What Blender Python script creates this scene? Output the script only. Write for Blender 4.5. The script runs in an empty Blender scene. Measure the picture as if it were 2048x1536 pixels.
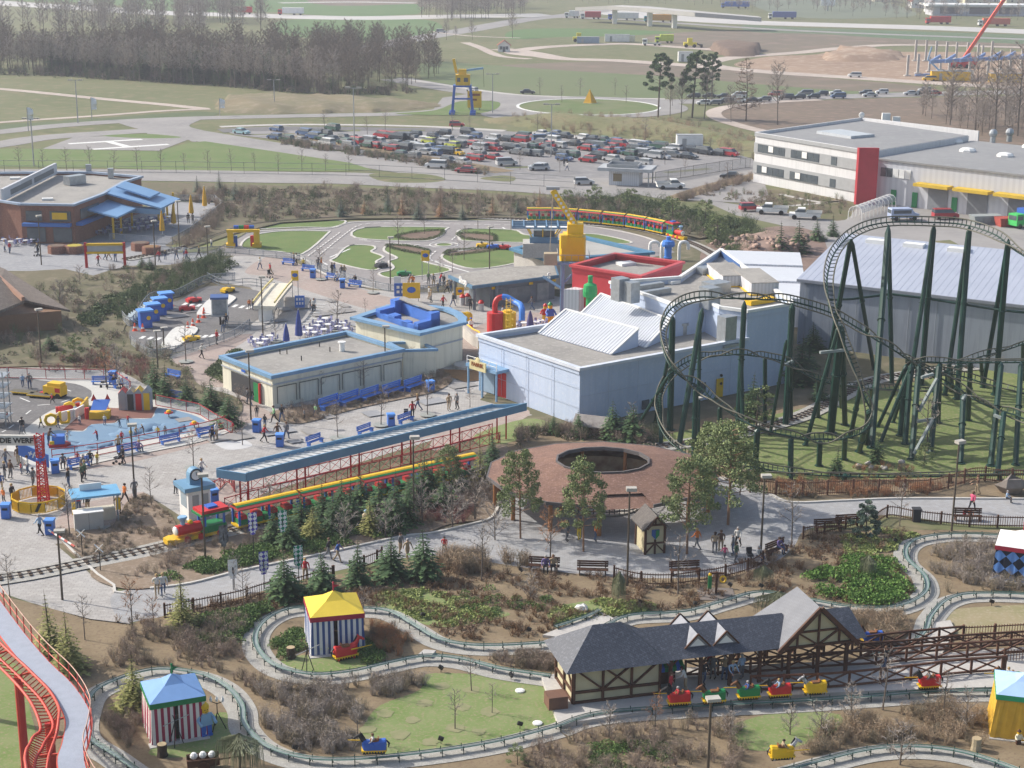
import bpy, bmesh, math, random
import numpy as np
from mathutils import Vector, Matrix, Euler
from mathutils.geometry import tessellate_polygon
D = bpy.data; SC = bpy.context.scene; COL = SC.collection
rad = math.radians; R = random.Random(7)
# ---------------- camera, sky, sun, exposure ----------------
CH=46.0; FP=3250.0; TH=rad(15.8); RL=rad(0.45)
fw=Vector((0,math.cos(TH),-math.sin(TH))); _r=Vector((1,0,0)); _u=Vector((0,math.sin(TH),math.cos(TH)))
rt=_r*math.cos(RL)+_u*math.sin(RL); up=_u*math.cos(RL)-_r*math.sin(RL)
cam=D.objects.new('camera',D.cameras.new('camera')); COL.objects.link(cam); SC.camera=cam
cam.matrix_world=Matrix((( rt.x,up.x,-fw.x,0),(rt.y,up.y,-fw.y,0),(rt.z,up.z,-fw.z,CH),(0,0,0,1)))
cam.data.sensor_width=36; cam.data.lens=36*FP/2048; cam.data.clip_start=1; cam.data.clip_end=20000
SUN_EL=rad(36); SUN_V=Vector((-0.93*math.cos(SUN_EL),0.34*math.cos(SUN_EL),math.sin(SUN_EL))).normalized()
w=D.worlds.new('World'); SC.world=w; w.use_nodes=True; nt=w.node_tree
sky=nt.nodes.new('ShaderNodeTexSky'); sky.sky_type='NISHITA'; sky.sun_disc=False
sky.sun_elevation=SUN_EL; sky.sun_rotation=math.atan2(SUN_V.x,SUN_V.y); sky.air_density=1.2; sky.dust_density=3.5; sky.ozone_density=1.2
bg=nt.nodes['Background']; nt.links.new(sky.outputs[0],bg.inputs[0]); bg.inputs[1].default_value=0.14
sl=D.lights.new('sun','SUN'); sl.energy=4.0; sl.angle=rad(0.7); sl.color=(1,0.95,0.87)
so=D.objects.new('sun',sl); COL.objects.link(so); so.rotation_euler=SUN_V.to_track_quat('Z','Y').to_euler()
SC.view_settings.view_transform='Standard'; SC.view_settings.look='None'; SC.view_settings.exposure=0.36; SC.view_settings.gamma=1
try: SC.cycles.volume_bounces=0; SC.cycles.max_bounces=5; SC.cycles.volume_step_rate=4; SC.cycles.transparent_max_bounces=8
except Exception: pass
# ---------------- helpers ----------------
def G(u,v,z=0.0):
 d=fw+rt*((u-1024)/FP)+up*((768-v)/FP); t=(z-CH)/d.z
 return Vector((d.x*t,d.y*t,z))
def HT(u,v,vt,z=0.0):
 B=G(u,v,z)-Vector((0,0,CH)); k=(768-vt)/FP
 return (k*fw.dot(B)-up.dot(B))/(up.z-k*fw.z)
def SCL(u,v,z=0): return FP/(G(u,v,z)-Vector((0,0,CH))).length      # photo pixels per metre there
_m={}
def lin(c):
 return tuple(((x/255)/12.92 if x/255<=.04045 else ((x/255+.055)/1.055)**2.4) for x in c)
def mat(name,c,c2=None,rough=.75,sc=1.0,metal=0,bump=0,detail=5,pat=None,ps=1.0,c3=None,spec=.3,alpha=None,pm=.5,em=0,tr=0,wx=0):
 """procedural material: base colour c, noise-mixed with c2 (large patches) and c3 (small specks); pat = extra pattern"""
 if name in _m: return _m[name]
 m=D.materials.new(name); m.use_nodes=True; n=m.node_tree.nodes; L=m.node_tree.links; b=n['Principled BSDF']
 b.inputs['Roughness'].default_value=rough; b.inputs['Metallic'].default_value=metal; b.inputs['Specular IOR Level'].default_value=spec
 co=n.new('ShaderNodeTexCoord').outputs['Object']
 if c2 is None: c2=tuple(x*.86 for x in c)
 def noise(s,d=detail,r=.6):
  t=n.new('ShaderNodeTexNoise'); t.inputs['Scale'].default_value=s; t.inputs['Detail'].default_value=d; t.inputs['Roughness'].default_value=r
  L.new(co,t.inputs['Vector']); return t
 def ramp(src,lo,hi):
  q=n.new('ShaderNodeMapRange'); q.inputs[1].default_value=lo; q.inputs[2].default_value=hi; L.new(src,q.inputs[0]); return q.outputs[0]
 def mix(fac,a,bb):
  x=n.new('ShaderNodeMix'); x.data_type='RGBA'; 
  if isinstance(fac,float): x.inputs[0].default_value=fac
  else: L.new(fac,x.inputs[0])
  for s,v in ((6,a),(7,bb)):
   if isinstance(v,tuple): x.inputs[s].default_value=(*v[:3],1)
   else: L.new(v,x.inputs[s])
  return x.outputs[2]
 nz=noise(sc); out=mix(ramp(nz.outputs[0],.35,.65),c,c2)
 if c3 is not None: out=mix(ramp(noise(sc*9,3).outputs[0],.5,.68),out,c3)
 hsrc=nz.outputs[0]
 if pat:
  kind=pat[0]; pc=pat[1]
  if kind in('x','y','z','wx','wy'):
   t=n.new('ShaderNodeTexWave'); t.bands_direction={'x':'X','y':'Y','z':'Z','wx':'X','wy':'Y'}[kind]; t.inputs['Scale'].default_value=ps; t.inputs['Distortion'].default_value=0
   L.new(co,t.inputs['Vector']); f=ramp(t.outputs['Fac'],.5,.56) if kind[0]!='w' else t.outputs['Fac']
   out=mix(f,out,pc); hsrc=t.outputs['Fac']
  elif kind=='brick':
   t=n.new('ShaderNodeTexBrick'); t.inputs['Scale'].default_value=ps; t.inputs['Mortar Size'].default_value=.02; t.inputs['Color1'].default_value=(1,1,1,1); t.inputs['Color2'].default_value=(.55,.55,.55,1); t.inputs['Mortar'].default_value=(0,0,0,1)
   L.new(co,t.inputs['Vector']); 
   x=n.new('ShaderNodeMix'); x.data_type='RGBA'; x.blend_type='MULTIPLY'; x.inputs[0].default_value=pm; L.new(out,x.inputs[6]); L.new(t.outputs[0],x.inputs[7]); out=x.outputs[2]; hsrc=t.outputs[0]
  elif kind=='tile':
   mp=n.new('ShaderNodeMapping'); mp.inputs['Rotation'].default_value=pat[2]; L.new(co,mp.inputs[0])
   t=n.new('ShaderNodeTexBrick'); t.inputs['Scale'].default_value=ps; t.inputs['Mortar Size'].default_value=.03; t.inputs['Color1'].default_value=(1,1,1,1); t.inputs['Color2'].default_value=(.7,.7,.7,1); t.inputs['Mortar'].default_value=(.1,.1,.1,1)
   L.new(mp.outputs[0],t.inputs['Vector'])
   x=n.new('ShaderNodeMix'); x.data_type='RGBA'; x.blend_type='MULTIPLY'; x.inputs[0].default_value=pm; L.new(out,x.inputs[6]); L.new(t.outputs[0],x.inputs[7]); out=x.outputs[2]
  elif kind=='vor':
   t=n.new('ShaderNodeTexVoronoi'); t.inputs['Scale'].default_value=ps; L.new(co,t.inputs['Vector'])
   out=mix(ramp(t.outputs['Distance'],.1,.5),out,pc); hsrc=t.outputs['Distance']
  elif kind=='check':
   mp=n.new('ShaderNodeMapping'); mp.inputs['Rotation'].default_value=pat[2]; L.new(co,mp.inputs[0])
   t=n.new('ShaderNodeTexChecker'); t.inputs['Scale'].default_value=ps; L.new(mp.outputs[0],t.inputs['Vector']); out=mix(t.outputs['Fac'],out,pc)
 if wx:
  mp=n.new('ShaderNodeMapping'); mp.inputs['Scale'].default_value=(1.6,1.6,.12); L.new(co,mp.inputs[0]); t=noise(1.3,6,.7); L.new(mp.outputs[0],t.inputs['Vector']); out=mix(ramp(t.outputs[0],.48,.72),out,tuple(x*(1-wx) for x in c))
 L.new(out,b.inputs['Base Color']) if not isinstance(out,tuple) else None
 if bump:
  q=n.new('ShaderNodeBump'); q.inputs['Strength'].default_value=min(1,bump); q.inputs['Distance'].default_value=.05*bump
  L.new(hsrc,q.inputs['Height']); L.new(q.outputs[0],b.inputs['Normal'])
 if em: b.inputs['Emission Color'].default_value=(*c,1); b.inputs['Emission Strength'].default_value=em
 if tr: b.inputs['Transmission Weight'].default_value=tr
 if alpha: b.inputs['Alpha'].default_value=alpha
 _m[name]=m; return m
class MB:
 def __init__(s): s.v=[]; s.f=[]; s.mi=[]; s.cur=0
 def add(s,vs,fs):
  o=len(s.v); s.v+=[tuple(p) for p in vs]; s.f+=[tuple(i+o for i in f) for f in fs]; s.mi+=[s.cur]*len(fs); return s
 def quad(s,*p): return s.add(p,[tuple(range(len(p)))])
 def box(s,x0,x1,y0,y1,z0,z1): return s.add([(x,y,z) for z in(z0,z1) for y in(y0,y1) for x in(x0,x1)],[(0,2,3,1),(4,5,7,6),(0,1,5,4),(2,6,7,3),(0,4,6,2),(1,3,7,5)])
 def obox(s,c,d,rz=0,ry=0):
  m=Matrix.Rotation(rz,3,'Z')@Matrix.Rotation(ry,3,'Y'); c=Vector(c)
  return s.add([c+m@Vector((x*d[0]/2,y*d[1]/2,z*d[2]/2)) for z in(-1,1) for y in(-1,1) for x in(-1,1)],[(0,2,3,1),(4,5,7,6),(0,1,5,4),(2,6,7,3),(0,4,6,2),(1,3,7,5)])
 def prism(s,pts,z0,z1,bottom=True):
  pts=[(p[0],p[1]) for p in pts]
  a=sum(pts[i-1][0]*pts[i][1]-pts[i][0]*pts[i-1][1] for i in range(len(pts)))
  if a<0: pts=pts[::-1]
  n=len(pts); v=[(x,y,z0) for x,y in pts]+[(x,y,z1) for x,y in pts]
  f=[(i,(i+1)%n,(i+1)%n+n,i+n) for i in range(n)]
  t=tessellate_polygon([[Vector((x,y,0)) for x,y in pts]])
  for a_,b_,c_ in t:
   k=(pts[b_][0]-pts[a_][0])*(pts[c_][1]-pts[a_][1])-(pts[c_][0]-pts[a_][0])*(pts[b_][1]-pts[a_][1])
   if k<0: b_,c_=c_,b_
   f.append((a_+n,b_+n,c_+n)); 
   if bottom: f.append((a_,c_,b_))
  return s.add(v,f)
 def wall(s,p,q,z0,z1,t=.2):
  p=Vector(p[:2]); q=Vector(q[:2]); d=(q-p); nrm=Vector((-d.y,d.x)).normalized()*t/2
  return s.prism([p+nrm,p-nrm,q-nrm,q+nrm],z0,z1)
 def beam(s,p,q,w,h=None,upv=(0,0,1)):
  h=h or w; p=Vector(p); q=Vector(q); d=(q-p).normalized(); u=Vector(upv)
  if abs(d.dot(u))>.98: u=Vector((1,0,0))
  x=d.cross(u).normalized()*w/2; y=x.cross(d).normalized()*h/2
  v=[p-x-y,p+x-y,p+x+y,p-x+y,q-x-y,q+x-y,q+x+y,q-x+y]
  return s.add(v,[(0,3,2,1),(4,5,6,7),(0,1,5,4),(1,2,6,5),(2,3,7,6),(3,0,4,7)])
 def tube(s,path,r,n=6,closed=False,cap=True):
  P=[Vector(p) for p in path]; rs=r if isinstance(r,(list,tuple)) else [r]*len(P); vs=[]; k=len(P); pu=None
  for i,p in enumerate(P):
   a=P[i-1] if (i>0 or closed) else p; b=P[(i+1)%k] if (i<k-1 or closed) else p
   d=(b-a); d=d.normalized() if d.length>1e-9 else Vector((0,0,1))
   u=pu if pu is not None else (Vector((0,0,1)) if abs(d.z)<.9 else Vector((1,0,0)))
   x=d.cross(u)
   if x.length<1e-4: x=d.cross(Vector((.3,1,.2)))
   x.normalize(); y=x.cross(d).normalized(); pu=y
   for j in range(n):
    t=2*math.pi*j/n; vs.append(p+(x*math.cos(t)+y*math.sin(t))*rs[i])
  f=[(i*n+j,i*n+(j+1)%n,((i+1)%k)*n+(j+1)%n,((i+1)%k)*n+j) for i in range(k if closed else k-1) for j in range(n)]
  if cap and not closed: f+=[tuple(range(n))[::-1],tuple((k-1)*n+j for j in range(n))]
  return s.add(vs,f)
 def cyl(s,c,r,h,n=12,r2=None): c=Vector(c); return s.tube([c,c+Vector((0,0,h))],[r,r if r2 is None else r2],n)
 def lathe(s,c,prof,n=12):
  c=Vector(c); k=len(prof); vs=[c+Vector((r*math.cos(2*math.pi*j/n),r*math.sin(2*math.pi*j/n),z)) for r,z in prof for j in range(n)]
  f=[(i*n+j,i*n+(j+1)%n,(i+1)*n+(j+1)%n,(i+1)*n+j) for i in range(k-1) for j in range(n)]
  f+=[tuple(range(n))[::-1],tuple((k-1)*n+j for j in range(n))]
  return s.add(vs,f)
 def ball(s,c,r,n=10,sc=(1,1,1)):
  m=max(4,n//2+1); c=Vector(c); vs=[]
  for i in range(m+1):
   t=math.pi*i/m
   for j in range(n): a=2*math.pi*j/n; vs.append(c+Vector((r*sc[0]*math.sin(t)*math.cos(a),r*sc[1]*math.sin(t)*math.sin(a),-r*sc[2]*math.cos(t))))
  return s.add(vs,[(i*n+j,i*n+(j+1)%n,(i+1)*n+(j+1)%n,(i+1)*n+j) for i in range(m) for j in range(n)])
 def mesh(s,name,mats,smooth=False):
  me=D.meshes.new(name); me.from_pydata(s.v,[],s.f)
  for m in (mats if isinstance(mats,(list,tuple)) else [mats]): me.materials.append(m)
  if isinstance(mats,(list,tuple)) and len(mats)>1: me.polygons.foreach_set('material_index',s.mi)
  if smooth: me.polygons.foreach_set('use_smooth',[True]*len(s.f))
  me.update(); return me
def obj(name,me,parent=None,loc=(0,0,0),rz=0):
 o=D.objects.new(name,me); COL.objects.link(o); o.location=loc; o.rotation_euler=(0,0,rz)
 if parent: o.parent=parent
 return o
def tag(o,label,cat,group=None,kind=None):
 if label: o['label']=label
 if cat: o['category']=cat
 if group: o['group']=group
 if kind: o['kind']=kind
 return o
def thing(name,label,cat,loc=(0,0,0),rz=0,group=None):
 return tag(obj(name,None,None,loc,rz),label,cat,group)
def part(t,name,mb,m,smooth=False,world=False,label=None):
 if world:
  root=t if t.parent is None else t.parent
  c=math.cos(-root.rotation_euler.z); s_=math.sin(-root.rotation_euler.z); l=root.location
  mb.v=[((x-l.x)*c-(y-l.y)*s_,(x-l.x)*s_+(y-l.y)*c,z-l.z) for x,y,z in mb.v]
 o=obj(name,mb.mesh(name,m,smooth),t)
 if label: o['label']=label
 return o
def solo(name,mb,m,label,cat,loc=(0,0,0),rz=0,group=None,smooth=False,world=False):
 if world: mb.v=[(x-loc[0],y-loc[1],z-loc[2]) for x,y,z in mb.v]
 return tag(obj(name,mb.mesh(name,m,smooth),None,loc,rz),label,cat,group)
def kids(o): return [c for c in D.objects if c.parent==o]
_k={}
def dup(t,loc,rz=0,label=None,group=None,sc=1,first=True):
 """copy of a thing with its parts and sub-parts (the first call moves the prototype itself)"""
 if t.name not in _k: _k[t.name]=[(c,[g for g in D.objects if g.parent==c]) for c in D.objects if c.parent==t]; use=first
 else: use=False
 if use: r=t
 else:
  r=t.copy(); COL.objects.link(r)
  for c,gs in _k[t.name]:
   c2=c.copy(); COL.objects.link(c2); c2.parent=r
   for g in gs: g2=g.copy(); COL.objects.link(g2); g2.parent=c2
 r.location=loc; r.rotation_euler=(0,0,rz); r.scale=(sc,sc,sc) if not isinstance(sc,tuple) else sc
 if label: r['label']=label
 if group: r['group']=group
 return r
NUM='first second third fourth fifth sixth seventh eighth ninth tenth eleventh twelfth thirteenth fourteenth fifteenth sixteenth seventeenth eighteenth nineteenth twentieth twenty-first twenty-second twenty-third twenty-fourth twenty-fifth twenty-sixth twenty-seventh twenty-eighth twenty-ninth thirtieth'.split()
NUM+=['%s-%s'%(t,o) for t in ('thirty','forty','fifty') for o in NUM[:9]]
def cr(pts,closed=False,k=5):
 """Catmull-Rom through the points"""
 P=[Vector(p) for p in pts]; n=len(P); out=[]
 for i in range(n if closed else n-1):
  p0=P[i-1] if (i>0 or closed) else P[0]; p1=P[i]; p2=P[(i+1)%n]; p3=P[(i+2)%n] if (closed or i+2<n) else P[-1]
  for j in range(k):
   t=j/k; out.append(.5*((2*p1)+(p2-p0)*t+(2*p0-5*p1+4*p2-p3)*t*t+(3*p1-p0-3*p2+p3)*t**3))
 if not closed: out.append(P[-1])
 return out
_lv={}
def lvl(reg,step=.0012):
 _lv[reg]=_lv.get(reg,0)+1; return _lv[reg]*step+.008
def gp(pts,z=0,closed=True,smooth=True,k=4):
 g=[G(u,v,z) for u,v in pts]; return cr(g,closed,k) if smooth else g
def sheet(name,pts,m,reg='s',smooth=True,world=False,step=.0012,kind='structure',z=None):
 zz=lvl(reg,step) if z is None else z
 g=[Vector((p[0],p[1],0)) for p in (pts if world else gp(pts,0,True,smooth))]
 mb=MB(); t=tessellate_polygon([g]); mb.v=[(p.x,p.y,zz) for p in g]
 for a,b,c in t:
  k=(g[b].x-g[a].x)*(g[c].y-g[a].y)-(g[c].x-g[a].x)*(g[b].y-g[a].y)
  mb.f.append((a,b,c) if k>0 else (a,c,b)); mb.mi.append(0)
 o=obj(name,mb.mesh(name,m)); o['kind']=kind; return o
def ribbon(path,wd):
 """left and right edges of a strip of width wd along a world path"""
 L=[];Rr=[]; n=len(path)
 for i,p in enumerate(path):
  a=path[max(0,i-1)]; b=path[min(n-1,i+1)]; d=Vector((b.x-a.x,b.y-a.y)).normalized(); nx=Vector((-d.y,d.x,0))*wd/2
  L.append(Vector((p.x,p.y,0))+nx); Rr.append(Vector((p.x,p.y,0))-nx)
 return L,Rr
def road(name,pts,wd,m,reg='s',step=.0012,smooth=True,world=False,z=None):
 P=pts if world else gp(pts,0,False,smooth,6); L,Rr=ribbon(P,wd); zz=lvl(reg,step) if z is None else z
 mb=MB(); n=len(P); mb.v=[(p.x,p.y,zz) for p in L+Rr]
 for i in range(n-1): mb.f.append((i+n,i+1+n,i+1,i)); mb.mi.append(0)
 o=obj(name,mb.mesh(name,m)); o['kind']='structure'; return o
def kerb(path,m,wd=.16,h=.12,closed=True,name='kerb'):
 P=list(path)+([path[0],path[1]] if closed else []); L,Rr=ribbon(P,wd); n=len(P); mb=MB()
 for i in range(n-1):
  mb.add([(L[i].x,L[i].y,0),(Rr[i].x,Rr[i].y,0),(Rr[i+1].x,Rr[i+1].y,0),(L[i+1].x,L[i+1].y,0),(L[i].x,L[i].y,h),(Rr[i].x,Rr[i].y,h),(Rr[i+1].x,Rr[i+1].y,h),(L[i+1].x,L[i+1].y,h)],[(4,5,6,7),(0,4,7,3),(1,2,6,5)])
 o=obj(name,mb.mesh(name,m)); o['kind']='structure'; return o
def along(path,step,off=0):
 """points and headings every step metres along a world path"""
 out=[]; d=off; acc=0
 for a,b in zip(path,path[1:]):
  l=(b-a).length
  while d<=acc+l and l>0:
   out.append((a.lerp(b,(d-acc)/l),math.atan2(b.y-a.y,b.x-a.x))); d+=step
  acc+=l
 return out
def inside(p,poly):
 c=False; n=len(poly); x,y=p[0],p[1]
 for i in range(n):
  a=poly[i-1]; b=poly[i]
  if (a[1]>y)!=(b[1]>y) and x<(b[0]-a[0])*(y-a[1])/(b[1]-a[1])+a[0]: c=not c
 return c
def text_mesh(body,size,m,name,parent=None,loc=(0,0,0),rot=(0,0,0),ext=.02,bold=.0,align='CENTER'):
 cu=D.curves.new(name,'FONT'); cu.body=body; cu.size=size; cu.extrude=ext; cu.align_x=align; cu.align_y='CENTER'; cu.offset=bold; cu.resolution_u=2
 o=D.objects.new(name,cu); COL.objects.link(o); bpy.context.view_layer.update()
 me=D.meshes.new_from_object(o.evaluated_get(bpy.context.evaluated_depsgraph_get())); D.objects.remove(o); D.curves.remove(cu)
 me.materials.clear(); me.materials.append(m)
 q=D.objects.new(name,me); COL.objects.link(q); q.location=loc; q.rotation_euler=rot
 if parent: q.parent=parent
 return q
V_=Vector;cos_=math.cos;sin_=math.sin;ru_=R.uniform;pi_=math.pi
C=dict(white=(.8,.8,.78),red=(.55,.03,.03),yellow=(.78,.48,.02),blue=(.04,.13,.5),green=(.02,.22,.07),steel=(.13,.24,.37),black=(.02,.02,.02),grey=(.35,.36,.37),cream=(.72,.68,.52),wood=(.10,.045,.025),lblue=(.26,.44,.62))
def pm(k,**a): return mat('paint_'+k,C[k],rough=.45,sc=.8,**a)
WHITE=pm('white');RED=pm('red');YEL=pm('yellow');BLUE=pm('blue');GRN=pm('green');STEEL=pm('steel');BLK=pm('black');GREY=pm('grey');CREAM=pm('cream');WOOD=mat('dark_wood',C['wood'],(.06,.028,.018),rough=.7,sc=3);LBL=pm('lblue')
GALV=mat('galvanised',(.42,.45,.47),(.34,.36,.38),rough=.4,metal=.6,sc=2)
GLASS=mat('dark_glass',(.06,.075,.09),(.10,.12,.13),rough=.15,sc=.5,spec=.6)
TYRE=mat('rubber',(.02,.02,.02),rough=.9)
CONC=mat('concrete',(.47,.45,.42),(.38,.36,.34),rough=.9,sc=.7,c3=(.5,.48,.45),bump=.2)
PAVE=mat('paving',(.42,.405,.39),(.34,.32,.30),rough=.9,sc=.22,c3=(.45,.43,.41),pat=('brick',None),ps=.9,pm=.3)
PAVEP=mat('paving_rose',(.40,.315,.28),(.34,.28,.25),rough=.9,sc=.2,c3=(.42,.36,.32),pat=('brick',None),ps=2.2,pm=.3)
PAVEG=mat('paving_grey',(.33,.335,.35),(.28,.285,.30),rough=.9,sc=.15,c3=(.38,.38,.39),pat=('brick',None),ps=1.8,pm=.3)
ASPH=mat('asphalt',(.16,.155,.155),(.12,.117,.12),rough=.9,sc=.4,c3=(.19,.185,.185))
ROADM=mat('worn_road',(.30,.285,.275),(.235,.225,.22),rough=.9,sc=.1,c3=(.30,.29,.28))
DIRT=mat('dirt_road',(.46,.39,.34),(.38,.32,.28),rough=.95,sc=.05,c3=(.5,.44,.39))
GRASS=mat('grass_lawn',(.14,.18,.055),(.20,.20,.09),rough=.95,sc=.35,c3=(.22,.19,.10),bump=.5)
GRASSG=mat('grass_green',(.10,.17,.045),(.14,.19,.06),rough=.95,sc=.4,c3=(.13,.13,.06),bump=.4)
FIELD=mat('field_green',(.085,.16,.05),(.11,.17,.065),rough=.95,sc=.012,c3=(.095,.15,.055))
MEADOW=mat('meadow',(.15,.155,.075),(.115,.13,.055),rough=.95,sc=.03,c3=(.19,.165,.095),bump=.3)
MULCH=mat('leaf_mulch',(.185,.14,.085),(.245,.19,.12),rough=.95,sc=.5,c3=(.17,.12,.08),bump=.8)
SOIL=mat('soil',(.15,.105,.08),(.19,.135,.10),rough=.95,sc=.3,c3=(.11,.08,.06),bump=.5)
PLOUGH=mat('ploughed',(.175,.145,.105),(.145,.12,.09),rough=.95,sc=.01,c3=(.22,.165,.13))
EARTH=mat('bare_earth',(.33,.235,.165),(.25,.17,.12),rough=.95,sc=.03,c3=(.40,.31,.24))
GRAVEL=mat('gravel',(.36,.35,.32),(.29,.28,.26),rough=.95,sc=1.5,c3=(.46,.45,.42),bump=.6)
ROOFG=mat('flat_roof',(.32,.305,.28),(.24,.23,.215),rough=.95,sc=.25,c3=(.35,.33,.31),bump=.2)
LINE=mat('road_paint',(.72,.72,.70),(.6,.6,.58),rough=.8,sc=2)
MEADOW2=mat('ground_cover',(.15,.125,.08),(.11,.11,.06),rough=.95,sc=.05,c3=(.19,.16,.11),bump=.5)
g0=MB();g0.quad((-6000,-200,0),(6000,-200,0),(6000,12000,0),(-6000,12000,0));o=obj('ground',g0.mesh('ground',MEADOW));o['kind']='structure'
fs=.0015
def far(n,p,m,smooth=True): return sheet(n,p,m,'far',smooth,step=fs)
far('field',[(-400,-100),(860,-100),(860,8),(835,28),(700,36),(560,24),(330,24),(200,6),(-60,0),(-400,-5)],FIELD,False)
far('field',[(560,42),(700,37),(823,38),(871,44),(880,60),(782,82),(690,80),(560,68)],FIELD)
far('field',[(640,-40),(820,-40),(860,2),(820,8),(620,6)],PLOUGH)
far('field',[(1029,60),(1158,57),(1350,64),(1260,71),(1124,74),(1020,78)],FIELD)
far('field',[(1290,78),(1348,66),(1505,62),(1826,76),(2200,92),(2200,104),(1900,92),(1734,94),(1640,104),(1519,106),(1400,100)],PLOUGH)
far('field',[(1490,50),(1620,56),(2200,76),(2200,92),(1826,79),(1640,68),(1505,64)],mat('field_dull',(.10,.15,.075),(.12,.15,.08),sc=.02))
far('field',[(1480,-20),(1700,-10),(1820,20),(1800,34),(1560,30)],mat('field_pale',(.17,.19,.13),(.14,.16,.11),sc=.02))
far('bare_ground',[(1468,128),(1539,113),(1632,109),(1690,98),(1758,104),(1900,104),(2200,110),(2200,190),(1895,166),(1724,156),(1587,145),(1512,139)],EARTH)
far('field',[(990,133),(1150,124),(1300,124),(1420,133),(1560,148),(1700,160),(1850,174),(1850,188),(1690,184),(1420,162),(1158,145)],PLOUGH)
far('field',[(851,124),(988,131),(1158,143),(1320,152),(1420,160),(1560,172),(1700,182),(1860,186),(1860,192),(1560,194),(1420,197),(1300,196),(1100,193),(950,185),(850,163)],mat('field_olive',(.115,.155,.06),(.15,.165,.08),sc=.02,c3=(.13,.16,.07)))
far('field',[(1430,228),(1480,208),(1700,199),(1870,195),(2200,200),(2200,320),(1960,300),(1720,260),(1600,262),(1520,264),(1450,247)],mat('ploughed_stony',(.185,.14,.10),(.15,.115,.085),sc=.04,c3=(.24,.17,.13)))
MWAY=mat('motorway_concrete',(.5,.48,.46),(.43,.42,.40),rough=.9,sc=.02)
def frd(n,p,w_,m): return road(n,p,w_,m,'far',fs)
frd('motorway',[(-300,-14),(0,6),(100,12),(200,18),(330,26),(480,30),(700,36),(900,33),(1100,30)],32,MWAY)
frd('motorway',[(1200,22),(1348,36),(1500,45),(1700,51),(1900,57),(2200,70)],34,MWAY)
frd('road',[(1100,34),(1260,40),(1380,48),(1500,56),(1700,66),(2200,84)],9,ROADM)
frd('road',[(700,104),(782,86),(844,75),(899,66),(953,57),(1005,47),(1059,38),(1130,31),(1230,18),(1290,12)],14,ROADM)
frd('road',[(560,6),(700,4),(830,6)],10,MWAY)
frd('dirt_track',[(1000,98),(1060,106),(1120,117),(1200,120),(1250,122),(1380,131),(1470,138),(1560,146),(1700,155),(1900,168),(2200,184)],10,DIRT)
frd('dirt_track',[(1100,114),(1040,108),(1030,103),(1056,98),(1107,93),(1193,89),(1261,88),(1380,96),(1440,100)],8,DIRT)
frd('dirt_track',[(1470,138),(1425,131),(1420,124),(1460,116),(1500,112),(1600,105),(1700,95),(1830,90),(2200,99)],8,DIRT)
frd('dirt_track',[(860,63),(940,72),(1040,76)],3,DIRT);frd('dirt_track',[(930,85),(960,95),(1000,112),(1060,118)],4,DIRT)
frd('road',[(790,158),(870,172),(940,183),(1040,194),(1180,200),(1330,203),(1450,202),(1600,196),(1860,188),(2200,180)],11,ROADM)
frd('path',[(796,156),(870,167),(940,178),(1040,190),(1180,195),(1330,198)],2.5,CONC)
frd('path',[(-200,165),(0,178),(205,198),(325,209),(410,218)],4,DIRT)
frd('path',[(-200,262),(0,245),(191,232),(325,222),(420,218)],3,DIRT)
far('grass_verge',[(-200,262),(0,250),(191,237),(325,227),(400,223),(440,226),(420,236),(250,240),(0,260),(-200,275)],mat('verge_dark',(.075,.11,.04),(.10,.12,.055),sc=.1,bump=.3),False)
frd('road',[(-200,282),(0,264),(100,253),(239,243),(376,237),(547,233),(700,230),(800,228),(880,222),(930,212),(985,204)],7,ROADM)
far('road',[(239,243),(376,235),(405,237),(378,252),(410,262),(430,270),(390,284),(366,276),(300,270),(290,262)],ROADM)
frd('road',[(-200,310),(-20,292),(82,276),(205,267),(294,262),(366,264)],8,ROADM)
frd('road',[(340,262),(400,272),(547,296),(700,318),(830,338),(960,353),(1150,372),(1240,386)],12,ROADM)
far('helipad',[(85,298),(150,274),(250,272),(362,273),(380,271),(376,280),(318,302),(200,300)],ROADM,False)
LAWN=mat('mown_grass',(.095,.16,.035),(.14,.18,.06),sc=.12,c3=(.14,.155,.06),bump=.2)
far('grass',[(-400,297),(85,298),(318,303),(376,286),(410,283),(547,303),(700,326),(745,340),(680,343),(400,342),(200,336),(-400,330)],LAWN,False)
far('grass',[(205,272),(290,268),(364,275),(290,277)],LAWN)
for a in (([(137,288),(284,279)]),([(186,299),(337,289)]),([(218,284),(256,294)])): road('helipad_marking',a,1.7,LINE,'far',fs,False)
frd('road',[(-200,350),(-20,350),(200,350),(400,352),(560,355),(700,357),(850,364),(1000,370),(1100,376),(1240,390)],14,ROADM)
far('grass_verge',[(738,350),(790,346),(860,350),(892,360),(850,366),(770,364)],MEADOW)
LOT=mat('car_park_asphalt',(.25,.24,.24),(.20,.195,.195),rough=.9,sc=.05,c3=(.28,.27,.27))
far('car_park',[(440,258),(560,253),(700,255),(905,257),(1000,262),(1090,268),(1190,272),(1350,288),(1440,300),(1505,318),(1520,340),(1400,348),(1300,356),(1200,362),(1050,360),(960,345),(860,328),(700,305),(600,285),(470,270)],LOT,False)
far('road',[(1040,360),(1200,356),(1300,358),(1410,346),(1520,338),(1540,400),(1480,406),(1400,402),(1330,400),(1250,385),(1130,376)],ROADM,False)
frd('path',[(440,254),(560,250),(680,250),(800,252),(910,256),(1010,262)],3,CONC)
frd('road',[(440,262),(560,258),(700,258),(905,262)],7,ASPH)
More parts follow.
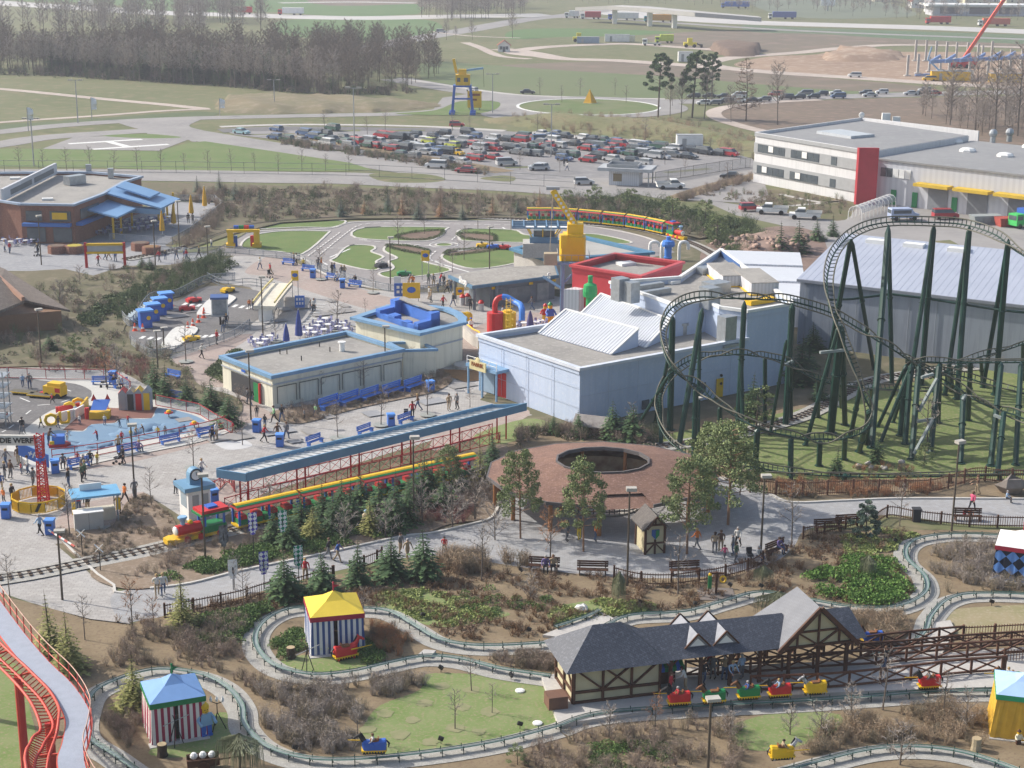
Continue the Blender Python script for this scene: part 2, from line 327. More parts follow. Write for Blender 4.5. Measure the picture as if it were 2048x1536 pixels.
for p,w_ in (([(490,270),(590,268)],1.6),([(560,275),(640,270)],1.5),([(700,262),(720,260)],2),([(640,263),(720,262)],2),([(780,262),(850,261)],2),([(1010,336),(1080,334)],2),([(1240,338),(1290,342)],2),([(1330,346),(1420,338)],2)):
 frd('grass_verge',p,w_,MEADOW)
for p in ([(600,272),(700,290),(820,312),(930,330),(1010,345)],): frd('planting_strip',p,5,MULCH)
far('grass_verge',[(1000,352),(1030,355),(1020,364),(960,358)],MEADOW)
frd('planting_strip',[(1350,398),(1430,372),(1520,350)],4,MULCH)
c=G(1177,214);ring=[V_((c.x+18.6*cos_(t),c.y+18.6*sin_(t)*1.05,0)) for t in [i*pi_/24 for i in range(48)]]
sheet('roundabout',[V_((c.x+26*cos_(t),c.y+26*sin_(t),0)) for t in [i*pi_/24 for i in range(48)]],ROADM,'far',world=True,step=fs)
far('road',[(885,196),(940,188),(1040,196),(1050,235),(1010,240),(965,232),(960,226),(1000,210),(985,202),(930,202),(900,222),(860,228)],ROADM,False)
sheet('roundabout_island',ring,mat('island_grass',(.11,.155,.045),(.16,.17,.08),sc=.1,bump=.3),'far',world=True,step=fs);kerb(ring,LINE,.8,.15)
far('grass',[(790,228),(871,221),(920,203),(985,203),(1001,209),(984,222),(920,231)],LAWN)
frd('path',[(1640,200),(1560,204),(1475,211),(1435,220),(1428,230),(1450,243),(1520,262),(1560,268)],4,DIRT)
def hill(name,pts,h,m,n=26,edge=.25):
 P=gp(pts);xs=[p.x for p in P];ys=[p.y for p in P];x0,x1,y0,y1=min(xs),max(xs),min(ys),max(ys);mb=MB();idx={}
 def hh(x,y):
  if not inside((x,y),P): return -.6
  d=min((V_((x,y,0))-q).length for q in P[::2]);k=min(1,d/(edge*min(x1-x0,y1-y0)*.9));return h*(k*k*(3-2*k))*(.85+.15*sin_(x*.4+y*.23))
 for j in range(n+1):
  for i in range(2*n+1):
   x=x0+(x1-x0)*i/(2*n);y=y0+(y1-y0)*j/n;mb.v.append((x,y,hh(x,y)))
 W=2*n+1
 for j in range(n):
  for i in range(2*n): mb.f.append((j*W+i,j*W+i+1,(j+1)*W+i+1,(j+1)*W+i));mb.mi.append(0)
 o=obj(name,mb.mesh(name,m,True));o['kind']='structure';return P
BANK=mat('bank_grass',(.155,.165,.075),(.205,.175,.10),rough=.95,sc=.08,c3=(.13,.13,.06),bump=.6)
hill('hill',[(960,242),(1022,232),(1158,232),(1312,242),(1400,252),(1450,262),(1530,285),(1535,330),(1500,318),(1440,298),(1350,286),(1180,266),(1090,260)],2.2,BANK)
BANKB=mat('bank_brown',(.20,.165,.10),(.16,.15,.085),rough=.95,sc=.05,c3=(.24,.20,.14),bump=.5)
hill('hill',[(430,214),(470,190),(600,190),(760,196),(860,205),(890,212),(800,222),(600,228),(470,228)],1.6,BANKB)
hill('hill',[(1690,98),(1720,98),(1800,110),(1780,122),(1700,124),(1640,118)],2.2,EARTH,10)
hill('hill',[(1420,96),(1470,92),(1520,98),(1510,112),(1450,112)],3,SOIL,8)
sheet('embankment',[(-300,372),(100,366),(400,368),(560,374),(700,376),(850,384),(1000,390),(1100,396),(1240,404),(1330,420),(1400,440),(1450,470),(1400,480),(1300,455),(1150,440),(1000,438),(700,440),(560,448),(470,470),(380,500),(340,480),(440,420),(440,405),(330,400),(-300,400)],mat('embankment_scrub',(.125,.115,.07),(.16,.125,.09),rough=.95,sc=.15,c3=(.10,.11,.05),bump=.7),'far',False,step=.004)
sheet('yard',[(1400,398),(1520,385),(1700,420),(1760,395),(2400,480),(2400,640),(2050,560),(1900,480),(1620,500),(1560,450),(1470,430)],ROADM,'yard',False)
sheet('grass',[(1380,392),(1440,378),(1560,380),(1700,396),(1690,440),(1600,430),(1480,410)],mat('works_garden',(.11,.125,.05),(.15,.12,.08),sc=.3,c3=(.17,.12,.08),bump=.5),'yard')
road('path',[(1580,412),(1640,406),(1700,400),(1640,404),(1560,388)],1.2,CONC,'yard')
sheet('bare_ground',[(1430,480),(1560,452),(1640,470),(1650,530),(1560,545),(1440,540),(1400,520)],mat('rubble_soil',(.19,.13,.10),(.25,.18,.15),sc=.3,c3=(.14,.10,.08),bump=.8),'yard')
def pk(n,p,m,smooth=True): return sheet(n,p,m,'park',smooth)
pk('ground_cover',[(-400,500),(400,480),(1300,440),(1700,560),(2400,700),(2400,1000),(1000,1050),(-400,1250)],MEADOW2,False)
pk('pavement',[(-300,450),(200,440),(330,403),(440,406),(450,416),(380,462),(330,490),(345,500),(420,508),(395,526),(330,530),(250,532),(235,548),(190,552),(130,538),(60,542),(-300,540)],PAVEG,False)
pk('pavement',[(335,715),(400,690),(460,672),(545,612),(500,575),(415,560),(430,525),(475,510),(560,508),(650,555),(740,580),(870,586),(1000,576),(1160,600),(1160,720),(1000,760),(960,800),(1065,830),(900,870),(760,912),(520,990),(480,1012),(430,1045),(380,1045),(330,1012),(290,988),(262,1005),(250,1040),(150,1085),(110,1088),(195,1160),(228,1172),(262,1250),(180,1240),(60,1205),(0,1185),(-300,1200),(-300,740),(100,735),(240,742),(330,790),(470,840),(482,800),(400,770),(345,745)],PAVE,False)
for p in ([(560,512),(640,548),(760,590),(860,612),(840,640),(740,620),(640,590),(540,556),(490,545),(520,520)],[(345,745),(340,720),(400,700),(470,672),(505,672),(440,720),(455,770),(400,770)],[(930,740),(905,700),(960,650),(1060,625),(1120,640),(1000,700),(960,745)],[(120,905),(260,895),(420,862),(470,850),(480,866),(420,885),(260,925),(140,940)],[(140,1015),(250,990),(290,985),(262,1005),(240,1040),(180,1058),(110,1060)],[(380,985),(440,965),(480,985),(430,1030),(370,1030)],[(880,900),(960,870),(1060,830),(1010,810),(900,850),(860,890)],[(490,790),(520,812),(545,835),(470,850),(440,842)]): pk('pavement',p,PAVEP)
road('pavement_strip',[(430,975),(600,930),(800,880),(960,835)],2.2,PAVEP,'park')
pk('pavement',[(425,880),(475,876),(505,892),(455,900)],mat('paving_pale',(.52,.52,.52),(.46,.46,.46),sc=1))
CIR=mat('circuit_asphalt',(.27,.25,.245),(.235,.22,.215),rough=.9,sc=.15,c3=(.29,.27,.265))
pk('track_asphalt',[(400,500),(470,470),(520,460),(655,455),(700,443),(800,440),(1000,441),(1150,448),(1240,460),(1310,478),(1350,505),(1280,520),(1200,522),(1060,530),(1000,542),(900,568),(800,585),(720,574),(640,548),(605,520),(500,512),(440,512)],CIR,False)
KM=mat('kerb_stone',(.55,.53,.49),(.48,.46,.43),sc=2)
isl=[[(500,474),(560,463),(649,463),(655,468),(604,509),(560,504),(485,497)],[(540,450),(610,442),(690,442),(665,455),(600,455),(520,458)],[(729,456),(883,455),(891,460),(876,476),(836,483),(712,476)],[(698,492),(744,492),(750,498),(743,504),(767,514),(752,524),(761,535),(738,541),(665,524),(672,515)],[(778,491),(818,490),(856,502),(845,516),(851,525),(902,542),(794,557),(757,548),(781,541),(787,534),(778,523),(794,516),(768,502)],[(925,459),(1024,460),(1050,470),(1100,475),(1110,486),(944,483),(918,476)],[(895,507),(994,495),(1040,500),(1060,510),(1030,527),(947,538),(890,521)],[(1160,469),(1200,470),(1262,484),(1240,488),(1180,480)]]
for p in isl:
 pk('grass',p,GRASSG);kerb(gp(p),KM,.35,.1)
k=G(888,490);r1=[V_((k.x+1.25*cos_(t),k.y+1.25*sin_(t),0)) for t in [i*pi_/12 for i in range(24)]]
sheet('grass',r1,GRASSG,'park',world=True);kerb(r1,KM,.3,.1);kerb([V_((k.x+(p.x-k.x)*1.7,k.y+(p.y-k.y)*1.7,0)) for p in r1],LINE,.12,.075)
for p in ([(400,502),(470,473),(520,463),(655,458),(702,446),(800,443),(1000,444),(1150,451),(1240,463),(1305,480),(1340,503)],[(500,510),(600,516),(645,546),(720,571),(800,581),(900,562),(1000,537)]): kerb(gp(p,0,False),KM,.3,.1,False)
for p in ([(640,510),(700,462),(730,450),(800,448),(1150,454)],[(650,540),(720,562),(800,572),(880,560)],[(735,484),(800,488),(870,494)],[(905,480),(925,462)],[(870,505),(860,520),(900,536)],[(618,512),(680,466)],[(660,498),(690,498)]):
 for q,a in along(gp(p,0,False),1.6):
  mb=MB();
  d=V_((cos_(a),sin_(a),0))*.5;n_=V_((-sin_(a),cos_(a),0))*.09
  if 'dash' not in globals(): dash=MB()
  dash.quad(*[x+V_((0,0,.14)) for x in (q-d-n_,q+d-n_,q+d+n_,q-d+n_)])
o=obj('road_marking',dash.mesh('road_marking',LINE));o['kind']='structure'
for p in ([(718,480),(734,480)],[(660,515),(700,498)],[(640,522),(655,530)],[(1005,455),(1010,458)],[(870,522),(880,528),(940,545)]): road('road_marking',p,.3,LINE,'park',smooth=False)
for i,p in enumerate(([(806,469),(841,464),(885,462),(874,475),(836,481),(794,476)],[(776,491),(818,493),(855,502),(848,509),(818,505),(785,497)],[(921,467),(982,470),(991,479),(982,484),(926,476)],[(897,503),(935,500),(991,496),(982,502),(935,508),(895,511)])):
 pk('planting_bed',p,SOIL);BED_=globals().setdefault('CBEDS',[]);BED_.append(gp(p))
pk('track_asphalt',[(262,656),(300,612),(355,602),(415,573),(500,579),(540,592),(548,610),(500,650),(460,674),(400,692),(340,707),(300,702),(262,682)],ASPH)
for p in ([(394,628),(420,600),(445,591),(470,596),(466,605),(430,630),(405,633)],[(322,694),(345,662),(370,655),(394,658),(390,670),(352,698),(335,701)]):
 P=gp(p);mb=MB();mb.prism([(q.x,q.y) for q in P],.02,.22);o=obj('traffic_island',mb.mesh('traffic_island',mat('white_concrete',(.62,.61,.58),(.54,.53,.5),sc=2)));o['kind']='structure'
for i in range(4): 
 for (u0,v0,du,dv) in ((366,611,14,1.5),(452,613,14,2),(281,678,16,1.5),(392,677,14,-1)):
  road('road_marking',[(u0+du*i,v0+dv*i),(u0+du*i+8,v0+dv*i-5)],.5,LINE,'park',smooth=False)
for i in range(9): road('road_marking',[(600+i*3.6,654-i*5.6),(622+i*3.6,655-i*5.6)],.28,LINE,'park',smooth=False)
pk('path',[(40,762),(70,755),(150,757),(240,762),(290,790),(330,808),(400,832),(455,848),(462,862),(400,885),(250,915),(100,945),(30,930),(20,880),(110,810),(180,790),(160,775)],mat('pale_paving',(.5,.49,.46),(.45,.44,.41),sc=.5,c3=(.53,.52,.49)))
pk('road',[(-300,775),(20,756),(80,762),(150,769),(182,784),(172,803),(103,822),(49,860),(20,880),(-300,900)],ASPH);pk('road',[(-300,915),(0,902),(28,905),(62,932),(-300,960)],ASPH,False)
for p in ([(40,797),(60,805)],[(75,812),(100,810)],[(122,806),(140,800)],[(52,830),(62,822)],[(35,845),(45,838)],[(18,858),(28,851)],[(4,866),(12,862)],[(130,780),(142,784)]): road('road_marking',p,.14,LINE,'park',smooth=False)
PLAYB=mat('play_blue',(.145,.235,.345),(.18,.28,.38),rough=.8,sc=.3,c3=(.16,.25,.36))
pk('play_surface',[(102,864),(137,864),(168,864),(183,851),(229,848),(244,839),(303,838),(317,818),(381,830),(418,850),(395,864),(251,890),(127,918),(100,924),(49,908),(49,890)],PLAYB)
pk('play_surface',[(125,862),(180,815),(234,818),(315,815),(303,838),(244,838),(229,847),(183,850),(166,863)],mat('deck_red',(.24,.115,.09),(.20,.10,.08),sc=.5,pat=('y',(.17,.08,.065)),ps=1.2),False)
for i in range(34):
 u=ru_(330,940);v=ru_(840,930)-(u-330)*.12 if i%2 else ru_(600,650);q=G(u,v);a=ang_=.55;c_,s_=cos_(a),sin_(a);w_=ru_(.5,1.6);h_=ru_(.5,1.2)
 sheet('paving_patch',[(q.x+x*w_*c_-y*h_*s_,q.y+x*w_*s_+y*h_*c_) for x,y in ((-1,-1),(1,-1),(1,1),(-1,1))],(PAVEG,ROADM,mat('paving_dark',(.30,.285,.27),(.25,.24,.23),sc=1))[i%3],'park',world=True,z=.11+i*.0011)
for u,v in ((674,662),(746,587),(372,725),(642,560),(731,630),(387,938),(552,684),(676,878),(762,852),(855,832)):
 q=G(u,v);sheet('tree_grate',[(q.x+.8*cos_(k),q.y+.8*sin_(k)) for k in [j*.524 for j in range(12)]],mat('grate_grey',(.33,.34,.32),(.24,.25,.23),sc=6),'park',world=True,z=.155)
BED=mat('bed_brown',(.24,.18,.13),(.18,.14,.10),rough=.95,sc=.4,c3=(.29,.23,.18),bump=.7)
BEDS={}
def bed(key,p,m=BED,smooth=True,reg='park'): sheet('planting_bed',p,m,reg,smooth);BEDS[key]=gp(p,0,True,smooth)
bed('a',[(545,835),(560,820),(700,800),(800,770),(880,745),(905,762),(870,785),(800,800),(700,822),(620,845),(580,848)])
bed('b',[(875,740),(960,742),(975,760),(930,765),(890,752)],mat('orange_leaves',(.25,.14,.06),(.20,.11,.05),sc=2,bump=.6),False)
bed('c',[(240,1030),(255,1005),(290,988),(320,1014),(348,1042),(352,1075),(300,1090),(180,1130),(112,1068),(160,1058),(215,1060)])
bed('d',[(180,1145),(300,1105),(380,1080),(430,1050),(520,1040),(640,1000),(760,960),(900,915),(1000,890),(1020,920),(1000,990),(985,1035),(900,1050),(860,1065),(800,1073),(640,1108),(480,1141),(380,1166),(250,1180)])
bed('e',[(380,745),(340,720),(345,700),(300,702),(250,670),(260,640),(300,610),(345,598),(415,570),(430,540),(420,520),(330,532),(250,535),(160,560),(0,600),(-300,640),(-300,735),(100,733),(240,740),(300,775),(400,810),(470,838),(480,800),(400,772)],MEADOW2)
bed('f',[(440,725),(475,700),(505,680),(445,720),(450,770),(410,745)],MEADOW2,False)
sheet('grass',[(340,500),(400,455),(470,448),(500,460),(440,495),(400,505)],mat('bank_lawn',(.16,.18,.06),(.19,.17,.09),sc=.3,bump=.4),'park')
def so_(n,p,m,smooth=True): return sheet(n,p,m,'south',smooth)
_lv["south"]=2
CPATH=mat('castle_paving',(.36,.355,.355),(.30,.30,.305),rough=.9,sc=.2,c3=(.38,.385,.40),pat=('brick',None),ps=1.4,pm=.25)
so_('ground_cover',[(-500,1190),(0,1190),(180,1238),(262,1248),(300,1235),(560,1170),(900,1110),(1100,1140),(1400,1150),(1600,1060),(2400,1060),(2400,1700),(-500,1700)],MULCH,False)
so_('ground_cover',[(1020,870),(1200,850),(1290,860),(1450,830),(1600,810),(1800,760),(2400,700),(2400,1010),(1700,1000),(1540,985),(1400,960),(1100,960),(1000,960)],MULCH,False)
so_('grass',[(1290,905),(1330,870),(1450,848),(1600,818),(1700,790),(1800,770),(2000,735),(2400,700),(2400,950),(2100,958),(1900,956),(1700,960),(1560,958),(1500,945),(1440,900),(1380,900)],mat('coaster_lawn',(.125,.175,.05),(.175,.205,.075),rough=.95,sc=.3,c3=(.25,.23,.12),bump=.5))
so_('path',[(230,1185),(380,1168),(480,1143),(640,1110),(800,1075),(860,1068),(940,1050),(985,1035),(1000,1000),(1060,960),(1200,950),(1440,955),(1490,975),(1540,990),(1585,1006),(1700,1002),(1850,998),(2400,1002),(2400,1062),(2100,1056),(1900,1045),(1790,1030),(1700,1040),(1612,1060),(1590,1090),(1560,1118),(1500,1140),(1400,1155),(1250,1155),(1100,1142),(960,1122),(880,1112),(780,1120),(640,1150),(540,1178),(400,1215),(290,1240),(240,1240)],CPATH)
kerb(gp([(300,1178),(380,1168),(480,1143),(640,1110),(800,1075),(860,1068),(940,1050),(985,1035),(1000,1000)],0,False),KM,.22,.14,False)
kerb(gp([(1440,955),(1490,975),(1540,990),(1585,1006),(1700,1002),(1850,998),(2400,1002)],0,False),KM,.22,.14,False)
kerb(gp([(110,1068),(150,1108),(195,1150),(228,1172),(230,1185),(262,1190)],0,False,False),KM,.2,.12,False)
LAWN2=mat('joust_lawn',(.14,.205,.06),(.20,.24,.10),rough=.95,sc=.5,c3=(.26,.23,.13),bump=.5)
JL=[(852,1349),(949,1349),(1011,1362),(1082,1371),(1117,1450),(1011,1487),(886,1508),(780,1512),(724,1483),(727,1452),(761,1411),(840,1380)]
so_('grass',JL,LAWN2)
for p in ([(555,1330),(590,1312),(690,1312),(760,1325),(740,1345),(640,1357),(580,1348)],[(400,1450),(440,1425),(480,1440),(485,1490),(420,1510),(330,1515),(300,1500)],[(1460,1455),(1560,1425),(1680,1430),(1660,1470),(1560,1500),(1480,1495)],[(-300,1300),(0,1310),(60,1420),(40,1536),(-300,1700)],[(760,1185),(860,1180),(960,1215),(1020,1230),(900,1255),(820,1240),(750,1210)],[(1100,1220),(1200,1200),(1320,1210),(1240,1240),(1120,1250)],[(950,870),(1050,838),(1100,850),(1040,880),(970,890)]): so_('grass',p,LAWN2)
so_('grass',[(1850,1235),(1950,1215),(2200,1210),(2200,1250),(2048,1262),(1900,1268)],mat('dry_grass',(.30,.25,.15),(.24,.22,.11),sc=.4,c3=(.34,.29,.2),bump=.5))
for u,v,r_ in ((884,1372,1),(943,1380,1),(850,1407,1),(925,1415,1),(980,1424,1.2),(770,1428,1.1),(825,1440,.9),(910,1456,1.2),(800,1470,1.2),(958,1464,.8),(735,1460,1),(860,1485,1),(730,1478,.8)):
 q=G(u,v);so_('mulch_ring',None,None) if 0 else sheet('mulch_ring',[V_((q.x+r_*.5*cos_(t)*ru_(.8,1.2),q.y+r_*.5*sin_(t)*ru_(.8,1.2),0)) for t in [i*pi_/8 for i in range(16)]],mat('tan_mulch',(.25,.235,.13),(.20,.215,.10),sc=2,bump=.6),'south',world=True)
TR1=[(1100,1362),(1000,1347),(920,1327),(850,1322),(780,1335),(700,1353),(620,1358),(550,1340),(515,1305),(515,1270),(545,1240),(600,1224),(720,1225),(780,1232),(830,1260),(880,1288),(950,1300),(1050,1298),(1120,1290),(1200,1265),(1260,1240),(1370,1232),(1450,1210),(1520,1193),(1600,1205),(1700,1222),(1790,1222),(1848,1195),(1848,1160),(1813,1125),(1818,1095),(1860,1080),(1950,1076),(2200,1090)]
TR2=[(1117,1462),(1000,1492),(860,1515),(700,1530),(600,1525),(530,1500),(490,1460),(483,1420),(450,1380),(390,1355),(300,1350),(200,1385),(172,1430),(172,1480),(230,1520),(300,1570)]
TR2b=[(1117,1462),(1200,1437),(1400,1422),(1600,1412),(1750,1402),(1900,1392),(2200,1390)]
TR3=[(2200,1205),(1980,1195),(1900,1205),(1862,1240),(1850,1270),(1815,1300),(1740,1318)]
TR4=[(1450,1590),(1560,1555),(1650,1530),(1750,1508),(1850,1505),(1950,1522),(2080,1570)]
for t_ in (TR1,TR2,TR2b,TR3,TR4): road("gravel_path",t_,1.8,GRAVEL,'south')
pl=MB();pl.prism([tuple(G(u,v)[:2]) for u,v in ((1083,1362),(1117,1458),(1290,1432),(1500,1404),(1700,1392),(2200,1376),(2200,1290),(1700,1330),(1350,1345),(1130,1352))],0,.32)
o=obj('station_platform',pl.mesh('station_platform',mat('platform_concrete',(.48,.46,.43),(.42,.40,.38),sc=.4,c3=(.5,.48,.45))));o['kind']='structure'
pl=MB();pl.prism([tuple(G(u,v)[:2]) for u,v in ((1085,1275),(1200,1228),(1245,1250),(1160,1285))],0,.2);pl.prism([tuple(G(u,v)[:2]) for u,v in ((1820,1330),(1870,1250),(1900,1245),(1910,1265),(1880,1320))],0,.2)
pl.prism([tuple(G(u,v)[:2]) for u,v in ((835,1315),(848,1304),(872,1306),(862,1318))],0,.2)
o=obj('concrete_slab',pl.mesh('concrete_slab',CONC));o['kind']='structure'
def railway(name,p,label,wd=1.0,closed=False):
 P=gp(p,0,closed,True,8);road('railway_ballast',p,2.4,GRAVEL,'park');L_,R_=ribbon(P,.6);z=lvl('park')+.1
 t=thing(name,label,'railway',P[0]);rl=MB();sp=MB()
 for E_ in (L_,R_): rl.tube([(q.x,q.y,z+.05) for q in E_],.04,4)
 for q,a in along(P,.7): sp.obox((q.x,q.y,z-.03),(.22,1.1,.08),a)
 part(t,'rail',rl,mat('rail_steel',(.12,.10,.09),rough=.5,metal=.5),world=True);part(t,'sleepers',sp,mat('sleeper',(.10,.07,.05)),world=True)
railway('railway_track',[(-60,1168),(60,1150),(170,1128),(290,1104),(400,1077),(490,1056),(700,1008),(880,968),(1030,935),(1130,912),(1240,900),(1340,893),(1480,868),(1600,835),(1680,795),(1730,768),(1800,752),(1950,735),(2200,720)],'narrow railway track with dark sleepers running past the blue and red station')
railway('railway_track',[(250,520),(330,505),(400,487),(440,470),(500,452),(600,442),(800,432),(1000,438),(1150,448),(1250,455),(1330,470),(1400,495),(1460,530)],'narrow railway track curving behind the traffic circuit')
def W(u,v,z): return G(u,v,z)
def rim_building(name,label,cat,pts,z,wm,rm,tm,par=.5,rimw=.45,rimh=.28,base=0,roofn='roof',world=False,wallband=None):
 P=[V_(p) for p in pts] if world else [G(u,v,z) for u,v in pts]
 t=thing(name,label,cat,(sum(p.x for p in P)/len(P),sum(p.y for p in P)/len(P),base))
 mb=MB();mb.prism([(p.x,p.y) for p in P],base,z-par,True);n=len(P)
 for i in range(n): mb.wall(P[i],P[(i+1)%n],z-par+.002,z-rimh,.22)
 part(t,'wall',mb,wm,world=True)
 cx,cy=t.location.x,t.location.y
 mb=MB();mb.prism([(p.x+(cx-p.x)*.006,p.y+(cy-p.y)*.006) for p in P],z-par,z-par+.03);part(t,roofn,mb,rm,world=True)
 mb=MB();
 for i in range(n):
  a,b=P[i],P[(i+1)%n];d=(b-a).normalized()*rimw*.5;mb.wall(a-d*.98,b+d*.98,z-rimh,z+.002*i,rimw)
 part(t,'parapet',mb,tm,world=True)
 return t,P
def lerp(a,b,t): return V_(a).lerp(V_(b),t)
def wall_box(t,name,a,b,f0,f1,z0,z1,m,out=.06,th=.12,label=None,parent=None):
 """a panel set on the wall a-b (world) between fractions f0..f1, heights z0..z1, standing out on its right side"""
 a=V_(a);b=V_(b);p=a.lerp(b,f0);q=a.lerp(b,f1);d=(b-a);d.z=0;d.normalize();n=V_((d.y,-d.x,0))*(out)
 mb=MB();mb.wall(p+n,q+n,z0,z1,th);return part(parent or t,name,mb,m,world=True,label=label)
CLAD=mat('cladding_white',(.62,.63,.66),(.57,.58,.61),rough=.5,sc=.3,pat=('x',(.5,.51,.54)),ps=.8)
CLADB=mat('cladding_paleblue',(.47,.55,.70),(.43,.51,.66),rough=.5,sc=.4,c3=(.51,.57,.69),wx=.1)
RIB=mat('ribbed_metal',(.60,.62,.65),(.54,.56,.60),rough=.35,sc=.3,metal=.3)
CREAMW=mat('cream_wall',(.74,.71,.58),(.69,.66,.54),rough=.8,sc=.4,wx=.25)
STRIM=mat('steel_blue_trim',(.19,.33,.50),(.15,.28,.43),rough=.5,sc=.5)
REDW=mat('red_wall',(.50,.045,.06),(.44,.04,.05),rough=.6,sc=.5)
A=G(1158,852);B=G(1578,765);zh=HT(1158,852,735);zt=HT(1578,765,604)
def on_line(a,b,u,z):
 lo,hi=0,1
 for _ in range(30):
  m=(lo+hi)/2;p=a.lerp(b,m);d=V_((p.x,p.y,z-CH));uu=1024+FP*rt.dot(d)/fw.dot(d)
  if uu<u: lo=m
  else: hi=m
 return a.lerp(b,lo)
S=on_line(A,B,1493,zh);Lh=G(958,668,zh);L2=G(1094,648,zh);bk=G(1190,625,zh);E9=G(1442,497,zt)
pl_=[A,S,G(1440,600,zh),bk,L2,Lh]
hall,_=rim_building('factory_hall','pale blue flat-roofed hall with two ribbed sawtooth skylights behind the canopy','building',pl_,zh,CLADB,ROOFG,mat('pale_cap',(.62,.66,.74),rough=.5),world=True,par=.7,rimw=.5)
mb=MB()
for f in (.25,.5,.75): 
 p=Lh.lerp(A,f);mb.obox((p.x-.12,p.y-.08,zh/2-.2),(.025,.05,zh-.8))
for f in (.33,.66): mb.wall(Lh+V_((-.13,-.1,0)),A+V_((-.13,-.1,0)),zh*f-.012,zh*f+.012,.02)
for f in (.16,.33,.5,.9):
 p=A.lerp(S,f);dn=(S-A);dn=V_((dn.y,-dn.x,0)).normalized()*.13;mb.beam((p.x+dn.x,p.y+dn.y,.1),(p.x+dn.x,p.y+dn.y,zh-.3),.03)
mb.beam((A.x+dn.x,A.y+dn.y,2.9),(S.x+dn.x,S.y+dn.y,2.9),.02)
part(hall,'panel_joints',mb,mat('joint_grey',(.43,.49,.6)),world=True)
d1=(S-A);wall_box(hall,'door',A,S,.815,.855,.05,2.0,YEL,out=.14,label='yellow door with a round black window');
wall_box(hall,'window',A,S,.67,.745,.9,1.9,GLASS,out=.13);wall_box(hall,'window',A,S,.36,.40,.4,1.3,GLASS,out=.13);wall_box(hall,'window',A,S,.42,.45,.5,1.3,GLASS,out=.13)
p=A.lerp(S,.836)+V_((d1.y,-d1.x,0)).normalized()*.3;mb=MB();mb.tube([p+V_((0,0,1.5)),p+V_((d1.y,-d1.x,0)).normalized()*.04+V_((0,0,1.5))],.16,10);mb.ball((p.x,p.y,2.35),.16);part(hall,'lamp',mb,BLK,world=True)
for n_,(BL,BR,TR_) in enumerate((((1077,668),(1222,710),(1276,693)),((1150,640),(1290,697),(1341,674)))):
 z0=zh-.65;a=G(*BL,z0);b=G(*BR,z0);c=G(*TR_,z0);d=a+(c-b);H=1.75
 mb=MB();mb.add([a,b,c,d,c+V_((0,0,H)),d+V_((0,0,H))],[(0,3,2,1),(1,2,4),(0,5,3),(2,3,5,4)])
 sk=part(hall,'skylight',mb,CLADB,world=True)
 mb=MB();u=(b-a);nr=int(u.length/.42);top=d-a+V_((0,0,H));up_=V_((0,0,.06))
 mb.add([a+up_,b+up_,b+top+up_,a+top+up_],[(0,1,2,3)])
 r_=part(sk,'ribs',(lambda m:([m.beam(a+u*(i/nr)+up_*1.3,a+u*(i/nr)+top+up_*1.3,.045,.06) for i in range(nr+1)],m)[-1])(MB()),mat('rib_shade',(.46,.49,.54),rough=.5));r_.data.transform(Matrix.Translation(-V_(hall.location)))
 r_=part(sk,'ribbed_sheet',mb,mat('ribbed_white',(.60,.62,.66),(.55,.57,.61),rough=.4,sc=.4));
 l=hall.location;r_.data.transform(Matrix.Translation(-V_(l)))
 mb=MB();
 for p_,q_ in ((a,a+top),(b,b+top),(a+top,b+top)): mb.beam(p_+up_*2,q_+up_*2,.2,.14)
 r_=part(sk,'frame',mb,WHITE);r_.data.transform(Matrix.Translation(-V_(l)))
blk=[S,B,E9,G(1360,552,zt),G(1222,562,zt),G(1350,607,zt),G(1412,598,zt),G(1440,612,zt)]
plant,_=rim_building('plant_block','tall pale grey hall block crowded with roof machinery beside the red building','building',blk,zt,CLADB,ROOFG,WHITE,world=True,par=.8,rimw=.4)
def hbox(u,v,z,dx,dy,dz,rz): mb=MB();p=G(u,v,z);mb.obox((p.x,p.y,z+dz/2),(dx,dy,dz),rz);return mb
rz_=math.atan2(B.y-A.y,B.x-A.x);rzb=math.atan2(E9.y-B.y,E9.x-B.x)
for (u,v,dx,dy,dz,m,n_) in ((1455,560,7,3,1.2,CLAD,'air_handler'),(1510,575,7.5,3,1.3,CLAD,'air_handler'),(1432,585,2.5,2,1.2,GALV,'duct'),(1418,615,1.6,1.6,2.2,GALV,'duct'),(1425,545,4,1.2,.8,GALV,'duct'),(1240,600,1.4,1.4,2.4,GALV,'duct'),(1262,604,1.2,1.4,2.2,GALV,'duct'),(1310,590,4,.7,.6,GALV,'duct'),(1300,578,3.5,.7,.6,GALV,'duct'),(1345,566,1.3,1.3,.35,WHITE,'roof_light'),(1520,606,3.5,1,.5,YEL,'plant_base')):
 mb=hbox(u,v,zt-.75,dx,dy,dz,rzb if n_=='air_handler' else rz_);q=part(plant,n_,mb,m,world=True)
 if n_=='air_handler':
  p=G(u,v,zt-.75);mb=MB();mb.obox((p.x,p.y,zt-.75+dz+.04),(dx+.1,dy+.1,.06),rzb);part(q,'lid',mb,ROOFG).data.transform(Matrix.Translation(-V_(plant.location)))
  mb=MB();mb.obox((p.x,p.y,zt-.70),(dx+.5,dy+.4,.1),rzb);part(q,'frame',mb,YEL).data.transform(Matrix.Translation(-V_(plant.location)))
p=G(1452,690,zh-.6);mb=MB();mb.obox((p.x,p.y,zh+.9),(1.5,1.3,3.1),rz_);mb.obox((p.x,p.y,zh-.5),(2,1.8,.25),rz_);part(plant,'duct',mb,GALV,world=True)
p=G(1367,668,zh-.6);solo('roof_vent',(lambda mb:(mb.cyl((0,0,0),.35,1.0,12),mb.cyl((0,0,1.0),.5,.25,12),mb)[-1])(MB()),GALV,'round metal vent on the pale blue hall roof by the coaster','roof vent',(p.x,p.y,zh-.65))
